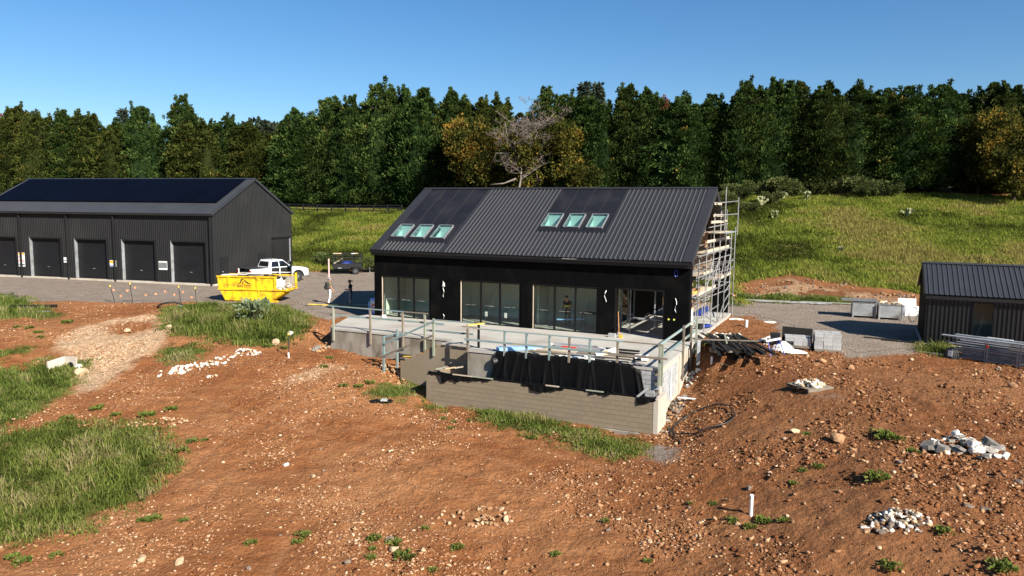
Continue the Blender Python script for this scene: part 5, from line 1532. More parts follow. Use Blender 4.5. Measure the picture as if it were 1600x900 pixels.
def terrace_clutter():
    r = random.Random(21)
    # light blue roll in plastic
    hsingle('blue_roll', MB().bar((11.35, -6.55, .10), (13.15, -5.35, .12), .30, .16), M['light_blue'], 'long light-blue wrapped pack lying across the terrace at the pool corner', 'pack', 12.2, -6, .05)
    hsingle('drain_pipe', MB().tube((11.35, -6.95, -.42), (11.55, -6.72, -.36), .17, .17, 12), M['black'], 'black pipe end poking out under the blue pack', 'pipe', 11.8, -6.7, -.2)
    k = 0
    lay = [(12.6, 14.4, -6.35, 'pine_pale'), (12.8, 14.9, -6.12, 'timber_old'), (13.0, 15.0, -5.9, 'pine_pale'), (14.2, 16.0, -6.4, 'plaster'), (14.6, 16.4, -6.15, 'galv_dull'), (15.0, 16.8, -5.9, 'timber_old'),
           (13.4, 15.6, -4.9, 'foil'), (13.5, 15.7, -4.55, 'foil'), (13.3, 15.4, -4.2, 'galv_dull'), (15.6, 17.4, -4.9, 'galv_dull'), (15.7, 17.5, -4.6, 'charred'), (15.8, 17.4, -4.3, 'charred'), (16.2, 17.9, -5.4, 'galv_dull'), (16.3, 17.9, -5.65, 'charred'), (16.0, 17.6, -6.3, 'pine_pale')]
    desc = ['nearest the pool corner', 'second from the pool edge', 'third from the pool edge', 'under the middle of the pool rail', 'in the middle of the pile', 'at the inner side of the pile', 'shiny, at the back of the pile', 'shiny, second at the back', 'flat, closest to the windows', 'grey, right of the shiny packs', 'black, right of the shiny packs', 'black, closest to the porch', 'grey, near the right rail post', 'dark, near the right rail post', 'pale, at the right end of the pool edge']
    for i, (a, b, tt, m_) in enumerate(lay):
        y = r.uniform(-.06, .06); z = .002 + (i % 3) * .05
        hsingle('building_board', MB().bar((a, tt, z + .04), (b, tt + y * 3, z + .05), .20, .06), M[m_], 'board on the terrace pile, ' + desc[i], 'board', (a + b) / 2, tt, z, 'building materials on the terrace')
    for i in range(9):
        s, tt = r.uniform(12.6, 17.6), r.uniform(-6.5, -4.3)
        hsingle('offcut', MB().bar((s, tt, .12), (s + r.uniform(-.4, .4), tt + r.uniform(-.3, .3), .15), .09, .05), M[r.choice(['white', 'pine_pale', 'plaster', 'timber_grn'])], 'small offcut scattered over the terrace pile', 'offcut', s, tt, .1, 'offcuts on the terrace pile')
    hsingle('orange_clamp', MB().box(14.05, 14.75, -5.35, -5.25, .22, .27).box(14.3, 14.42, -5.36, -5.24, .12, .22), M['red'], 'orange-red clamp lying on the shiny packs', 'tool', 14.4, -5.3, .2)
    t = hthing('printed_bag', 'white and amber printed bag leaning on the terrace pile', 'bag', 16.4, -5.9)
    part('bag', MB().hexa([(16.0, -6.2, .10), (16.75, -5.55, .25), (16.6, -5.4, .28), (15.9, -6.05, .12), (16.02, -6.22, .22), (16.78, -5.6, .42), (16.6, -5.42, .45), (15.9, -6.07, .25)]), M['white'], t)
    part('print', MB().hexa([(16.15, -6.085, .155), (16.45, -5.83, .215), (16.44, -5.81, .22), (16.14, -6.06, .16), (16.15, -6.10, .29), (16.46, -5.845, .345), (16.40, -5.80, .35), (16.1, -6.04, .30)]), M['orange_sign'], t)
    hsingle('white_bundle', MB().bar((17.6, -5.75, .15), (18.15, -5.6, .18), .26, .22), M['white'], 'white bundle at the right end of the terrace pile', 'bundle', 17.9, -5.7, .1)
    hsingle('yellow_tape_roll', MB().tube((1.0, -.5, .001), (1.0, -.5, .16), .13, .13, 12), M['white'], 'white roll standing by the left corner of the house', 'roll', 1.0, -.5, 0)
    # things inside behind the glass
    hsingle('leaning_stick', MB().bar((6.6, 1.6, 0), (7.3, 1.9, 1.9), .08, .05), M['pine_pale'], 'pale stick leaning inside the middle window', 'stick', 6.9, 1.7, 0)
    hsingle('leaning_stick', MB().bar((12.7, 1.3, 0), (13.0, 1.6, 1.5), .06, .04), M['timber_blue'], 'pale stick leaning inside the right window group', 'stick', 12.8, 1.4, 0)
    hsingle('blue_plank', MB().bar((11.3, 1.0, .45), (12.7, 1.6, .50), .25, .05), M['light_blue'], 'pale blue plank on the floor inside the right window group', 'plank', 12, 1.3, .4)
    hsingle('work_bench', MB().box(12.4, 13.7, 1.7, 2.4, .75, .80).box(12.45, 12.53, 1.75, 1.83, 0, .75).box(13.57, 13.65, 1.75, 1.83, 0, .75).box(12.45, 12.53, 2.27, 2.35, 0, .75).box(13.57, 13.65, 2.27, 2.35, 0, .75), M['timber_old'], 'work bench inside behind the right window group', 'bench', 13, 2, 0)
    for i, s in enumerate((7.35, 8.55)): hsingle('paper_note', MB().box(s, s + .16, .104, .108, .45, .72), M['plaster'], ['cream paper stuck low on the middle pane', 'cream paper stuck low on the right pane of the middle window'][i], 'paper', s, .1, .45)
terrace_clutter()
# ------------------------------------------------------------------ sheds
def corr(mb, P, x0, x1, pitch, h, y0f, y1f, first=0.0, wb=.5, wt=.28):
    """ribbed wall sheet: P(x, depth, z); y0f/y1f give bottom/top height at x"""
    prof = [(x0, 0.0)]; k = math.ceil((x0 - first) / pitch)
    while first + k * pitch + pitch * wb / 2 < x1:
        c = first + k * pitch
        if c - pitch * wb / 2 > x0: prof += [(c - pitch * wb / 2, 0), (c - pitch * wt / 2, h), (c + pitch * wt / 2, h), (c + pitch * wb / 2, 0)]
        k += 1
    prof.append((x1, 0.0))
    for (a, ha), (b, hb) in zip(prof[:-1], prof[1:]):
        mb.quad(P(a, ha, y0f(a)), P(b, hb, y0f(b)), P(b, hb, y1f(b)), P(a, ha, y1f(a)))
    return mb

def big_shed():
    SL, SD, He, Hr, Hd = 25.38, 11.62, 5.96, 8.94, 3.61
    yaw = .2789
    t = lthing('storage_shed', 'long dark grey steel shed with roller doors and solar panels', 'shed', (-24.53, 61.08, -.15), -yaw)
    k = (Hr - He) / (SD / 2); th = math.atan(k); ct, sn = math.cos(th), math.sin(th); sl = SD / 2 / ct
    doors = [(-.62 - i * 5.0 - 3.51, -.62 - i * 5.0) for i in range(5)]
    # front wall between and above doors
    P = lambda x, h, z: (x, -h, z)
    mb = MB()
    edges = [-SL] + [q for d in reversed(doors) for q in d] + [0]
    for a, b in zip(edges[0::2], edges[1::2]): corr(mb, P, a, b, .19, .048, lambda x: .12, lambda x: Hd)
    corr(mb, P, -SL, 0, .19, .048, lambda x: Hd + .10, lambda x: He - .12)
    for d in doors: corr(mb, P, d[0], d[1], .19, .048, lambda x: Hd, lambda x: Hd + .10)
    corr(mb, P, -SL, 0, .19, .048, lambda x: Hd, lambda x: Hd + .0)
    for a, b in zip(edges[0::2], edges[1::2]): corr(mb, P, a, b, .19, .048, lambda x: Hd, lambda x: Hd + .10)
    part('front_wall', mb, M['shed'], t)
    body = MB(); body.box(-SL + .01, -.03, .45, SD - .02, 0, He - .1)
    for a, b in zip(edges[0::2], edges[1::2]): body.box(a + .01, b - .01, .012, .44, 0, Hd)
    body.box(-SL + .01, -.03, .012, .44, Hd + .05, He - .1)
    part('inner_structure', body, M['shed'], t)
    part('floor_slab', MB().box(-SL - .05, .06, -.12, SD + .05, -.3, .115), M['concrete_light'], t)
    for i, (a, b) in enumerate(doors):
        d = MB()
        n = 38
        for j in range(n):
            z0 = .12 + (Hd - .22) * j / n; z1_ = .12 + (Hd - .22) * (j + 1) / n
            d.quad((a + .06, .26, z0), (b - .06, .26, z0), (b - .06, .235, (z0 + z1_) / 2), (a + .06, .235, (z0 + z1_) / 2))
            d.quad((a + .06, .235, (z0 + z1_) / 2), (b - .06, .235, (z0 + z1_) / 2), (b - .06, .26, z1_), (a + .06, .26, z1_))
        dr = part('roller_door', d, M['shutter'], t)
        part('guide', MB().box(a + .001, a + .05, -.03, .27, .118, Hd), M['galv_dull'] if 1 else M['shed'], dr)  # left guide coloured paler than the right to stand for its sunlit reveal
        part('guide', MB().box(b - .09, b - .001, -.05, .27, .118, Hd), M['shutter'], dr)
        part('head', MB().box(a + .001, b - .001, -.02, .30, Hd - .10, Hd + .02), M['shutter'], dr)
        part('bottom_rail', MB().box(a + .09, b - .09, .20, .265, .12, .20), M['black_trim'], dr)
        part('handle', MB().box((a + b) / 2 - .12, (a + b) / 2 + .12, .21, .232, .98, 1.03), M['galv'], dr)
    # gable end facing the yard
    Pg = lambda y, h, z: (h, y, z)
    top = lambda y: (He + min(y, SD - y) * k) - .06
    mb = MB()
    corr(mb, Pg, 0, SD / 2, .19, .018, lambda y: .118, top); corr(mb, Pg, SD / 2, SD, .19, .018, lambda y: .118, top)
    part('gable_wall', mb, M['shed'], t)
    gb = MB().prism([(0.02, .1), (SD - .02, .1), (SD - .02, He - .12), (SD / 2, Hr - .14), (0.02, He - .12)], 'x', -.03, -.004)
    part('gable_lining', gb, M['shed'], t)
    gl = MB().prism([(0.0, .1), (SD, .1), (SD, He - .1), (SD / 2, Hr - .12), (0.0, He - .1)], 'x', -SL, -SL + .03)
    part('far_gable_wall', gl, M['shed'], t)
    part('rear_wall', corr(MB(), lambda x, h, z: (x, SD + h, z), -SL, 0, .19, .03, lambda x: .118, lambda x: He - .1), M['shed'], t)
    for y0 in (.95, 6.2):
        d = part('side_door', MB().box(.022, .05, y0, y0 + .92, .12, 2.2), M['shed'], t)
        part('frame', MB().box(.02, .06, y0 - .05, y0 - .002, .12, 2.25).box(.02, .06, y0 + .922, y0 + .97, .12, 2.25).box(.02, .065, y0 - .05, y0 + .97, 2.2, 2.27), M['shed'], d)
        part('handle', MB().box(.051, .11, y0 + .08, y0 + .2, 1.02, 1.10), M['galv'], d)
    d = part('roller_door', MB().box(.022, .04, 8.3, 11.1, .12, 3.5), M['shed'], t)
    part('head', MB().box(.02, .11, 8.2, 11.2, 3.5, 3.66), M['black_trim'], d)
    part('guide', MB().box(.02, .08, 11.1, 11.2, .12, 3.5), M['galv_dull'], d)
    # roof
    def RP(x, y, h, rear=False):
        yy = -.18 + y * ct - h * sn; z = He - .18 * k + y * sn + h * ct
        return (x, SD - yy if rear else yy, z)
    full = (SD / 2 + .18) / ct
    for rear in (False, True):
        s = -SL - .1
        rf = None
        mb = MB()
        n = int((SL + .2) / .19)
        prof = []
        for i in range(n + 1):
            c = -SL - .1 + i * .19
            prof += [(c, 0), (c + .06, 0), (c + .08, .028), (c + .15, .028), (c + .17, 0)]
        for (a, ha), (b, hb) in zip(prof[:-1], prof[1:]):
            if b > .1: break
            mb.quad(RP(a, 0, ha, rear), RP(b, 0, hb, rear), RP(b, full - .03, hb, rear), RP(a, full - .03, ha, rear))
        part('roof', mb, M['shed_roof'], t)
        u = MB(); u.hexa([RP(-SL - .08, .02, -.12, rear), RP(.08, .02, -.12, rear), RP(.08, full - .04, -.12, rear), RP(-SL - .08, full - .04, -.12, rear), RP(-SL - .08, .02, -.01, rear), RP(.08, .02, -.01, rear), RP(.08, full - .04, -.01, rear), RP(-SL - .08, full - .04, -.01, rear)])
        part('roof_lining', u, M['shed'], t)
        part('barge_cap', MB().hexa([RP(.02, -.02, -.16, rear), RP(.16, -.02, -.16, rear), RP(.16, full, -.16, rear), RP(.02, full, -.16, rear), RP(.02, -.02, .05, rear), RP(.16, -.02, .05, rear), RP(.16, full, .05, rear), RP(.02, full, .05, rear)]), M['shed_roof'], t)
    rc = MB()
    for rear in (False, True):
        rc.hexa([RP(-SL - .1, full - .22, .035, rear), RP(.15, full - .22, .035, rear), RP(.15, full + .01, .035, rear), RP(-SL - .1, full + .01, .035, rear), RP(-SL - .1, full - .22, .055, rear), RP(.15, full - .22, .055, rear), RP(.15, full + .01, .055, rear), RP(-SL - .1, full + .01, .055, rear)])
    part('ridge_cap', rc, M['shed_roof'], t)
    part('gutter', MB().box(-SL - .1, .12, -.34, -.19, He - .26, He - .08), M['shed'], t)
    for x in (-.06, -9.75, -14.75, -20.0):
        part('downpipe', MB().box(x - .10, x + .02, -.20, -.09, .0, He - .26), M['shed'], t)
    part('corner_trim', MB().box(-.10, .035, -.045, .012, .118, He - .12), M['shed'], t)
    # solar array: two rows of panels standing off the roof
    n = 22; w = 1.105; x1 = -.55
    y0, hgt = full - .30 - 2 * 2.29, 2.27
    for rr in range(2):
        for c in range(n):
            a = x1 - (c + 1) * w + .012; b = x1 - c * w - .012; c0 = y0 + rr * 2.29; c1 = c0 + hgt
            H = lambda h0, h1, e: [RP(a + e, c0 + e, h0), RP(b - e, c0 + e, h0), RP(b - e, c1 - e, h0), RP(a + e, c1 - e, h0), RP(a + e, c0 + e, h1), RP(b - e, c0 + e, h1), RP(b - e, c1 - e, h1), RP(a + e, c1 - e, h1)]
            p_ = part('solar_panel', MB().hexa(H(.10, .135, 0)), M['solar_frame'], t)
            part('cells', MB().hexa(H(.1352, .138, .022)), M['solar'], p_)
    # notices on the wall beside the doors
    def notice(x, z, w_, h_, label_, bands):
        nt_ = part('notice', MB().box(x, x + w_, -.06, -.045, z, z + h_), M['white'], t, label=label_)
        for (f0, f1, m_) in bands: part('band', MB().box(x + .02, x + w_ - .02, -.066, -.0605, z + h_ * f0, z + h_ * f1), M[m_], nt_)
    notice(-20.45, .95, .72, 1.25, 'tall safety notice with an amber header', [(.86, .98, 'orange_sign'), (.62, .80, 'plaster'), (.36, .5, 'pink'), (.08, .2, 'galv_dull')])
    notice(-15.35, 1.45, .34, .46, 'small white notice', [(.3, .5, 'galv_dull')])
    notice(-10.40, 1.25, .66, .55, 'safety notice with amber top and blue foot', [(.55, .95, 'orange_sign'), (.05, .2, 'blue_steel')])
    notice(-5.35, 1.15, .85, .72, 'white site plan sheet', [(.2, .85, 'alu_grey')])
big_shed()

def small_shed():
    F = (21.06, 37.64)
    W_, Dp, He, Hr = 7.6, 5.0, 2.68, 3.98
    t = lthing('garden_shed', 'small black ribbed-steel shed with a charcoal gable roof at right', 'shed', (F[0], F[1], -.2), -HYAW)
    k = (Hr - He) / (Dp / 2); th = math.atan(k); ct, sn = math.cos(th), math.sin(th)
    P = lambda x, h, z: (x, -h, z)
    wx0, wx1, wz0, wz1 = 2.05, 2.95, .25, 2.25
    mb = MB()
    corr(mb, P, 0, wx0, .19, .035, lambda x: .03, lambda x: He - .05, first=.13); corr(mb, P, wx1, W_, .19, .035, lambda x: .03, lambda x: He - .05, first=.13)
    corr(mb, P, wx0, wx1, .19, .035, lambda x: .03, lambda x: wz0, first=.13); corr(mb, P, wx0, wx1, .19, .035, lambda x: wz1, lambda x: He - .05, first=.13)
    part('front_wall', mb, M['black_trim'], t)
    b = MB(); b.box(.02, wx0, .02, .12, 0, He - .06); b.box(wx1, W_ - .02, .02, .12, 0, He - .06); b.box(wx0, wx1, .02, .12, 0, wz0); b.box(wx0, wx1, .02, .12, wz1, He - .06)
    part('front_lining', b, M['black_trim'], t)
    for x in (0, W_ - .1):
        part('gable_wall', MB().prism([(.121, 0), (Dp - .121, 0), (Dp - .121, He - .05), (Dp / 2, Hr - .12), (.121, He - .05)], 'x', x, x + .1), M['black_clad'], t)
    part('rear_wall', MB().box(.02, W_ - .02, Dp - .12, Dp, 0, He - .06), M['black_clad'], t)
    part('window_backing', MB().box(.12, W_ - .12, 1.9, 1.95, .03, 2.5), M['inner_wall'], t)  # pale green-grey panel added behind the window to offset its brown reflection
    part('floor', MB().box(-.1, W_ + .1, -.1, Dp + .1, -.3, .02), M['concrete_light'], t)
    fr = MB(); fr.box(wx0 - .03, wx0 + .05, -.06, .1, wz0 - .03, wz1 + .03); fr.box(wx1 - .05, wx1 + .03, -.06, .1, wz0 - .03, wz1 + .03); fr.box(wx0 + .05, wx1 - .05, -.06, .1, wz1 - .04, wz1 + .03); fr.box(wx0 + .05, wx1 - .05, -.06, .1, wz0 - .03, wz0 + .04)
    wi = part('window', fr, M['alu_black'], t)
    part('pane', MB().box(wx0 + .05, wx1 - .05, -.01, .005, wz0 + .04, wz1 - .04), M['glass'], wi)
    single('leaning_pole', MB().bar((wx0 + .2, .5, .1), (wx0 + .6, .8, 1.5), .05, .04), M['pine_pale'], 'pale pole leaning inside the window of the small black shed', 'pole', tuple(t.location), -HYAW, (0, 0, 0))
    def RP(x, y, h, rear=False):
        yy = -.22 + y * ct - h * sn; z = He - .22 * k + y * sn + h * ct
        return (x, Dp - yy if rear else yy, z)
    full = (Dp / 2 + .22) / ct
    for rear in (False, True):
        n = int((W_ + .2) / .23)
        for i in range(n + 1):
            a = -.1 + i * .23; q = MB()
            for (x0, h0), (x1, h1) in zip([(a, 0), (a + .165, 0), (a + .18, .035), (a + .205, .035)], [(a + .165, 0), (a + .18, .035), (a + .205, .035), (a + .23, 0)]):
                q.quad(RP(x0, 0, h0, rear), RP(x1, 0, h1, rear), RP(x1, full - .02, h1, rear), RP(x0, full - .02, h0, rear))
            part('roof_sheet', q, M['shed_roof'], t)
        part('roof_lining', MB().hexa([RP(-.08, .02, -.1, rear), RP(W_ + .08, .02, -.1, rear), RP(W_ + .08, full - .03, -.1, rear), RP(-.08, full - .03, -.1, rear), RP(-.08, .02, -.01, rear), RP(W_ + .08, .02, -.01, rear), RP(W_ + .08, full - .03, -.01, rear), RP(-.08, full - .03, -.01, rear)]), M['black_trim'], t)
        part('barge_cap', MB().hexa([RP(-.14, -.01, -.14, rear), RP(-.085, -.01, -.14, rear), RP(-.085, full, -.14, rear), RP(-.14, full, -.14, rear), RP(-.14, -.01, .045, rear), RP(-.085, -.01, .045, rear), RP(-.085, full, .045, rear), RP(-.14, full, .045, rear)]), M['black_trim'], t)
    rc = MB()
    for rear in (False, True):
        rc.hexa([RP(-.12, full - .16, .04, rear), RP(W_ + .12, full - .16, .04, rear), RP(W_ + .12, full + .01, .04, rear), RP(-.12, full + .01, .04, rear), RP(-.12, full - .16, .06, rear), RP(W_ + .12, full - .16, .06, rear), RP(W_ + .12, full + .01, .06, rear), RP(-.12, full + .01, .06, rear)])
    part('ridge_cap', rc, M['shed_roof'], t)
    part('fascia', MB().box(-.08, W_ + .08, -.225, -.19, He - .36, He - .19), M['black_trim'], t)
small_shed()
# ------------------------------------------------------------------ vehicles and skip bin
def wheel(parent, x, y, r, w, side):
    prof = [(r * .55, w * .5), (r * .90, w * .5), (r, w * .36), (r, -w * .36), (r * .90, -w * .5), (r * .55, -w * .5)]
    mb = MB(); n = 22; k = len(prof)
    for i in range(n):
        a = 2 * math.pi * i / n
        for q, o in prof: mb.v.append((x + q * math.cos(a), y + o, r + q * math.sin(a)))
    for i in range(n):
        for j in range(k - 1):
            a = i * k + j; b = ((i + 1) % n) * k + j
            mb.f.append((a, b, b + 1, a + 1)); mb.m.append(0)
    wh = part('wheel', mb, M['rubber'], parent, smooth=False)
    rm = MB()
    yo = y + side * w * .30
    rm.tube((x, y - side * w * .2, r), (x, yo, r), r * .57, r * .57, 18)
    part('rim', rm, M['rim'], wh)
    sp = MB()
    for i in range(6):
        a = math.pi / 3 * i
        sp.bar((x, yo + side * .012, r), (x + math.cos(a) * r * .52, yo + side * .012, r + math.sin(a) * r * .52), .07, .03)
    part('spokes', sp, M['alu_grey'], wh)
    return wh

def arc(cx, r, z0, n=9, rev=False):
    a0 = math.asin(min(1, (z0 - .42) / r)) if False else 0
    pts = [(cx + r * math.cos(math.pi * i / n), .42 + r * math.sin(math.pi * i / n)) for i in range(n + 1)]
    return pts if not rev else pts[::-1]

def ute():
    hd = math.radians(50)
    # rear-right wheel stands left of the front-right wheel seen past the skip
    fx, fy = -19.15, 65.75
    c, s = math.cos(hd), math.sin(hd)
    # local: x forward, y left; front-right wheel at (1.62,-.82)
    ox = fx - (1.62 * c + .82 * s); oy = fy - (1.62 * s - .82 * c)
    t = lthing('pickup_truck', 'white dual-cab pickup truck with an open side door, parked behind the skip', 'truck', (ox, oy, z1(ox, oy) + .012), hd)
    t.scale = (1.08, 1.08, 1.08)
    hw = .93
    lower = [(-2.66, .62), (-2.66, 1.20), (-.98, 1.22), (.85, 1.22), (1.05, 1.24), (2.15, 1.16), (2.5, 1.04), (2.62, .85), (2.60, .50), (2.14, .45)] + [(1.62 + .50 * math.cos(a), .42 + .50 * math.sin(a)) for a in np.linspace(.1, math.pi - .1, 9)] + [(1.1, .42), (-1.08, .42)] + [(-1.60 + .50 * math.cos(a), .42 + .50 * math.sin(a)) for a in np.linspace(.1, math.pi - .1, 9)] + [(-2.12, .55)]
    # body is hollow at the tub: two sides, floor, front
    cabf = [p for p in lower]
    part('body', MB().prism([(-1.0, .45), (-1.0, 1.22), (.85, 1.22), (1.05, 1.24), (2.15, 1.16), (2.5, 1.04), (2.62, .85), (2.60, .50), (2.14, .45)] + [(1.62 + .50 * math.cos(a), .42 + .50 * math.sin(a)) for a in np.linspace(.1, math.pi - .1, 9)] + [(1.1, .42)], 'y', -hw, hw), M['white_paint'], t, bevel=.05)
    tub = [(-2.66, .60), (-2.66, 1.20), (-1.005, 1.22), (-1.005, .45)] + [(-1.60 + .50 * math.cos(a), .42 + .50 * math.sin(a)) for a in np.linspace(.1, math.pi - .1, 9)] + [(-2.12, .55)]
    for sd in (-1, 1):
        part('tub_side', MB().prism(tub, 'y', sd * hw, sd * (hw - .14)), M['white_paint'], t, bevel=.02)
    part('tub_floor', MB().box(-2.62, -1.01, -hw + .142, hw - .142, .70, .76), M['black'], t)
    part('tub_cover', MB().box(-2.60, -1.02, -hw + .10, hw - .10, 1.222, 1.26), M['shed_roof'], t)
    part('tub_shade_panels', MB().box(-2.60, -1.03, -hw + .143, -hw + .16, .761, 1.22).box(-2.60, -1.03, hw - .16, hw - .143, .761, 1.22).box(-2.30, -2.26, -hw + .16, hw - .16, .761, 1.22), M['black'], t)  # black panels added to stand for the shade inside the open tub
    tg = part('tailgate', MB().box(-3.06, -2.67, -hw + .12, hw - .12, .66, .72), M['black'], t, bevel=.01)
    part('bumper', MB().box(-2.80, -2.64, -.86, .86, .46, .64), M['black'], t, bevel=.02)
    for sd in (-1, 1): part('tail_light', MB().box(-2.70, -2.58, sd * (hw + .01) - (.12 if sd > 0 else 0), sd * (hw + .01) + (.12 if sd < 0 else 0), .78, 1.12), M['red_lamp'], t)
    # cab
    base = [(-1.0, 1.215), (1.08, 1.235)]; topp = [(-.80, 1.86), (.32, 1.88)]
    cab = MB(); h0, h1 = .89, .70
    cab.hexa([(-1.0, -h0, 1.21), (1.10, -h0, 1.23), (1.10, h0, 1.23), (-1.0, h0, 1.21), (-.80, -h1, 1.84), (.34, -h1, 1.86), (.34, h1, 1.86), (-.80, h1, 1.84)])
    part('cab', cab, M['white_paint'], t, bevel=.06)
    def on_side(sd, pts):
        out = []
        for x, z in pts:
            f_ = (z - 1.21) / .65; y = h0 + (h1 - h0) * f_
            out.append((x, sd * (y + .012), z))
        return out
    for sd in (-1, 1):
        part('side_window', MB().prism([(0, 0)] * 3, 'y', 0, 0) if False else _sheet(on_side(sd, [(-.80, 1.30), (-.10, 1.30), (-.10, 1.74), (-.66, 1.73)]), .01), M['car_glass'], t)
        part('side_window', _sheet(on_side(sd, [(-.02, 1.30), (.88, 1.31), (.36, 1.76), (-.02, 1.75)]), .01), M['car_glass'], t)
    part('rear_window', _sheet([(-.965, -.70, 1.32), (-.965, .70, 1.32), (-.855, .60, 1.72), (-.855, -.60, 1.72)], .02), M['car_glass'], t)
    part('windscreen', _sheet([(1.06, -.76, 1.27), (1.06, .76, 1.27), (.42, .62, 1.80), (.42, -.62, 1.80)], .02), M['car_glass'], t)
    # doors: front right one stands open
    dop = MB(); dop.quad((-.02, -hw - .006, .50), (.92, -hw - .006, .50), (.92, -hw - .006, 1.24), (-.02, -hw - .006, 1.24))
    part('dark_doorway_plate', _sheet([(-.02, -hw - .004, .50), (.92, -hw - .004, .50), (.92, -hw - .004, 1.24), (-.02, -hw - .004, 1.24)], .006), M['black'], t)  # black plates on the solid body stand for the shaded cab interior
    part('dark_doorway_plate', _sheet([(-.86, -hw - .004, .56), (-.10, -hw - .004, .50), (-.10, -hw - .004, 1.24), (-.80, -hw - .004, 1.24)], .006), M['black'], t)
    a = math.radians(62); dx, dy = math.cos(a), math.sin(a)
    dl = .98
    d = MB(); d.hexa([(.93, -hw, .50), (.93 - dl * dx, -hw - dl * dy, .50), (.93 - dl * dx + .04, -hw - dl * dy - .04, .50), (.97, -hw - .04, .50), (.93, -hw, 1.24), (.93 - dl * dx, -hw - dl * dy, 1.24), (.93 - dl * dx + .04, -hw - dl * dy - .04, 1.24), (.97, -hw - .04, 1.24)])
    dr = part('door', d, M['white_paint'], t)
    part('door_window', _sheet([(.90, -hw - .03, 1.27), (.93 - dl * dx, -hw - dl * dy, 1.27), (.93 - dl * dx * .9, -hw - dl * dy * .9 + .1, 1.74), (.62, -hw - .1, 1.74)], .02), M['car_glass'], dr)
    part('mirror', MB().box(.80, .92, -1.18, -.96, 1.22, 1.40), M['black'], t, bevel=.03)
    part('mirror', MB().box(.80, .92, .96, 1.18, 1.22, 1.40), M['black'], t, bevel=.03)
    for cx in (1.62, -1.60):
        for sd in (-1, 1):
            fl = MB(); n = 12
            for i in range(n):
                a0, a1 = math.pi * i / n, math.pi * (i + 1) / n
                q = lambda a_, r_, y_: (cx + r_ * math.cos(a_), sd * y_, .42 + r_ * math.sin(a_))
                fl.hexa([q(a0, .49, hw - .02), q(a1, .49, hw - .02), q(a1, .49, hw + .06), q(a0, .49, hw + .06), q(a0, .57, hw - .02), q(a1, .57, hw - .02), q(a1, .56, hw + .05), q(a0, .56, hw + .05)])
            part('wheel_flare', fl, M['black'], t)
            wheel(t, cx, sd * .82, .41, .28, sd)
    part('side_step', MB().box(-1.0, 1.0, -hw - .12, -hw + .02, .36, .42), M['black'], t)
    part('grille', MB().box(2.60, 2.66, -.6, .6, .66, 1.0), M['black'], t)
    for sd in (-1, 1): part('headlight', MB().box(2.48, 2.60, sd * .78 - .14, sd * .78 + .14, .86, 1.02), M['white'], t)
    part('aerial', MB().tube((-.2, 0, 1.86), (-.25, 0, 1.98), .03, .01, 6), M['black'], t)

def _sheet(pts, th):
    """flat plate of a little thickness from 4 corner points"""
    p = [Vector(q) for q in pts]
    n = (p[1] - p[0]).cross(p[3] - p[0]).normalized() * th
    mb = MB(); mb.hexa([p[0], p[1], p[2], p[3], p[0] + n, p[1] + n, p[2] + n, p[3] + n]); return mb
ute()

def text_mesh(body, size, mat):
    cu = bpy.data.curves.new('lettering', 'FONT'); cu.body = body; cu.size = size; cu.extrude = .004; cu.align_x = 'CENTER'
    o = bpy.data.objects.new('lettering_tmp', cu); COL.objects.link(o)
    bpy.context.view_layer.update()
    me = bpy.data.meshes.new_from_object(o.evaluated_get(bpy.context.evaluated_depsgraph_get()))
    bpy.data.objects.remove(o); bpy.data.curves.remove(cu)
    me.materials.clear(); me.materials.append(mat); me.name = 'lettering'
    return me

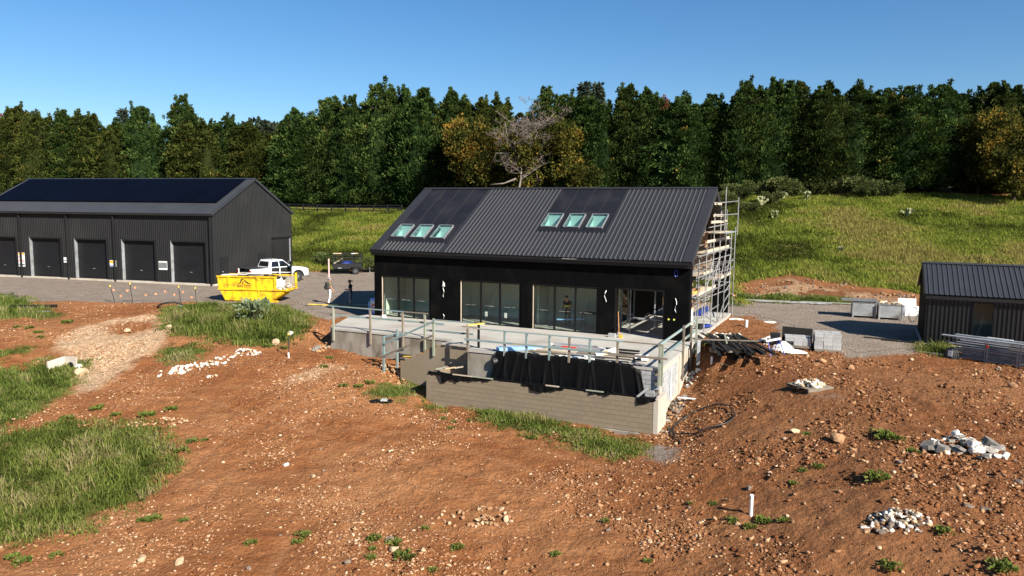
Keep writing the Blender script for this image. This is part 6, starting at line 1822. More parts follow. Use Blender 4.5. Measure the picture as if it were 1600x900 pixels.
def skip():
    A = G(352, 471); B = G(441, 473)
    yaw = math.atan2(B[1] - A[1], B[0] - A[0])
    t = lthing('skip_bin', 'bright yellow skip bin heaped with building waste', 'skip bin', (A[0] - .32 * math.cos(yaw), A[1] - .32 * math.sin(yaw), A[2] - .02), yaw)
    A = tuple(t.location)
    Wd, S0, S1 = 1.8, .0, 4.05
    zl, zm, zt = .12, .88, 1.72
    th = .05
    low = [(.32, zl), (3.55, zl), (4.72, zm), (-.08, zm)]
    up = [(-.12, zm + .002), (3.98, zm + .002), (3.98, zt), (-.18, zt)]
    for y in (0, Wd - th):
        part('lower_side', MB().prism(low, 'y', y, y + th), M['skip'], t)
    part('side_panel', MB().prism(up, 'y', 0, th), M['skip'], t)
    part('side_panel', MB().prism([(-.12, zm + .002), (4.68, zm + .002), (4.68, zt - .02), (-.18, zt)], 'y', Wd - th, Wd), M['skip_in'], t, label='worn grey inside of the far side')
    part('floor', MB().box(.32, 3.55, th, Wd - th, zl, zl + .05), M['skip_in'], t)
    part('end_panel', MB().hexa([(.32, th, zl), (.36, th, zl), (.36, Wd - th, zl), (.32, Wd - th, zl), (-.08, th, zm), (-.03, th, zm), (-.03, Wd - th, zm), (-.08, Wd - th, zm)]), M['skip'], t)
    part('end_panel', MB().hexa([(-.12, th, zm), (-.07, th, zm), (-.07, Wd - th, zm), (-.12, Wd - th, zm), (-.18, th, zt), (-.13, th, zt), (-.13, Wd - th, zt), (-.18, Wd - th, zt)]), M['skip'], t)
    part('sloped_end', MB().hexa([(3.5, -.0, zl), (3.58, -.0, zl - .02), (3.58, Wd, zl - .02), (3.5, Wd, zl), (4.67, -.0, zm), (4.75, -.0, zm - .02), (4.75, Wd, zm - .02), (4.67, Wd, zm)]), M['skip'], t)
    for y in (.12, .5, .9, 1.3): part('end_rib', MB().bar((3.62, y, zl - .03), (4.75, y, zm - .05), .06, .05), M['skip'], t)
    rim = MB(); rim.box(-.24, 4.05, -.07, th + .02, zt + .001, zt + .09)
    part('top_rim', rim, M['skip'], t)
    part('mid_rim', MB().box(-.16, 4.75, -.08, -.001, zm - .04, zm + .05), M['skip'], t)
    part('rear_rim', MB().box(-.24, 4.72, Wd - .03, Wd + .05, zt + .001, zt + .08), M['skip'], t)
    part('end_rim', MB().box(4.68, 4.80, -.07, Wd + .03, zm - .05, zm + .04), M['skip'], t)
    part('corner_post', MB().box(4.64, 4.76, Wd - .1, Wd + .02, zm + .045, zt + .22), M['skip'], t)
    for x in (.55, 2.62, 3.88): part('side_rib', MB().box(x, x + .14, -.075, -.001, zm + .052, zt - .001), M['skip'], t)
    for x in (.05,): part('side_rib', MB().hexa([(x - .16, -.07, zm + .052), (x - .06, -.07, zm + .052), (x - .06, -.001, zm + .052), (x - .16, -.001, zm + .052), (x - .22, -.07, zt), (x - .12, -.07, zt), (x - .12, -.001, zt), (x - .22, -.001, zt)]), M['skip'], t)
    for x in (.9, 1.8, 2.7): part('lower_rib', MB().box(x, x + .08, -.04, -.001, zl + .02, zm - .045), M['skip'], t)
    part('skid', MB().box(.3, 3.6, .1, .22, .0, zl - .001), M['skip'], t); part('skid', MB().box(.3, 3.6, Wd - .22, Wd - .1, .0, zl - .001), M['skip'], t)
    part('tow_lug', MB().box(3.3, 4.1, -.02, .1, .02, .16), M['skip'], t)
    # lettering and peak emblem
    lm = text_mesh('BIN CITY', .25, M['black'])
    o = shared('lettering', lm, t, (1.72, -.008, 1.02), (math.pi / 2, 0, 0))
    em = MB()
    for tri in (((1.30, 1.27), (1.44, 1.27), (1.60, 1.50)), ((1.40, 1.36), (1.72, 1.64), (1.50, 1.60)), ((1.52, 1.27), (1.60, 1.27), (1.70, 1.55)), ((1.68, 1.60), (2.16, 1.27), (1.98, 1.27)), ((1.80, 1.38), (1.88, 1.32), (1.74, 1.54))):
        a, b, c = tri
        em.prism([a, b, c], 'y', -.012, -.004)
    part('emblem', em, M['black'], t)
    for x in (.22, .34, 2.62, 2.80): part('slash_mark', MB().hexa([(x, -.012, zm - .26), (x + .03, -.012, zm - .26), (x + .03, -.004, zm - .26), (x, -.004, zm - .26), (x + .1, -.012, zm - .10), (x + .13, -.012, zm - .10), (x + .13, -.004, zm - .10), (x + .1, -.004, zm - .10)]), M['black'], t)
    # waste
    r = random.Random(11)
    C = math.cos(yaw); S = math.sin(yaw)
    def Wl(x, y): return (A[0] + x * C - y * S, A[1] + x * S + y * C)
    fill = MB()
    single('waste_heap', _heap(.0, 3.9, .06, Wd - .06, 1.35, .25, r), M['plaster'], 'grey-white heap of building waste filling the skip', 'waste', (A[0], A[1], A[2]), yaw, off=(0, 0, 0))
    for i in range(12):
        x = r.uniform(-.3, 1.2) if i < 6 else r.uniform(.6, 3.0); y = r.uniform(.2, 1.4); z = 1.76 + i * .022; l = r.uniform(1.2, 2.2); w_ = r.uniform(.35, .8); a = r.uniform(-.25, .25)
        wx, wy = Wl(x + l / 2, y)
        single('plasterboard_sheet', MB().box(-l / 2, l / 2, -w_ / 2, w_ / 2, 0, .02), M['plaster'] if i % 4 else M['pine_pale'], 'broken plasterboard sheet lying on top of the skip load', 'plasterboard', (wx, wy, A[2] + z), yaw + a, off=(0, 0, 0), group='sheets on the skip load')
    for i in range(16):
        x = r.uniform(3.85, 4.5); y = r.uniform(.15, 1.55); z = .80 + .35 * r.random(); wx, wy = Wl(x, y); l = r.uniform(.4, .9)
        o = single('waste_offcut', MB().box(-l / 2, l / 2, -.06, .06, 0, .03), M[r.choice(['plaster', 'white', 'pine_pale', 'galv_dull'])], 'white offcut in the open end of the skip', 'waste', (wx, wy, A[2] + z), yaw + r.uniform(-1.5, 1.5), off=(0, 0, 0), group='offcuts in the skip end')
        o.rotation_euler = (r.uniform(-.4, .4), r.uniform(-.5, .5), yaw + r.uniform(-1.5, 1.5))

def _heap(x0, x1, y0, y1, z0, amp, r):
    mb = MB(); n, m = 26, 12
    P = [[(x0 + (x1 - x0) * i / n, y0 + (y1 - y0) * j / m, z0 + amp * (math.sin(i * 1.7 + j) * .5 + r.random()) * (1 if 0 < j < m else .2)) for j in range(m + 1)] for i in range(n + 1)]
    for i in range(n):
        for j in range(m): mb.quad(P[i][j], P[i + 1][j], P[i + 1][j + 1], P[i][j + 1])
    b = [(x0, y0, .6), (x1, y0, .6), (x1, y1, .6), (x0, y1, .6)]
    mb.face(b)
    for i in range(n):
        mb.quad(P[i][0], P[i + 1][0], (P[i + 1][0][0], y0, .6), (P[i][0][0], y0, .6)); mb.quad(P[i][m], P[i + 1][m], (P[i + 1][m][0], y1, .6), (P[i][m][0], y1, .6))
    for j in range(m): mb.quad(P[n][j], P[n][j + 1], (x1, P[n][j + 1][1], .6), (x1, P[n][j][1], .6)); mb.quad(P[0][j], P[0][j + 1], (x0, P[0][j + 1][1], .6), (x0, P[0][j][1], .6))
    return mb
skip()

def trailer():
    A = G(520, 429); B = G(560, 428.5)
    yaw = math.atan2(B[1] - A[1], B[0] - A[0])
    t = lthing('cage_trailer', 'black cage trailer loaded with a blue tarp and timber', 'trailer', (A[0], A[1], A[2] + .01), yaw)
    L_, Wd = 2.75, 1.5
    part('tub', MB().box(0, L_, 0, .05, .55, 1.05).box(0, L_, Wd - .05, Wd, .55, 1.05).box(0, .05, .05, Wd - .05, .55, 1.05).box(L_ - .05, L_, .05, Wd - .05, .55, 1.05).box(.05, L_ - .05, .05, Wd - .05, .55, .60), M['black'], t)
    part('chassis', MB().box(.05, L_, .25, .33, .40, .548).box(.05, L_, Wd - .33, Wd - .25, .40, .548), M['black'], t)
    part('number_plate', MB().box(.5, .85, -.02, -.001, .56, .68), M['alu_grey'], t)
    cg = MB()
    for x in (0.03, L_ / 3, 2 * L_ / 3, L_ - .03):
        for y in (.03, Wd - .03): cg.tube((x, y, 1.05), (x, y, 1.95), .035, n=6)
    for z in (1.35, 1.65, 1.95):
        for y in (.03, Wd - .03): cg.tube((0, y, z), (L_, y, z), .032, n=6)
        for x in (.03, L_ - .03): cg.tube((x, 0, z), (x, Wd, z), .032, n=6)
    part('cage', cg, M['black'], t)
    part('cage_roof', MB().box(.0, L_, .0, Wd, 1.955, 1.972), M['black'], t)
    wi = MB()
    for i in range(1, 22):
        x = L_ * i / 22; wi.tube((x, Wd - .03, 1.05), (x, Wd - .03, 1.93), .009, n=3, caps=False); wi.tube((x, .03, 1.05), (x, .03, 1.93), .009, n=3, caps=False)
    part('cage_wire', wi, M['black'], t, kind='stuff')
    for y, sd in ((-.14, -1), (Wd + .14, 1)): wheel(t, L_ * .80, y, .33, .2, sd)
    part('mudguard', MB().box(L_ * .80 - .42, L_ * .80 + .42, -.28, -.02, .70, .74), M['black'], t)
    part('drawbar', MB().bar((L_, Wd / 2, .47), (L_ + 1.1, Wd / 2, .45), .1, .1), M['black'], t)
    part('jockey_wheel', MB().tube((L_ + .7, Wd / 2 + .1, .01), (L_ + .7, Wd / 2 + .1, .7), .035, n=8), M['galv_dull'], t)
    C, S = math.cos(yaw), math.sin(yaw)
    def P(x, y, z): return (A[0] + x * C - y * S, A[1] + x * S + y * C, A[2] + z)
    r = random.Random(31)
    mb = MB(); n, m = 14, 9
    Q = [[(.75 + 1.1 * i / n, .1 + 1.2 * j / m, 1.0 + .30 * math.sin(math.pi * i / n) ** .6 * math.sin(math.pi * j / m) ** .5 + .07 * r.random()) for j in range(m + 1)] for i in range(n + 1)]
    for i in range(n):
        for j in range(m): mb.quad(Q[i][j], Q[i + 1][j], Q[i + 1][j + 1], Q[i][j + 1])
    mb.box(.6, 2.0, .15, 1.25, .62, 1.01)
    single('blue_tarp', mb, M['blue_tarp'], 'bundled blue tarp inside the cage trailer', 'tarp', P(0, 0, 0), yaw, off=(0, 0, 0))
    single('timber_bundle', MB().bar((.05, .3, 1.05), (.9, .5, 1.55), .3, .12), M['pine_pale'], 'pale board leaning inside the rear of the trailer', 'timber', P(0, 0, 0), yaw, off=(0, 0, 0))
    for i, (x, y, l, m_) in enumerate(((.0, .3, .8, 'pine'), (.02, .6, .75, 'pine_pale'), (1.75, .4, .35, 'white'), (2.0, .7, .35, 'pine'))):
        single('timber_offcut', MB().box(x, x + l, y, y + .2, 1.975, 2.05), M[m_], ['brown board on the rear roof of the trailer cage', 'pale board on the rear roof of the trailer cage', 'white bundle on the trailer cage roof', 'yellowish offcut at the front of the trailer cage roof'][i], 'timber', P(0, 0, 0), yaw, off=(0, 0, 0))
trailer()
# ------------------------------------------------------------------ people
def person(label, loc, heading, J, mats, extras):
    """J: joint positions (x right, y forward, z up); one continuous skinned body; mats: region -> material"""
    r = thing('person', label, 'person', loc, heading, None, off=(0, 0, 0))
    V, E, R, T = [], [], [], []
    idx = {}
    def add(n, p, rad, reg): idx[n] = len(V); V.append(Vector(p)); R.append(rad); T.append(reg)
    def edge(a, b): E.append((idx[a], idx[b]))
    add('pelvis', J['pelvis'], (.15, .115), 'legs')
    add('waist', J['waist'], (.145, .105), 'top'); add('chest', J['chest'], (.165, .115), 'top'); add('upper', J['upper'], (.12, .09), 'top')
    add('neck', J['neck'], (.055, .055), 'skin'); add('jaw', J['jaw'], (.075, .085), 'skin'); add('skull', J['skull'], (.082, .10), 'skin'); add('crown', J['crown'], (.055, .07), 'skin')
    for a, b in (('pelvis', 'waist'), ('waist', 'chest'), ('chest', 'upper'), ('upper', 'neck'), ('neck', 'jaw'), ('jaw', 'skull'), ('skull', 'crown')): edge(a, b)
    f = (Vector(J['jaw']) + Vector(J['skull'])) / 2 + Vector((0, .118, 0))
    add('nose', f, (.014, .014), 'skin'); edge('skull', 'nose')
    for sd, k in ((-1, 'l'), (1, 'r')):
        add('ear' + k, Vector(J['skull']) + Vector((sd * .098, -.01, -.02)), (.016, .022), 'skin'); edge('skull', 'ear' + k)
        add('sh' + k, J['sh' + k], (.068, .068), 'top'); add('mid' + k, (Vector(J['sh' + k]) * .45 + Vector(J['el' + k]) * .55), (.050, .050), 'sleeve'); add('el' + k, J['el' + k], (.042, .042), 'arm'); add('wr' + k, J['wr' + k], (.029, .029), 'arm')
        edge('upper', 'sh' + k); edge('sh' + k, 'mid' + k); edge('mid' + k, 'el' + k); edge('el' + k, 'wr' + k)
        w = Vector(J['wr' + k]); d = (w - Vector(J['el' + k])).normalized(); side = d.cross(Vector((sd, .2, 0))).normalized(); nrm = d.cross(side).normalized()
        add('palm' + k, w + d * .055, (.036, .020), 'skin'); edge('wr' + k, 'palm' + k)
        for i, (o, l) in enumerate(((-.030, .070), (-.010, .082), (.010, .078), (.028, .062))):
            b = w + d * .085 + side * o
            add('k%d%s' % (i, k), b, (.0095, .0095), 'skin'); add('f%d%s' % (i, k), b + d * l * .55 + nrm * .012 * sd, (.0088, .0088), 'skin'); add('t%d%s' % (i, k), b + d * l * .85 + nrm * .034 * sd, (.008, .008), 'skin')
            edge('palm' + k, 'k%d%s' % (i, k)); edge('k%d%s' % (i, k), 'f%d%s' % (i, k)); edge('f%d%s' % (i, k), 't%d%s' % (i, k))
        b = w + d * .03 + side * -.03
        add('th' + k, b + side * -.022 + d * .03, (.0105, .0105), 'skin'); add('tt' + k, b + side * -.034 + d * .062, (.0095, .0095), 'skin'); edge('palm' + k, 'th' + k); edge('th' + k, 'tt' + k)
        add('hip' + k, J['hip' + k], (.098, .10), 'legs'); add('kn' + k, J['kn' + k], (.062, .064), 'legs'); add('an' + k, J['an' + k], (.043, .046), 'shin'); add('he' + k, Vector(J['an' + k]) + Vector((0, -.05, -.035)), (.04, .04), 'boot'); add('to' + k, Vector(J['an' + k]) + Vector((sd * .015, .155, -.045)), (.042, .034), 'boot')
        add('ca' + k, Vector(J['kn' + k]) * .62 + Vector(J['an' + k]) * .38 + Vector((0, -.012, 0)), (.056, .058), 'shin')
        edge('pelvis', 'hip' + k); edge('hip' + k, 'kn' + k); edge('kn' + k, 'ca' + k); edge('ca' + k, 'an' + k); edge('an' + k, 'he' + k); edge('an' + k, 'to' + k)
    me = bpy.data.meshes.new('body'); me.from_pydata([tuple(v) for v in V], E, [])
    o = bpy.data.objects.new('body_tmp', me); COL.objects.link(o)
    sk = o.modifiers.new('skin', 'SKIN'); sk.use_smooth_shade = True
    for i, sv in enumerate(me.skin_vertices[0].data):
        sv.radius = R[i]; sv.use_root = (i == 0)
    sb = o.modifiers.new('sub', 'SUBSURF'); sb.levels = 1; sb.render_levels = 1
    bpy.context.view_layer.update()
    bm = bpy.data.meshes.new_from_object(o.evaluated_get(bpy.context.evaluated_depsgraph_get()))
    bpy.data.objects.remove(o)
    regs = list(dict.fromkeys(T)); bm.materials.clear()
    for g in regs: bm.materials.append(mats[g])
    pts = np.array([tuple(v) for v in V])
    seg = [(pts[a], pts[b], T[b] if np.linalg.norm(pts[b]) else T[b]) for a, b in E]
    for p in bm.polygons:
        c = np.array(p.center); best = 9; g = 'top'
        for a, b, tg in seg:
            u = np.clip(np.dot(c - a, b - a) / (np.dot(b - a, b - a) + 1e-9), 0, 1); dd = np.linalg.norm(c - a - u * (b - a))
            if dd < best: best = dd; g = tg
        p.material_index = regs.index(g); p.use_smooth = True
    b = bpy.data.objects.new('body', bm); COL.objects.link(b); b.parent = r; b.name = 'body'
    for nm, mb, mt in extras: part(nm, mb, mt, r, smooth=True)
    sk_ = Vector(J['skull'])
    ey = MB()
    for sd in (-1, 1): ey.tube(sk_ + Vector((sd * .032, .088, -.012)), sk_ + Vector((sd * .032, .104, -.012)), .011, .008, 6)
    part('eyes', ey, M['black'], r)
    return r

def base_pose():
    return dict(pelvis=(0, 0, .95), waist=(0, 0, 1.12), chest=(0, .01, 1.30), upper=(0, 0, 1.44), neck=(0, .005, 1.52), jaw=(0, .025, 1.59), skull=(0, .02, 1.67), crown=(0, .01, 1.755),
                shl=(-.19, 0, 1.43), shr=(.19, 0, 1.43), ell=(-.25, -.03, 1.14), elr=(.25, -.03, 1.14), wrl=(-.25, .08, .89), wrr=(.25, .08, .89),
                hipl=(-.095, 0, .90), hipr=(.095, 0, .90), knl=(-.11, .02, .49), knr=(.11, .02, .49), anl=(-.12, -.02, .085), anr=(.12, -.02, .085))

def dome(cx, cy, cz, rx, ry, rz, n=14, m=6):
    mb = MB(); P = [[(cx + rx * math.cos(2 * math.pi * i / n) * math.cos(j / m * 1.5), cy + ry * math.sin(2 * math.pi * i / n) * math.cos(j / m * 1.5), cz + rz * math.sin(j / m * 1.5)) for i in range(n)] for j in range(m + 1)]
    for j in range(m):
        for i in range(n): mb.quad(P[j][i], P[j][(i + 1) % n], P[j + 1][(i + 1) % n], P[j + 1][i])
    return mb

# man in white trousers, seen from behind at three quarters, mid-step
J = base_pose(); J.update(knl=(-.10, .10, .50), anl=(-.10, .02, .10), knr=(.11, -.02, .49), anr=(.11, -.16, .085), wrr=(.27, .14, .90), wrl=(-.24, .12, .90), skull=(.01, .04, 1.67), jaw=(.01, .05, 1.59), crown=(.01, .02, 1.755))
p1 = G(515, 475)
cap = dome(.01, .015, 1.69, .105, .125, .10); cap.hexa([(-.08, .10, 1.69), (.10, .10, 1.69), (.08, .23, 1.675), (-.06, .23, 1.675), (-.08, .10, 1.705), (.10, .10, 1.705), (.08, .23, 1.69), (-.06, .23, 1.69)])
H1 = math.radians(-45)
person('man in a cap, olive shirt and white trousers walking on the sunlit gravel', (p1[0], p1[1], p1[2] + .012), H1, J,
       dict(skin=M['skin'], arm=M['skin'], sleeve=M['cloth_olive'], top=M['cloth_olive'], legs=M['cloth_white'], shin=M['cloth_white'], boot=M['boot']),
       [('cap', cap, M['alu_grey']), ('hair', dome(.01, .0, 1.645, .098, .11, .07), M['hair'])])
bp = lthing('backpack', 'dark grey backpack worn by the man in white trousers', 'backpack', (p1[0], p1[1], p1[2] + .012), H1)
part('bag', MB().hexa([(-.17, -.30, 1.00), (.17, -.30, 1.00), (.16, -.115, 1.0), (-.16, -.115, 1.0), (-.14, -.27, 1.46), (.14, -.27, 1.46), (.15, -.11, 1.48), (-.15, -.11, 1.48)]), M['black'], bp, bevel=.05)
part('pocket', MB().box(-.12, .12, -.345, -.29, 1.05, 1.25), M['black'], bp, bevel=.02)
for sd in (-1, 1): part('strap', MB().path([(sd * .10, -.12, 1.46), (sd * .12, .0, 1.52), (sd * .12, .125, 1.38), (sd * .14, .10, 1.15), (sd * .14, -.12, 1.05)], .02, 5), M['black'], bp)

# man in a wide hat standing in the house shadow, hands together in front
J = base_pose(); J.update(ell=(-.24, .02, 1.15), elr=(.24, .02, 1.15), wrl=(-.10, .26, 1.16), wrr=(.10, .27, 1.15), jaw=(0, .04, 1.585), skull=(0, .05, 1.66), crown=(0, .04, 1.74))
p2 = G(548, 480)
hat = dome(0, .04, 1.70, .105, .125, .12)
n = 18
for i in range(n):
    a, b = 2 * math.pi * i / n, 2 * math.pi * (i + 1) / n
    q = lambda t_, rr, z: (rr * math.cos(t_), .04 + rr * 1.1 * math.sin(t_), z + .035 * abs(math.cos(t_)) * (rr > .15))
    hat.quad(q(a, .10, 1.70), q(b, .10, 1.70), q(b, .215, 1.70), q(a, .215, 1.70))
person('man in a wide-brimmed hat, black shirt and grey shorts standing in the house shadow', (p2[0], p2[1], p2[2] + .012), math.radians(80), J,
       dict(skin=M['skin'], arm=M['skin'], sleeve=M['cloth_black'], top=M['cloth_black'], legs=M['cloth_grey'], shin=M['skin'], boot=M['boot']),
       [('hat', hat, M['boot'])])

# worker behind the right-hand window group
J = base_pose(); J.update(wrl=(-.16, .24, 1.02), wrr=(.20, .26, 1.05), ell=(-.25, .03, 1.15), elr=(.25, .03, 1.15), waist=(0, .03, 1.12), chest=(0, .08, 1.29), upper=(0, .11, 1.42), neck=(0, .14, 1.50), jaw=(0, .19, 1.56), skull=(0, .20, 1.64), crown=(0, .19, 1.72), shl=(-.19, .11, 1.41), shr=(.19, .11, 1.41))
w3 = W(11.75, 1.5)
person('worker in dark clothes with a yellow band behind the right window group', (w3[0], w3[1], -.004), math.radians(150), J,
       dict(skin=M['skin'], arm=M['skin'], sleeve=M['cloth_navy'], top=M['cloth_navy'], legs=M['cloth_navy'], shin=M['cloth_navy'], boot=M['boot']),
       [('cap', dome(0, .19, 1.66, .105, .125, .10), M['cloth_navy']), ('reflective_band', MB().tube((0, .03, 1.15), (0, .05, 1.24), .175, .182, 14), M['cloth_hiviz'])])
# ------------------------------------------------------------------ things around the site
def gsingle(name, mb, mat, label, cat, p, rz=0.0, group=None, smooth=False):
    return single(name, mb, mat, label, cat, p, rz, (0, 0, 0), group, None, smooth)

# timber and drum in the shade left of the house
r = random.Random(17)
tb = hthing('timber_stack', 'stack of long boards in the house shadow behind the hatted man', 'timber', -2.6, 3.6, -.14)
for i in range(9):
    z = -.13 + (i // 4) * .07; q = 2.7 + (i % 4) * .42 + r.uniform(-.05, .05)
    part('board', MB().bar((-4.6 + r.uniform(-.3, .2), q, z + .035), (-.45, q + .35 + r.uniform(-.1, .1), z + .04), .22, .05), M['timber_old'] if i % 3 else M['pine'], tb)
dr = hthing('chemical_drum', 'white-blue square drum with a red round mark by the left house corner', 'drum', -.75, 1.25, -.15)
part('body', MB().box(-1.05, -.5, .95, 1.5, -.14, .86), M['light_blue'], dr, bevel=.05)
part('cap', MB().tube((-.78, 1.22, .86), (-.78, 1.22, .95), .08, .08, 10), M['white'], dr)
part('label_panel', MB().box(-1.0, -.55, .944, .949, .05, .70), M['white'], dr)
ring = MB()
for i in range(16):
    a, b = 2 * math.pi * i / 16, 2 * math.pi * (i + 1) / 16
    ring.face([(-.77 + .17 * math.cos(a), .941, .36 + .17 * math.sin(a)), (-.77 + .17 * math.cos(b), .941, .36 + .17 * math.sin(b)), (-.77 + .08 * math.cos(b), .941, .36 + .08 * math.sin(b)), (-.77 + .08 * math.cos(a), .941, .36 + .08 * math.sin(a))])
part('red_mark', ring, M['red'], dr)
hsingle('pipe_stub', MB().tube((-1.75, 1.9, -.2), (-1.75, 1.9, .5), .09, .09, 10), M['light_blue'], 'pale blue pipe stub standing in the house shadow', 'pipe', -1.75, 1.9, -.15)
p = G(508, 477)
gsingle('yellow_plank', MB().box(-.9, .9, -.16, .16, .0, .05).box(-1.15, -.8, -.12, .1, .0, .07), M['yellow_lvl'], 'yellow plank lying on the gravel by the walking man', 'plank', p, -.15)
p = G(514, 433)
gsingle('marker_post', MB().tube((0, 0, -.2), (0, 0, 1.72), .075, .07, 10).box(-.14, .14, -.14, .14, -.05, .03), M['pink'], 'faded pink and white marker post near the trailer', 'post', p)
p = G(488, 478)
gsingle('cable_scrap', MB().path([(-.5, 0, .03), (-.2, .1, .05), (.1, -.05, .03), (.6, .15, .04)], .02, 5), M['hose'], 'black cable scrap on the gravel patch', 'cable', p)

# star pickets with orange flags
pk = [((181, 473), (172, 447)), ((208, 474), (203, 443)), ((283, 474), (279, 448)), ((307, 474), (305, 450))]
tops = []
for i, (b, tp) in enumerate(pk):
    p = G(*b); d = ray(*tp); k = p[1] / d[1]; top = (d[0] * k, p[1], CAM_Z + d[2] * k)
    lean = (top[0] - p[0], 0, top[2] - p[2])
    t = lthing('star_picket', 'dark steel picket with an orange-yellow cap, %s of four along the yard' % ['leaning leftmost', 'second from left', 'third from left', 'rightmost'][i], 'post', p, 0, 'flagged pickets along the yard')
    part('shaft', MB().bar((0, 0, -.25), lean, .036, .03, (0, 1, 0)), M['steel_post'], t)
    part('cap', MB().tube((lean[0], 0, lean[2] - .06), (lean[0], 0, lean[2] + .07), .042, .036, 8), M['cap_yellow'], t)
    tops.append((p[0] + lean[0], p[1], p[2] + lean[2] * .92))
M['orange_flag'] = pm('faded_orange_flag', (.62, .20, .09), (.70, .27, .13), 4, rough=.7, rand=.15)
order = ['first', 'second', 'third']
for i in range(3):
    a, b = Vector(tops[i]), Vector(tops[i + 1]); n = (3, 5, 2)[i]
    t = thing('flag_line', 'string of small orange flags between the %s pair of pickets' % order[i], 'bunting', tuple(a))
    sag = lambda u: a.lerp(b, u) - Vector((0, 0, .28 * math.sin(math.pi * u)))
    part('cord', MB().path([sag(k / 10) for k in range(11)], .004, 4), M['galv_dull'], t)
    for k in range(n):
        q = sag((k + .5) / n + .02 * math.sin(k * 7)); w_ = .065; dz = .12; q = q - Vector((0, 0, .16 * ((k * 5) % 3)))
        part('flag', MB().hexa([q + Vector((-w_, 0, -dz)), q + Vector((w_ * .7, .01, -dz * 1.1)), q + Vector((w_ * .7, .02, -dz * 1.1)), q + Vector((-w_, .01, -dz)), q + Vector((-w_, 0, 0)), q + Vector((w_, .02, 0)), q + Vector((w_, .03, 0)), q + Vector((-w_, .01, 0))]), M['orange_flag'], t)
p = G(267, 481)
gsingle('poly_pipe', MB().path([(.85 * math.cos(a), .15 * math.sin(a * 2), .42 * math.sin(a) - .05) for a in np.linspace(0, math.pi, 14)], .06, 8), M['hose'], 'black plastic pipe arching out of the ground by the pickets', 'pipe', p, 0, smooth=True)
p = G(280, 481); gsingle('sandbag', dome(0, 0, -.02, .30, .2, .22), M['timber_blue'], 'pale green bag beside the arched black pipe', 'bag', p)
p = G(60, 482); gsingle('dark_log', MB().bar((-1.8, 0, .1), (1.0, .3, .14), .2, .18), M['charred'], 'dark log lying in the grass strip at the left edge', 'log', p)
p = G(68, 487); gsingle('metal_scrap', MB().box(-.55, .55, -.12, .12, 0, .05), M['galv_dull'], 'pale metal scrap on the orange earth at far left', 'scrap', p, .1)

# concrete headwall
p = G(92, 577)
hw_ = lthing('concrete_headwall', 'pale precast concrete culvert headwall in the left grass', 'headwall', p, math.radians(-12))
hw_.scale = (.72, .72, .8)
part('back_wall', MB().box(-.05, .95, .45, .57, -.3, .72), M['concrete_light'], hw_)
part('wing_wall', MB().hexa([(-.62, -.35, -.3), (-.5, -.38, -.3), (.06, .45, -.3), (-.05, .50, -.3), (-.62, -.35, .50), (-.5, -.38, .50), (.06, .45, .72), (-.05, .50, .72)]), M['concrete_light'], hw_)
part('base', MB().box(-.45, .95, -.3, .45, -.3, -.1), M['concrete_light'], hw_)
part('pipe_mouth', MB().tube((.55, .40, .18), (.55, .449, .18), .22, .22, 14), M['black'], hw_)

# picket with sign tag
p = G(452, 559)
t = lthing('survey_peg', 'thin dark picket with a pale tag standing on bare earth below the grass mound', 'post', p)
part('shaft', MB().bar((0, 0, -.2), (-.02, 0, 1.20), .045, .035, (0, 1, 0)), M['steel_post'], t)
part('cap', MB().tube((-.02, 0, 1.18), (-.02, 0, 1.26), .035, .03, 8), M['cap_yellow'], t)
part('tag', MB().box(-.06, .02, -.04, -.02, 0, .28), M['white'], t)
p = G(430, 537); 
# black sheet scraps on the dirt
p = G(596, 629)
mb = MB(); rr = random.Random(3)
for i in range(10):
    for j in range(6):
        Q = lambda a, b: (-.5 + .1 * a, -.22 + .075 * b, .02 + .10 * abs(math.sin(a * 2.1 + b * 1.3)))
        if not ((i in (0, 9)) and (j in (0, 5))): mb.quad(Q(i, j), Q(i + 1, j), Q(i + 1, j + 1), Q(i, j + 1))
gsingle('plastic_scrap', mb, M['membrane'], 'crumpled black plastic scrap on the red earth left of the block wall', 'plastic', p)
gsingle('stone_slab', MB().hexa([(-.12, -.15, .10), (.18, -.15, .10), (.15, .12, .12), (-.1, .12, .12), (-.11, -.14, .16), (.17, -.14, .15), (.13, .1, .17), (-.09, .1, .17)]), M['block_grey'], 'grey stone weighing down the black plastic scrap', 'stone', (p[0] + .1, p[1], p[2]))

# ---- right-hand side
p = G(1173, 806)
t = lthing('white_pipe', 'white plastic riser pipe standing on the earth at lower right', 'pipe', p)
part('pipe', MB().tube((0, 0, -.2), (.005, 0, .56), .05, .05, 12), M['white'], t); part('cap', MB().tube((.005, 0, .56), (.005, 0, .61), .06, .06, 12), M['white'], t)
p = G(1166, 511); gsingle('white_pipe', MB().tube((0, 0, -.1), (0, 0, .36), .09, .09, 12).tube((0, 0, .36), (0, 0, .40), .10, .10, 12), M['white'], 'short white plastic pipe stub beside the gravel drive', 'pipe', p)
p = G(1112, 567); gsingle('white_pipe', MB().tube((0, 0, -.1), (0, 0, .30), .05, .05, 12).tube((0, 0, .30), (0, 0, .33), .056, .056, 12), M['white'], 'small white pipe stub beside the dark board stack', 'pipe', p)
for i, ((a, b), l, lab) in enumerate((((1150, 499), .5, 'pale slurry-covered stone by the rear house corner'), ((1203, 504), .45, 'white stone at the edge of the gravel drive'))):
    p = G(a, b); gsingle('pale_stone', dome(0, 0, -.02, l, .2, .10, 9, 3), M['stone_wht'], lab, 'stone', p, -.2)

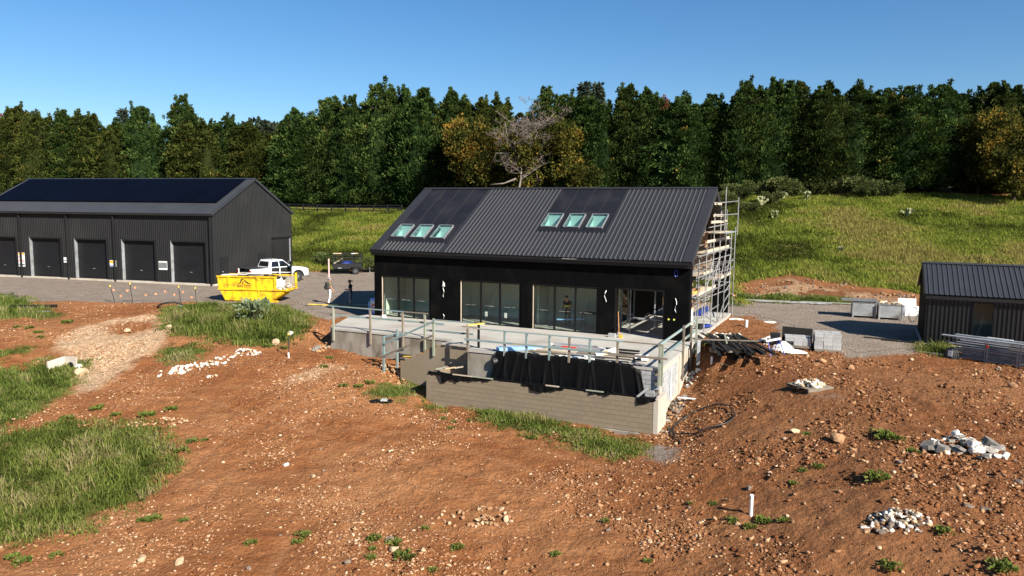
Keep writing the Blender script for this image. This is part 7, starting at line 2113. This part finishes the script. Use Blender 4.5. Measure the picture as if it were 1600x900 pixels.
# dark board stack and scattered boards
p0 = G(1135, 548)
bs = lthing('board_stack', 'stack of charred-black cladding boards on bearers right of the terrace', 'boards', p0, -HYAW + math.radians(24))
zt = .35
for i in range(26):
    a = r.uniform(-.34, .34)
    part('board', MB().bar((-1.05 + (i % 12) * .19 + a, -2.5 + r.uniform(-.7, .4), zt - .12 * (i > 17) + (i % 3) * .035 + .05 + .06 * (i > 11)), (-.75 + (i % 12) * .19 - a, 2.0 + r.uniform(-.3, .3), zt + (i % 3) * .035 + .06), .15, .03), M['charred'], bs)
for y in (-1.2, 1.2): part('bearer', MB().box(-1.1, 1.4, y - .05, y + .05, -.05 + .2, zt), M['timber_old'], bs)
part('cross_bar', MB().bar((-1.6, -.5, .62), (1.3, -.75, .62), .09, .045), M['timber_old'], bs)
part('lying_bar', MB().bar((-.35, -1.3, .60), (.25, 1.4, .58), .07, .05), M['timber_grn'], bs)
part('leg', MB().box(-1.55, -1.40, -.62, -.50, -.6, .60), M['galv_dull'], bs)
for i, (a, b, l, m_, lab) in enumerate(((1190, 533, 1.9, 'charred', 'black board lying left of the pale board'), (1196, 531, 1.8, 'plaster', 'pale board lying among black boards'), (1205, 528, 1.8, 'charred', 'black board lying right of the pale board'), (1200, 538, 1.0, 'pine', 'short pine board below the pale board'), (1155, 560, 1.6, 'charred', 'black board lying beside the board stack'), (1180, 551, 1.5, 'charred', 'black board lying in front of the trestle'))):
    p = G(a, b); gsingle('loose_board', MB().bar((0, -l / 2, .05), (.0, l / 2, .10), .2, .035), M[m_], lab, 'board', p, -HYAW - math.radians(18) + i * .03)

# blue trestle
p = G(1207, 553)
t = lthing('saw_trestle', 'blue steel folding saw trestle with a white top bar', 'trestle', p, math.radians(35))
part('top_bar', MB().bar((-.55, 0, .68), (.55, 0, .70), .08, .08), M['white'], t)
for x in (-.42, .42):
    for y in (-.30, .30): part('leg', MB().tube((x, y * .1, .66), (x + (.1 if x > 0 else -.1), y, -.04), .02, .02, 6), M['blue_steel'], t)
    part('brace', MB().tube((x, -.2, .28), (x, .2, .28), .014, n=5), M['blue_steel'], t)
p = G(1176, 548); gsingle('blue_prop', MB().tube((-.5, -.8, .03), (.1, .7, .05), .03, n=7), M['blue_steel'], 'dark blue steel prop lying on the earth left of the trestle', 'prop', p)

# crumpled plastic film
def film(p, rx, ry, h, label, seed):
    r2 = np.random.default_rng(seed); n = 22
    gx, gy = np.meshgrid(np.linspace(-1, 1, n), np.linspace(-1, 1, n))
    zz = h * np.clip(1 - (gx ** 2 + gy ** 2), 0, 1) * (.35 + 1.1 * fbm(gx * 3 + seed, gy * 3, seed, 3)) + .12 * h * r2.random((n, n))
    v = np.stack([gx * rx * (1 + .2 * fbm(gy * 4, gx, seed)), gy * ry, zz], -1).reshape(-1, 3)
    f = [(j * n + i, j * n + i + 1, (j + 1) * n + i + 1, (j + 1) * n + i) for j in range(n - 1) for i in range(n - 1) if gx[j, i] ** 2 + gy[j, i] ** 2 < .95]
    link('plastic_film', np_mesh('plastic_film', v, f, M['clear_film']), label, 'plastic', loc=p)
film(G(1222, 549), .55, .45, .45, 'crumpled translucent plastic film between the trestle and the block pallet', 3)
film(G(1240, 552), .6, .25, .18, 'flattened strip of plastic film in front of the first block pallet', 5)

# pallets of grey blocks
BLK = MB().box(-.193, .193, -.093, .093, 0, .186).mesh('masonry_block', M['block_grey'])
def pallet(t, w_, d_):
    for i in range(5): part('pallet_slat', MB().box(-w_ / 2, w_ / 2, -d_ / 2 + i * d_ / 5 + .02, -d_ / 2 + (i + 1) * d_ / 5 - .02, .10, .12), M['timber_old'], t)
    for y in (-d_ / 2 + .04, 0, d_ / 2 - .04): part('pallet_bearer', MB().box(-w_ / 2, w_ / 2, y - .04, y + .04, .0, .099), M['timber_old'], t)
pa = G(1246, 541)
t = lthing('pallet', 'pallet carrying the low stack of grey blocks, nearest the trestle', 'pallet', pa, -.32); pallet(t, 1.2, 1.1)
c, s_ = math.cos(-.32), math.sin(-.32)
rr = random.Random(5)
def put_block(P0, rz, x, y, z, rot, lab, grp):
    cc, ss = math.cos(rz), math.sin(rz)
    link('masonry_block', BLK, lab, 'concrete block', grp, loc=(P0[0] + x * cc - y * ss, P0[1] + x * ss + y * cc, P0[2] + z), rot=(0, 0, rz + rot))
for k in range(2):
    for j in range(5):
        for i in range(3):
            if k == 0 and i == 0 and j == 0: continue
            put_block(pa, -.32, -.40 + i * .395 + rr.uniform(-.01, .01), -.40 + j * .20, .122 + k * .19, 0, 'grey masonry block in the low two-course stack behind the plastic film', 'blocks in the low stack')
gsingle('cover_board', MB().hexa([(-.72, .55, .0), (.70, .55, .0), (.70, .60, .0), (-.72, .60, .0), (-.72, .66, .85), (.70, .66, .80), (.70, .71, .80), (-.72, .71, .85)]), M['charred'], 'dark ply sheet leaning behind the low block stack', 'sheet', pa, -.32)
gsingle('black_tub', MB().hexa([(-1.25, -.05, 0), (-.85, -.05, 0), (-.85, .4, 0), (-1.25, .4, 0), (-1.3, -.1, .55), (-.82, -.1, .55), (-.82, .45, .55), (-1.3, .45, .55)]), M['black'], 'black tub left of the low block stack', 'tub', pa, -.32)
pb = G(1291, 547)
t = lthing('pallet', 'pallet carrying the tall stack of grey blocks beside the drive', 'pallet', pb, -.30); pallet(t, 1.15, 1.1)
for k in range(4):
    for j in range(5):
        for i in range(3):
            if k == 3 and (i + j) % 4 == 3: continue
            rot = 0
            put_block(pb, -.30, -.39 + i * .395 + rr.uniform(-.012, .012), -.40 + j * .20 + rr.uniform(-.006, .006), .122 + k * .19, rot, 'grey masonry block in the tall four-course stack beside the drive', 'blocks in the tall stack')
gsingle('block_scrap', MB().box(-.18, .18, -.1, .1, 0, .16), M['black'], 'dark box between the two block stacks', 'box', G(1268, 543), .4)

# stone pallet
p = G(1265, 606)
t = lthing('pallet', 'timber pallet heaped with white stones on the brown earth', 'pallet', p, math.radians(22))
pallet(t, 1.25, 1.2)

def rock_mesh(seed, sub=2, flat=.75, rough=.10):
    r2 = np.random.default_rng(seed); bm = bmesh.new(); bmesh.ops.create_icosphere(bm, subdivisions=sub, radius=1)
    sx, sy = r2.uniform(.8, 1.25), r2.uniform(.65, 1.0)
    cuts = [(Vector(tuple(r2.normal(0, 1, 3))).normalized(), float(r2.uniform(.55, .85))) for _ in range(9)]
    for v in bm.verts:
        for n_, d_ in cuts:
            k = v.co.dot(n_) - d_
            if k > 0: v.co -= n_ * k
        v.co = Vector((v.co.x * sx, v.co.y * sy, v.co.z * flat)) * float(1 + r2.normal(0, .03))
    bmesh.ops.dissolve_limit(bm, angle_limit=.22, verts=bm.verts, edges=bm.edges)
    me = bpy.data.meshes.new('stone'); bm.to_mesh(me); bm.free(); return me
def slab_mesh(seed):
    r3 = random.Random(seed); n = r3.randint(5, 7); h = r3.uniform(.22, .38)
    pl = [(r3.uniform(.7, 1.15) * math.cos(6.283 * i / n + r3.uniform(-.3, .3)), r3.uniform(.55, .9) * math.sin(6.283 * i / n + r3.uniform(-.3, .3))) for i in range(n)]
    return MB().prism(pl, 'z', -h, h, [(x * .93, y * .93) for x, y in pl]).mesh('stone', M['slab_grey'])
ROCKS = {}
for mk in ('stone_wht', 'stone_tan', 'stone_pale', 'stone_grey', 'slab_grey'):
    ROCKS[mk] = []
    for k in range(5):
        if mk == 'slab_grey': ROCKS[mk].append(slab_mesh(940 + k)); continue
        me = rock_mesh(900 + k, 2, .74); me.materials.append(M[mk]); ROCKS[mk].append(me)
def pile(t, n, rx, ry, h, size, mks, seed, z0=0.0):
    r2 = random.Random(seed)
    for i in range(n):
        a = r2.uniform(0, 6.28); q = r2.random() ** .55; x, y = rx * q * math.cos(a), ry * q * math.sin(a)
        sz = size * r2.uniform(.55, 1.35)
        z = z0 + h * max(0, 1 - q * q) * r2.uniform(.2, 1) + sz * .2
        if z0 == 0:
            wx = t.matrix_basis @ Vector((x, y, 0)); z += z1(wx.x, wx.y) - t.location.z
        shared('stone', r2.choice(ROCKS[r2.choice(mks)]), t, (x, y, z), (r2.uniform(-.55, .55), r2.uniform(-.55, .55), r2.uniform(0, 6)), (sz * r2.uniform(.8, 1.3), sz, sz * r2.uniform(.7, 1)))
t2 = lthing('stone_heap', 'white stones heaped on the timber pallet', 'stones', (p[0], p[1], p[2] + .12), math.radians(22)); pile(t2, 90, .55, .52, .22, .085, ['stone_wht', 'stone_wht', 'stone_pale'], 1, .001)

def rubble(px, py, rx, ry, h, n, size, mks, label, seed, rz=0):
    p = G(px, py); t = lthing('rubble_pile', label, 'rubble', p, rz); bpy.context.view_layer.update() if False else None
    t.matrix_basis = Matrix.Translation(p) @ Matrix.Rotation(rz, 4, 'Z')
    pile(t, n, rx, ry, h, size, mks, seed)
rubble(1402, 811, .85, .50, .22, 150, .075, ['stone_wht', 'stone_wht', 'stone_pale', 'stone_grey'], 'low pile of white rubble at lower right', 2, .0)
rubble(1382, 826, .55, .25, .1, 24, .09, ['stone_tan', 'stone_grey'], 'tan stones along the front of the lower right white rubble', 12)
rubble(312, 573, 1.35, .42, .10, 75, .085, ['stone_wht', 'stone_wht', 'stone_pale'], 'long heap of white rubble on the orange earth at left', 3, .45)
rubble(265, 583, .75, .35, .06, 18, .10, ['stone_wht', 'stone_pale'], 'loose white stones at the left end of the long rubble heap', 4, .3)
rubble(384, 551, .75, .42, .16, 55, .075, ['stone_wht', 'stone_wht', 'stone_pale'], 'compact white rubble heap below the grass mound', 5, .2)
rubble(352, 561, .6, .25, .04, 18, .07, ['stone_wht'], 'thin scatter of white stones between the two rubble heaps', 6, .3)
rubble(328, 590, .45, .25, .02, 12, .08, ['stone_wht', 'stone_pale'], 'few white stones below the long rubble heap', 7, .3)
rubble(1500, 703, 1.15, .42, .22, 26, .24, ['slab_grey', 'slab_grey', 'stone_wht'], 'heap of broken grey concrete slabs at right', 8, -.25)
rubble(1462, 708, .6, .35, .08, 16, .12, ['stone_tan', 'stone_pale'], 'tan rocks at the left of the broken slabs', 9, 0)
rubble(1556, 716, .5, .2, .05, 9, .15, ['stone_wht', 'slab_grey'], 'pale slab fragments right of the broken slabs', 10, -.3)
rubble(1498, 688, .5, .2, .12, 14, .15, ['stone_wht', 'slab_grey'], 'whitened rubble behind the broken slabs', 13, -.1)
rubble(1135, 527, .85, .42, .14, 60, .10, ['stone_wht', 'stone_wht', 'slab_grey'], 'white rubble behind the dark board stack', 14, -.3)
rubble(1056, 640, .32, 1.3, .08, 60, .10, ['slab_grey', 'stone_grey', 'stone_tan'], 'grey rubble along the foot of the right terrace wall', 15, -HYAW)
rubble(1083, 590, .3, .7, .1, 30, .12, ['slab_grey', 'stone_wht'], 'grey rubble below the right guard rail', 16, -HYAW)
rubble(505, 545, .4, 1.0, .12, 40, .12, ['stone_pale', 'stone_tan', 'slab_grey'], 'rocks at the left foot of the terrace wall', 17, -.6)
rubble(615, 585, 1.2, .45, .12, 70, .09, ['stone_tan', 'stone_pale', 'stone_tan'], 'crumbled tan stones at the cut bank below the stairs', 18, -.4)
rubble(1255, 447, 4.4, 2.0, .06, 60, .11, ['stone_tan', 'stone_grey'], 'pale broken rock on the bank above the drive', 19, 0)
rubble(1400, 463, 2.8, .8, .06, 50, .11, ['stone_tan', 'stone_grey'], 'tan broken rock on the bank behind the steel bins', 20, 0)
rubble(1190, 463, 2.4, .7, .12, 45, .18, ['stone_tan', 'stone_grey'], 'dark broken rock at the bank foot next to the house', 21, 0)
rubble(250, 662, 1.4, .6, .06, 70, .07, ['stone_tan', 'stone_pale'], 'field of tan stones above the big grass patch', 22, .3)
rubble(745, 810, 1.2, .7, .10, 60, .075, ['stone_tan', 'stone_tan', 'stone_pale'], 'loose tan stones on a churned mound at bottom middle', 23, 0)
rubble(1000, 672, 1.3, .15, .05, 40, .07, ['slab_grey', 'stone_pale'], 'pebbles along the foot of the block wall', 24, -HYAW)

# plank, hose
p = G(1080, 625); gsingle('white_plank', MB().bar((-.55, .22, .06), (.55, -.22, .08), .14, .03), M['white'], 'white plank lying by the right end of the terrace wall', 'plank', p, 0)
p = G(1100, 656)
pts = []
for k in range(46):
    a = 2 * math.pi * k / 40; x = p[0] + (1.15 + .06 * math.sin(3 * a)) * math.cos(a + 2.6); y = p[1] + (1.25 + .06 * math.cos(2 * a)) * math.sin(a + 2.6)
    pts.append((x, y, z1(x, y) + .05 + .10 * abs(math.sin(a))))
single('poly_hose', MB().path(pts, .028, 7), M['hose'], 'black hose coiled in a wide loop on the brown earth', 'hose', tuple(p), smooth=True)
pts = [(p[0] - 1.2 + .05 * math.sin(k), p[1] - 1.3 + .16 * k, z1(p[0] - 1.2, p[1] - 1.3 + .16 * k) + .04) for k in range(14)]
single('poly_hose', MB().path(pts, .025, 6), M['hose'], 'short black hose running along the rubble at the wall foot', 'hose', tuple(pts[0]), smooth=True)

# steel bins on the drive
def steel_bin(px, py, w_, d_, h_, label, heaped):
    p = G(px, py); t = lthing('steel_bin', label, 'bin', (p[0], p[1], p[2] + .01), -.35, 'steel stillage bins')
    th = .04
    part('wall', MB().box(0, w_, 0, th, .12, h_), M['galv_dull'], t); part('wall', MB().box(0, w_, d_ - th, d_, .12, h_), M['galv_dull'], t)
    part('wall', MB().box(0, th, th, d_ - th, .12, h_), M['galv_dull'], t); part('wall', MB().box(w_ - th, w_, th, d_ - th, .12, h_), M['galv_dull'], t)
    part('floor', MB().box(th, w_ - th, th, d_ - th, .12, .16), M['galv_dull'], t)
    for x in (0, w_ - .1):
        for y in (0, d_ - .1): part('foot', MB().box(x, x + .1, y, y + .1, 0, .119), M['galv_dull'], t)
    part('rim', MB().box(-.02, w_ + .02, -.025, -.001, h_ - .06, h_ + .02), M['galv'], t)
    for x in (.0, w_ - .06): part('stiffener', MB().box(x, x + .06, -.022, -.001, .12, h_ - .06), M['galv'], t)
    if heaped == 'lid': part('lid', MB().hexa([(-.6, -.08, h_ + .03), (w_ + .1, -.08, h_ + .06), (w_ + .1, d_ + .1, h_ + .06), (-.6, d_ + .1, h_ + .03), (-.6, -.08, h_ + .07), (w_ + .1, -.08, h_ + .11), (w_ + .1, d_ + .1, h_ + .11), (-.6, d_ + .1, h_ + .07)]), M['galv'], t)
    return p, t
steel_bin(1331, 496, 1.35, 1.1, 1.0, 'left steel stillage bin covered by a sheet on the drive', 'lid')
p, t = steel_bin(1372, 499, 1.35, 1.1, .95, 'right steel stillage bin heaped with scraps on the drive', '')
rr = random.Random(9)
cc, ss = math.cos(-.35), math.sin(-.35)
for i in range(14):
    x, y = rr.uniform(.2, 1.15), rr.uniform(.2, .9); l = rr.uniform(.25, .6)
    o = gsingle('timber_scrap', MB().box(-l / 2, l / 2, -.05, .05, 0, .05), M[rr.choice(['pine', 'pine_pale', 'timber_old', 'plaster', 'red'])], 'scrap heaped in the right steel bin', 'scrap', (p[0] + x * cc - y * ss, p[1] + x * ss + y * cc, p[2] + .88 + .15 * rr.random()), 0, 'scraps in the right bin')
    o.rotation_euler = (rr.uniform(-.4, .4), rr.uniform(-.4, .4), rr.uniform(0, 3))
for i, (a, b, sc, lab) in enumerate(((1419, 492, .62, 'large white bulk bag between the bins and the black shed'), (1432, 490, .45, 'smaller white bag beside the bulk bag'))):
    p = G(a, b); mb = dome(0, 0, -.02, .62, .5, .75, 12, 6); o = gsingle('bulk_bag', mb, M['white'], lab, 'bag', p, .3, smooth=True); o.scale = (sc * 1.5,) * 3
p = G(1416, 484); gsingle('plaster_sheet', MB().hexa([(-.5, 0, 0), (.6, 0, 0), (.6, .04, 0), (-.5, .04, 0), (-.5, .2, .75), (.6, .2, .75), (.6, .24, .75), (-.5, .24, .75)]), M['plaster'], 'pale sheet leaning behind the white bags', 'sheet', p, -.3)
p = G(1428, 505)
gsingle('wire_coil', MB().path([(.25 * math.cos(a), .1 * a / 6, .5 + .45 * math.sin(a)) for a in np.linspace(0, 18, 50)], .012, 4), M['steel_post'], 'tangle of dark wire by the black shed corner', 'wire', p)
# long tubes beside the drive
t = lthing('pipe_bundle', 'long pale tubes lying along the far edge of the drive', 'pipes', G(1250, 476))
OFF[t.name] = tuple(t.location)
for i, ((a, b), (c_, d_)) in enumerate((((1165, 470), (1235, 473)), ((1225, 473), (1300, 476)), ((1250, 473), (1332, 476.5)), ((1180, 472), (1290, 477)))):
    A, B = G(a, b), G(c_, d_); part('tube', MB().tube((A[0], A[1], A[2] + .08), (B[0], B[1], B[2] + .08), .05, .05, 8), M['galv'] if i % 2 else M['timber_grn'], t)
# dark strips lying near the shed
for i, (a, b, lab) in enumerate(((1378, 530, 'dark length of trim on the gravel before the black shed'), (1405, 534, 'second dark length of trim by the black shed corner'))):
    A = G(a - 28, b - 2); B = G(a + 26, b + 3); single('steel_trim', MB().bar((A[0], A[1], A[2] + .05), (B[0], B[1], B[2] + .05), .12, .05), M['charred'], lab, 'trim', tuple(A))

# stack of scaffold frames in front of the black shed
def frame_stack():
    A, B = G(1492, 561), G(1612, 580)
    yaw = math.atan2(B[1] - A[1], B[0] - A[0]); L_ = 3.6
    t = lthing('scaffold_frame_stack', 'stack of galvanised scaffold tubes and frames in front of the black shed', 'scaffold parts', (A[0], A[1], A[2]), yaw)
    r2 = random.Random(77)
    for k in range(34):
        z = .10 + (k % 9) * .10; y = .25 + (k // 9) * .22 + r2.uniform(-.04, .04); l0 = r2.uniform(-.75, .1) if z > .6 else r2.uniform(-.1, .2)
        part('tube', MB().tube((l0, y, z), (L_ + r2.uniform(-.4, .4), y + r2.uniform(-.05, .05), z + r2.uniform(-.03, .03)), .028, .028, 6), M['galv'] if r2.random() > .3 else M['galv_dull'], t)
    for x0 in (.0, 1.3, 2.6):
        f = MB()
        y = .05
        f.tube((x0, y, -.02), (x0, y, 1.02), .024, n=7); f.tube((x0 + 1.2, y, -.02), (x0 + 1.2, y, 1.02), .024, n=7)
        for z in (.12, .55, 1.0): f.tube((x0, y, z), (x0 + 1.2, y, z), .02, n=6)
        part('frame', f, M['galv'], t)
    for i, z in enumerate((.98, 1.04, .94)): part('plank', MB().box(-.8 + i * .5, L_ - .3 + i * .2, .35 + i * .25, .58 + i * .25, z, z + .05), M['galv_dull'], t)
    part('red_clip', MB().box(1.25, 1.33, .0, .05, .72, .86), M['red'], t)
    part('white_channel', MB().box(.95, 2.0, .95, 1.05, 1.02, 1.08), M['white'], t)
    p2 = G(1484, 560)
    m2 = lthing('weighted_bag', 'black and white bag at the left end of the scaffold frames', 'bag', p2, yaw)
    part('bag', dome(0, .2, -.02, .34, .3, .55, 10, 5), M['black'], m2, smooth=True)
    part('print', MB().box(-.06, .12, -.105, -.085, .12, .38), M['white'], m2)
    p3 = G(1465, 553); gsingle('pale_plank', MB().bar((-.9, 0, .03), (.6, -.3, .04), .08, .05), M['pine_pale'], 'pale batten on the ground left of the scaffold frames', 'batten', p3, yaw + .3)
frame_stack()
patch_grass('rank_grass', PP((1446, 552), (1462, 535), (1490, 537), (1482, 556)), 220, .45, 'green weeds at the corner of the black shed', 140, .35)

# individual rocks
NB = [((1308, 689), .34, 'stone_tan', 'big tan boulder alone on the brown earth at right'), ((1241, 675), .20, 'stone_pale', 'pale rock left of the big tan boulder'), ((1332, 704), .16, 'stone_tan', 'tan rock just right of the big boulder'),
      ((222, 876), .17, 'stone_pale', 'pointed pale rock at the bottom left'), ((281, 880), .15, 'stone_pale', 'pale rock right of the pointed one at bottom left'), ((609, 845), .17, 'stone_grey', 'grey rock at the bottom middle beside weeds'), ((613, 861), .15, 'stone_pale', 'tan rock below the grey one at the bottom middle'),
      ((543, 880), .14, 'stone_grey', 'flat grey rock at the bottom left of middle'), ((661, 861), .10, 'stone_pale', 'small pale rock right of the bottom weeds'), ((447, 727), .13, 'stone_wht', 'white flat rock on the left slope'), ((489, 745), .13, 'stone_pale', 'tan flat rock right of the white flat rock'),
      ((265, 514), .34, 'stone_pale', 'round pale boulder at the left end of the grass mound'), ((127, 584), .42, 'stone_pale', 'big pale boulder at the foot of the limestone ramp'), ((124, 575), .25, 'stone_wht', 'whitish boulder behind the big one on the ramp'), ((198, 520), .28, 'stone_pale', 'pale boulder on the scraped ramp top'),
      ((430, 538), .42, 'stone_pale', 'pale boulder left of the thin picket'), ((452, 524), .35, 'stone_wht', 'white-topped boulder at the edge of the grass mound'), ((1330, 577), .26, 'stone_tan', 'tan rock below the tall block stack'), ((1284, 567), .26, 'stone_tan', 'brown rock below the gap between block stacks'), ((1424, 563), .16, 'stone_pale', 'pale stone on the brown earth before the black shed'),
      ((1560, 578), .20, 'stone_pale', 'flat pale rock below the scaffold frames'), ((1583, 605), .24, 'stone_tan', 'tan rock near the right edge below the scaffold frames'), ((1185, 720), .17, 'stone_tan', 'tan rock above the white riser pipe'), ((1170, 765), .16, 'stone_grey', 'dark rock behind the white riser pipe'), ((1592, 755), .15, 'stone_grey', 'grey rock at the right edge'), ((1430, 745), .15, 'stone_pale', 'pale rock left of the rubble gap at right'), ((1312, 770), .12, 'stone_tan', 'orange-tan rock above the white rubble'), ((1016, 847), .10, 'stone_pale', 'small pale rock at bottom right of middle'),
      ((380, 478), .25, 'stone_pale', 'pale rock at the foot of the skip bin'), ((415, 479), .30, 'stone_tan', 'orange rock lump at the foot of the skip bin')]
for (a, b), sz, mk, lab in NB:
    p = G(a, b); k = int(a) % 5
    me = ROCKS[mk][k]
    link('rock', me, lab, 'rock', loc=(p[0], p[1], p[2] + sz * .25), rot=(.2 * math.sin(a), .2 * math.cos(b), a), scale=(sz, sz * .85, sz * .8))
r2 = np.random.default_rng(88)
cnt = 0
while cnt < 130:
    px, py = r2.uniform(10, 1590), r2.uniform(570, 895)
    if 640 < px < 1040 and py < 690: continue
    p = G(px, py); g, l, gr, dk, bk = masks(np.array([p[0]]), np.array([p[1]]))
    s, t_ = ST(p[0], p[1])
    if gr[0] > .3 or g[0] > .3 or (-1 < s < 19.3 and t_ > -8.4): continue
    if fbm(np.array([p[0] * .35]), np.array([p[1] * .35]), 66, 3)[0] + .25 * dk[0] < .5: continue
    sz = .035 + .05 * r2.random() ** 2 + (.04 * r2.random() if dk[0] > .5 else 0)
    mk = ['stone_tan', 'stone_pale', 'stone_tan', 'stone_pale', 'stone_grey'][int(r2.integers(0, 5))]
    link('rock', ROCKS[mk][int(r2.integers(0, 5))], 'small angular tan rock scattered on the bare earth', 'rock', 'scattered small rocks', loc=(p[0], p[1], p[2] + sz * .2), rot=tuple(r2.uniform(-.6, .6, 3) * (1, 1, 5)), scale=(sz * 1.2, sz, sz * .85))
    cnt += 1

# gravelly stones in the earth (uncountable)
def pebbles():
    r2 = np.random.default_rng(55)
    n = 230000
    Y = 14 + 40 * r2.random(n) ** 1.25; X = (r2.random(n) * 2 - 1) * (Y * .74 + 2)
    g, l, gr, dk, bk = masks(X, Y)
    s = (X - HX) * HU[0] + (Y - HY) * HU[1]; t_ = (X - HX) * HV[0] + (Y - HY) * HV[1]
    ok = ~((s > -.8) & (s < 19.0) & (t_ > -4.9)) & ~((s > 5.9) & (s < 19.15) & (t_ > -8.2))
    clus = fbm(X * .45, Y * .45, 91, 4)
    dens = np.clip((clus - .40) * 3.4, .05, 1) * (.85 + .25 * dk + .4 * l) * np.clip(1 - gr * 1.6, 0, 1) * np.clip(1 - g * 1.4, 0.02, 1)
    k = ok & (r2.random(n) < dens)
    X, Y, l, dk = X[k], Y[k], l[k], dk[k]
    m = len(X)
    sz = .011 + .019 * r2.random(m) + .045 * r2.random(m) ** 9 * (1 + .6 * dk) + .022 * l * r2.random(m)
    bm = bmesh.new(); bmesh.ops.create_icosphere(bm, subdivisions=1, radius=1); bm.verts.ensure_lookup_table()
    bv = np.array([tuple(v.co) for v in bm.verts]); bf = np.array([[v.index for v in f.verts] for f in bm.faces]); bm.free()
    pick = r2.integers(0, 8, m)
    var = np.stack([np.sign(bv) * np.abs(bv) ** .8 * (1 + r2.normal(0, .26, (len(bv), 1))) * [r2.uniform(.9, 1.6), r2.uniform(.6, 1), r2.uniform(.4, .75)] for _ in range(8)])
    a = r2.uniform(0, 6.28, m); ca, sa = np.cos(a), np.sin(a)
    V = var[pick] * sz[:, None, None]
    x = V[:, :, 0] * ca[:, None] - V[:, :, 1] * sa[:, None] + X[:, None]; y = V[:, :, 0] * sa[:, None] + V[:, :, 1] * ca[:, None] + Y[:, None]
    z = V[:, :, 2] + (Z(X, Y) + sz * .22)[:, None]
    v = np.stack([x, y, z], -1).reshape(-1, 3); f = (bf[None] + (np.arange(m) * len(bv))[:, None, None]).reshape(-1, 3)
    tint = np.repeat(np.clip(r2.normal(.46, .24, m) + .25 * l - .20 * dk, 0, 1), len(bv))
    mt, nt, N, L, out = new_mat('loose_stone')
    at = N.new('ShaderNodeAttribute'); at.attribute_name = 'tint'; rp = N.new('ShaderNodeValToRGB'); e = rp.color_ramp.elements
    e[0].color = (.10, .036, .014, 1); e[1].color = (.58, .43, .29, 1); k1 = e.new(.35); k1.color = (.23, .10, .042, 1); k2 = e.new(.65); k2.color = (.38, .22, .115, 1)
    b = N.new('ShaderNodeBsdfPrincipled'); b.inputs['Roughness'].default_value = .95; b.inputs['Specular IOR Level'].default_value = .1
    L.new(at.outputs['Fac'], rp.inputs[0]); L.new(rp.outputs[0], b.inputs['Base Color']); L.new(b.outputs[0], out.inputs['Surface'])
    link('loose_stones', np_mesh('loose_stones', v, f, mt, tint), 'countless small tan stones strewn over the red earth', 'stones', kind='stuff')
pebbles()

# single weeds on the earth
WEED = []
for k in range(3):
    rw = np.random.default_rng(700 + k); n = 26
    c = np.stack([rw.normal(0, .10, n), rw.normal(0, .10, n), rw.uniform(.02, .10, n)], 1); out_ = c / (np.linalg.norm(c, axis=1)[:, None] + 1e-6)
    v, f, t_ = leaf_cloud(c, np.full(n, .04), 6, .10, out_, .5, .35, rw.uniform(.3, .8, n), rw)
    WEED.append(np_mesh('weed', v, f, M['grass_green'], np.clip(t_, 0, 1)))
wd = [(476, 838, 1.5), (462, 848, 1), (585, 843, 1.3), (582, 858, .9), (620, 850, 1.6), (632, 872, 1.8), (580, 873, 1.1), (663, 827, .9), (715, 857, 1.2), (676, 891, 1), (948, 815, .8), (1115, 788, 1), (1145, 815, 1.3), (1190, 815, 1.6), (1172, 825, 1.2), (1078, 787, .7), (870, 868, 1), (830, 686, 1.6), (1380, 682, 2.4), (1395, 686, 1.8), (1370, 750, 2.2), (1240, 755, 1.1), (1262, 680, 1.0), (1278, 730, 1.2), (1255, 736, 1), (1425, 706, 1.4), (1225, 815, 1), (1475, 830, 1.5), (1570, 893, 2), (1390, 887, 1.5), (1200, 816, 1.2), (35, 878, 1.5), (20, 872, 1.2), (90, 868, 1.2), (225, 815, 1.4), (240, 812, 1.4), (285, 815, 1), (392, 850, 1.2), (150, 640, 1.5), (108, 655, 2), (155, 636, 1.2), (300, 690, 1.4), (280, 705, 1.8), (320, 688, 1), (230, 650, 2), (270, 640, 1.8), (180, 650, 1.4), (105, 505, 2), (25, 512, 1.5), (48, 513, 1.5), (60, 520, 1.5), (65, 527, 1.4), (575, 600, 1.8), (560, 605, 1.5), (535, 603, 1.5), (508, 574, 1.4), (515, 560, 1.2), (445, 545, 1.6), (415, 542, 1.6), (600, 630, 1.2), (690, 655, 1.2), (710, 660, 1), (705, 670, .9), (1105, 525, 1.8), (1098, 540, 1.8), (1112, 512, 1.5), (1010, 878, .9)]
for i, (a, b, sc) in enumerate(wd):
    p = G(a, b); link('weed', WEED[i % 3], 'small green weed growing alone on the bare earth', 'weed', 'scattered weeds', loc=(p[0], p[1], p[2]), rot=(0, 0, i), scale=(sc * .62, sc * .62, sc * .5))
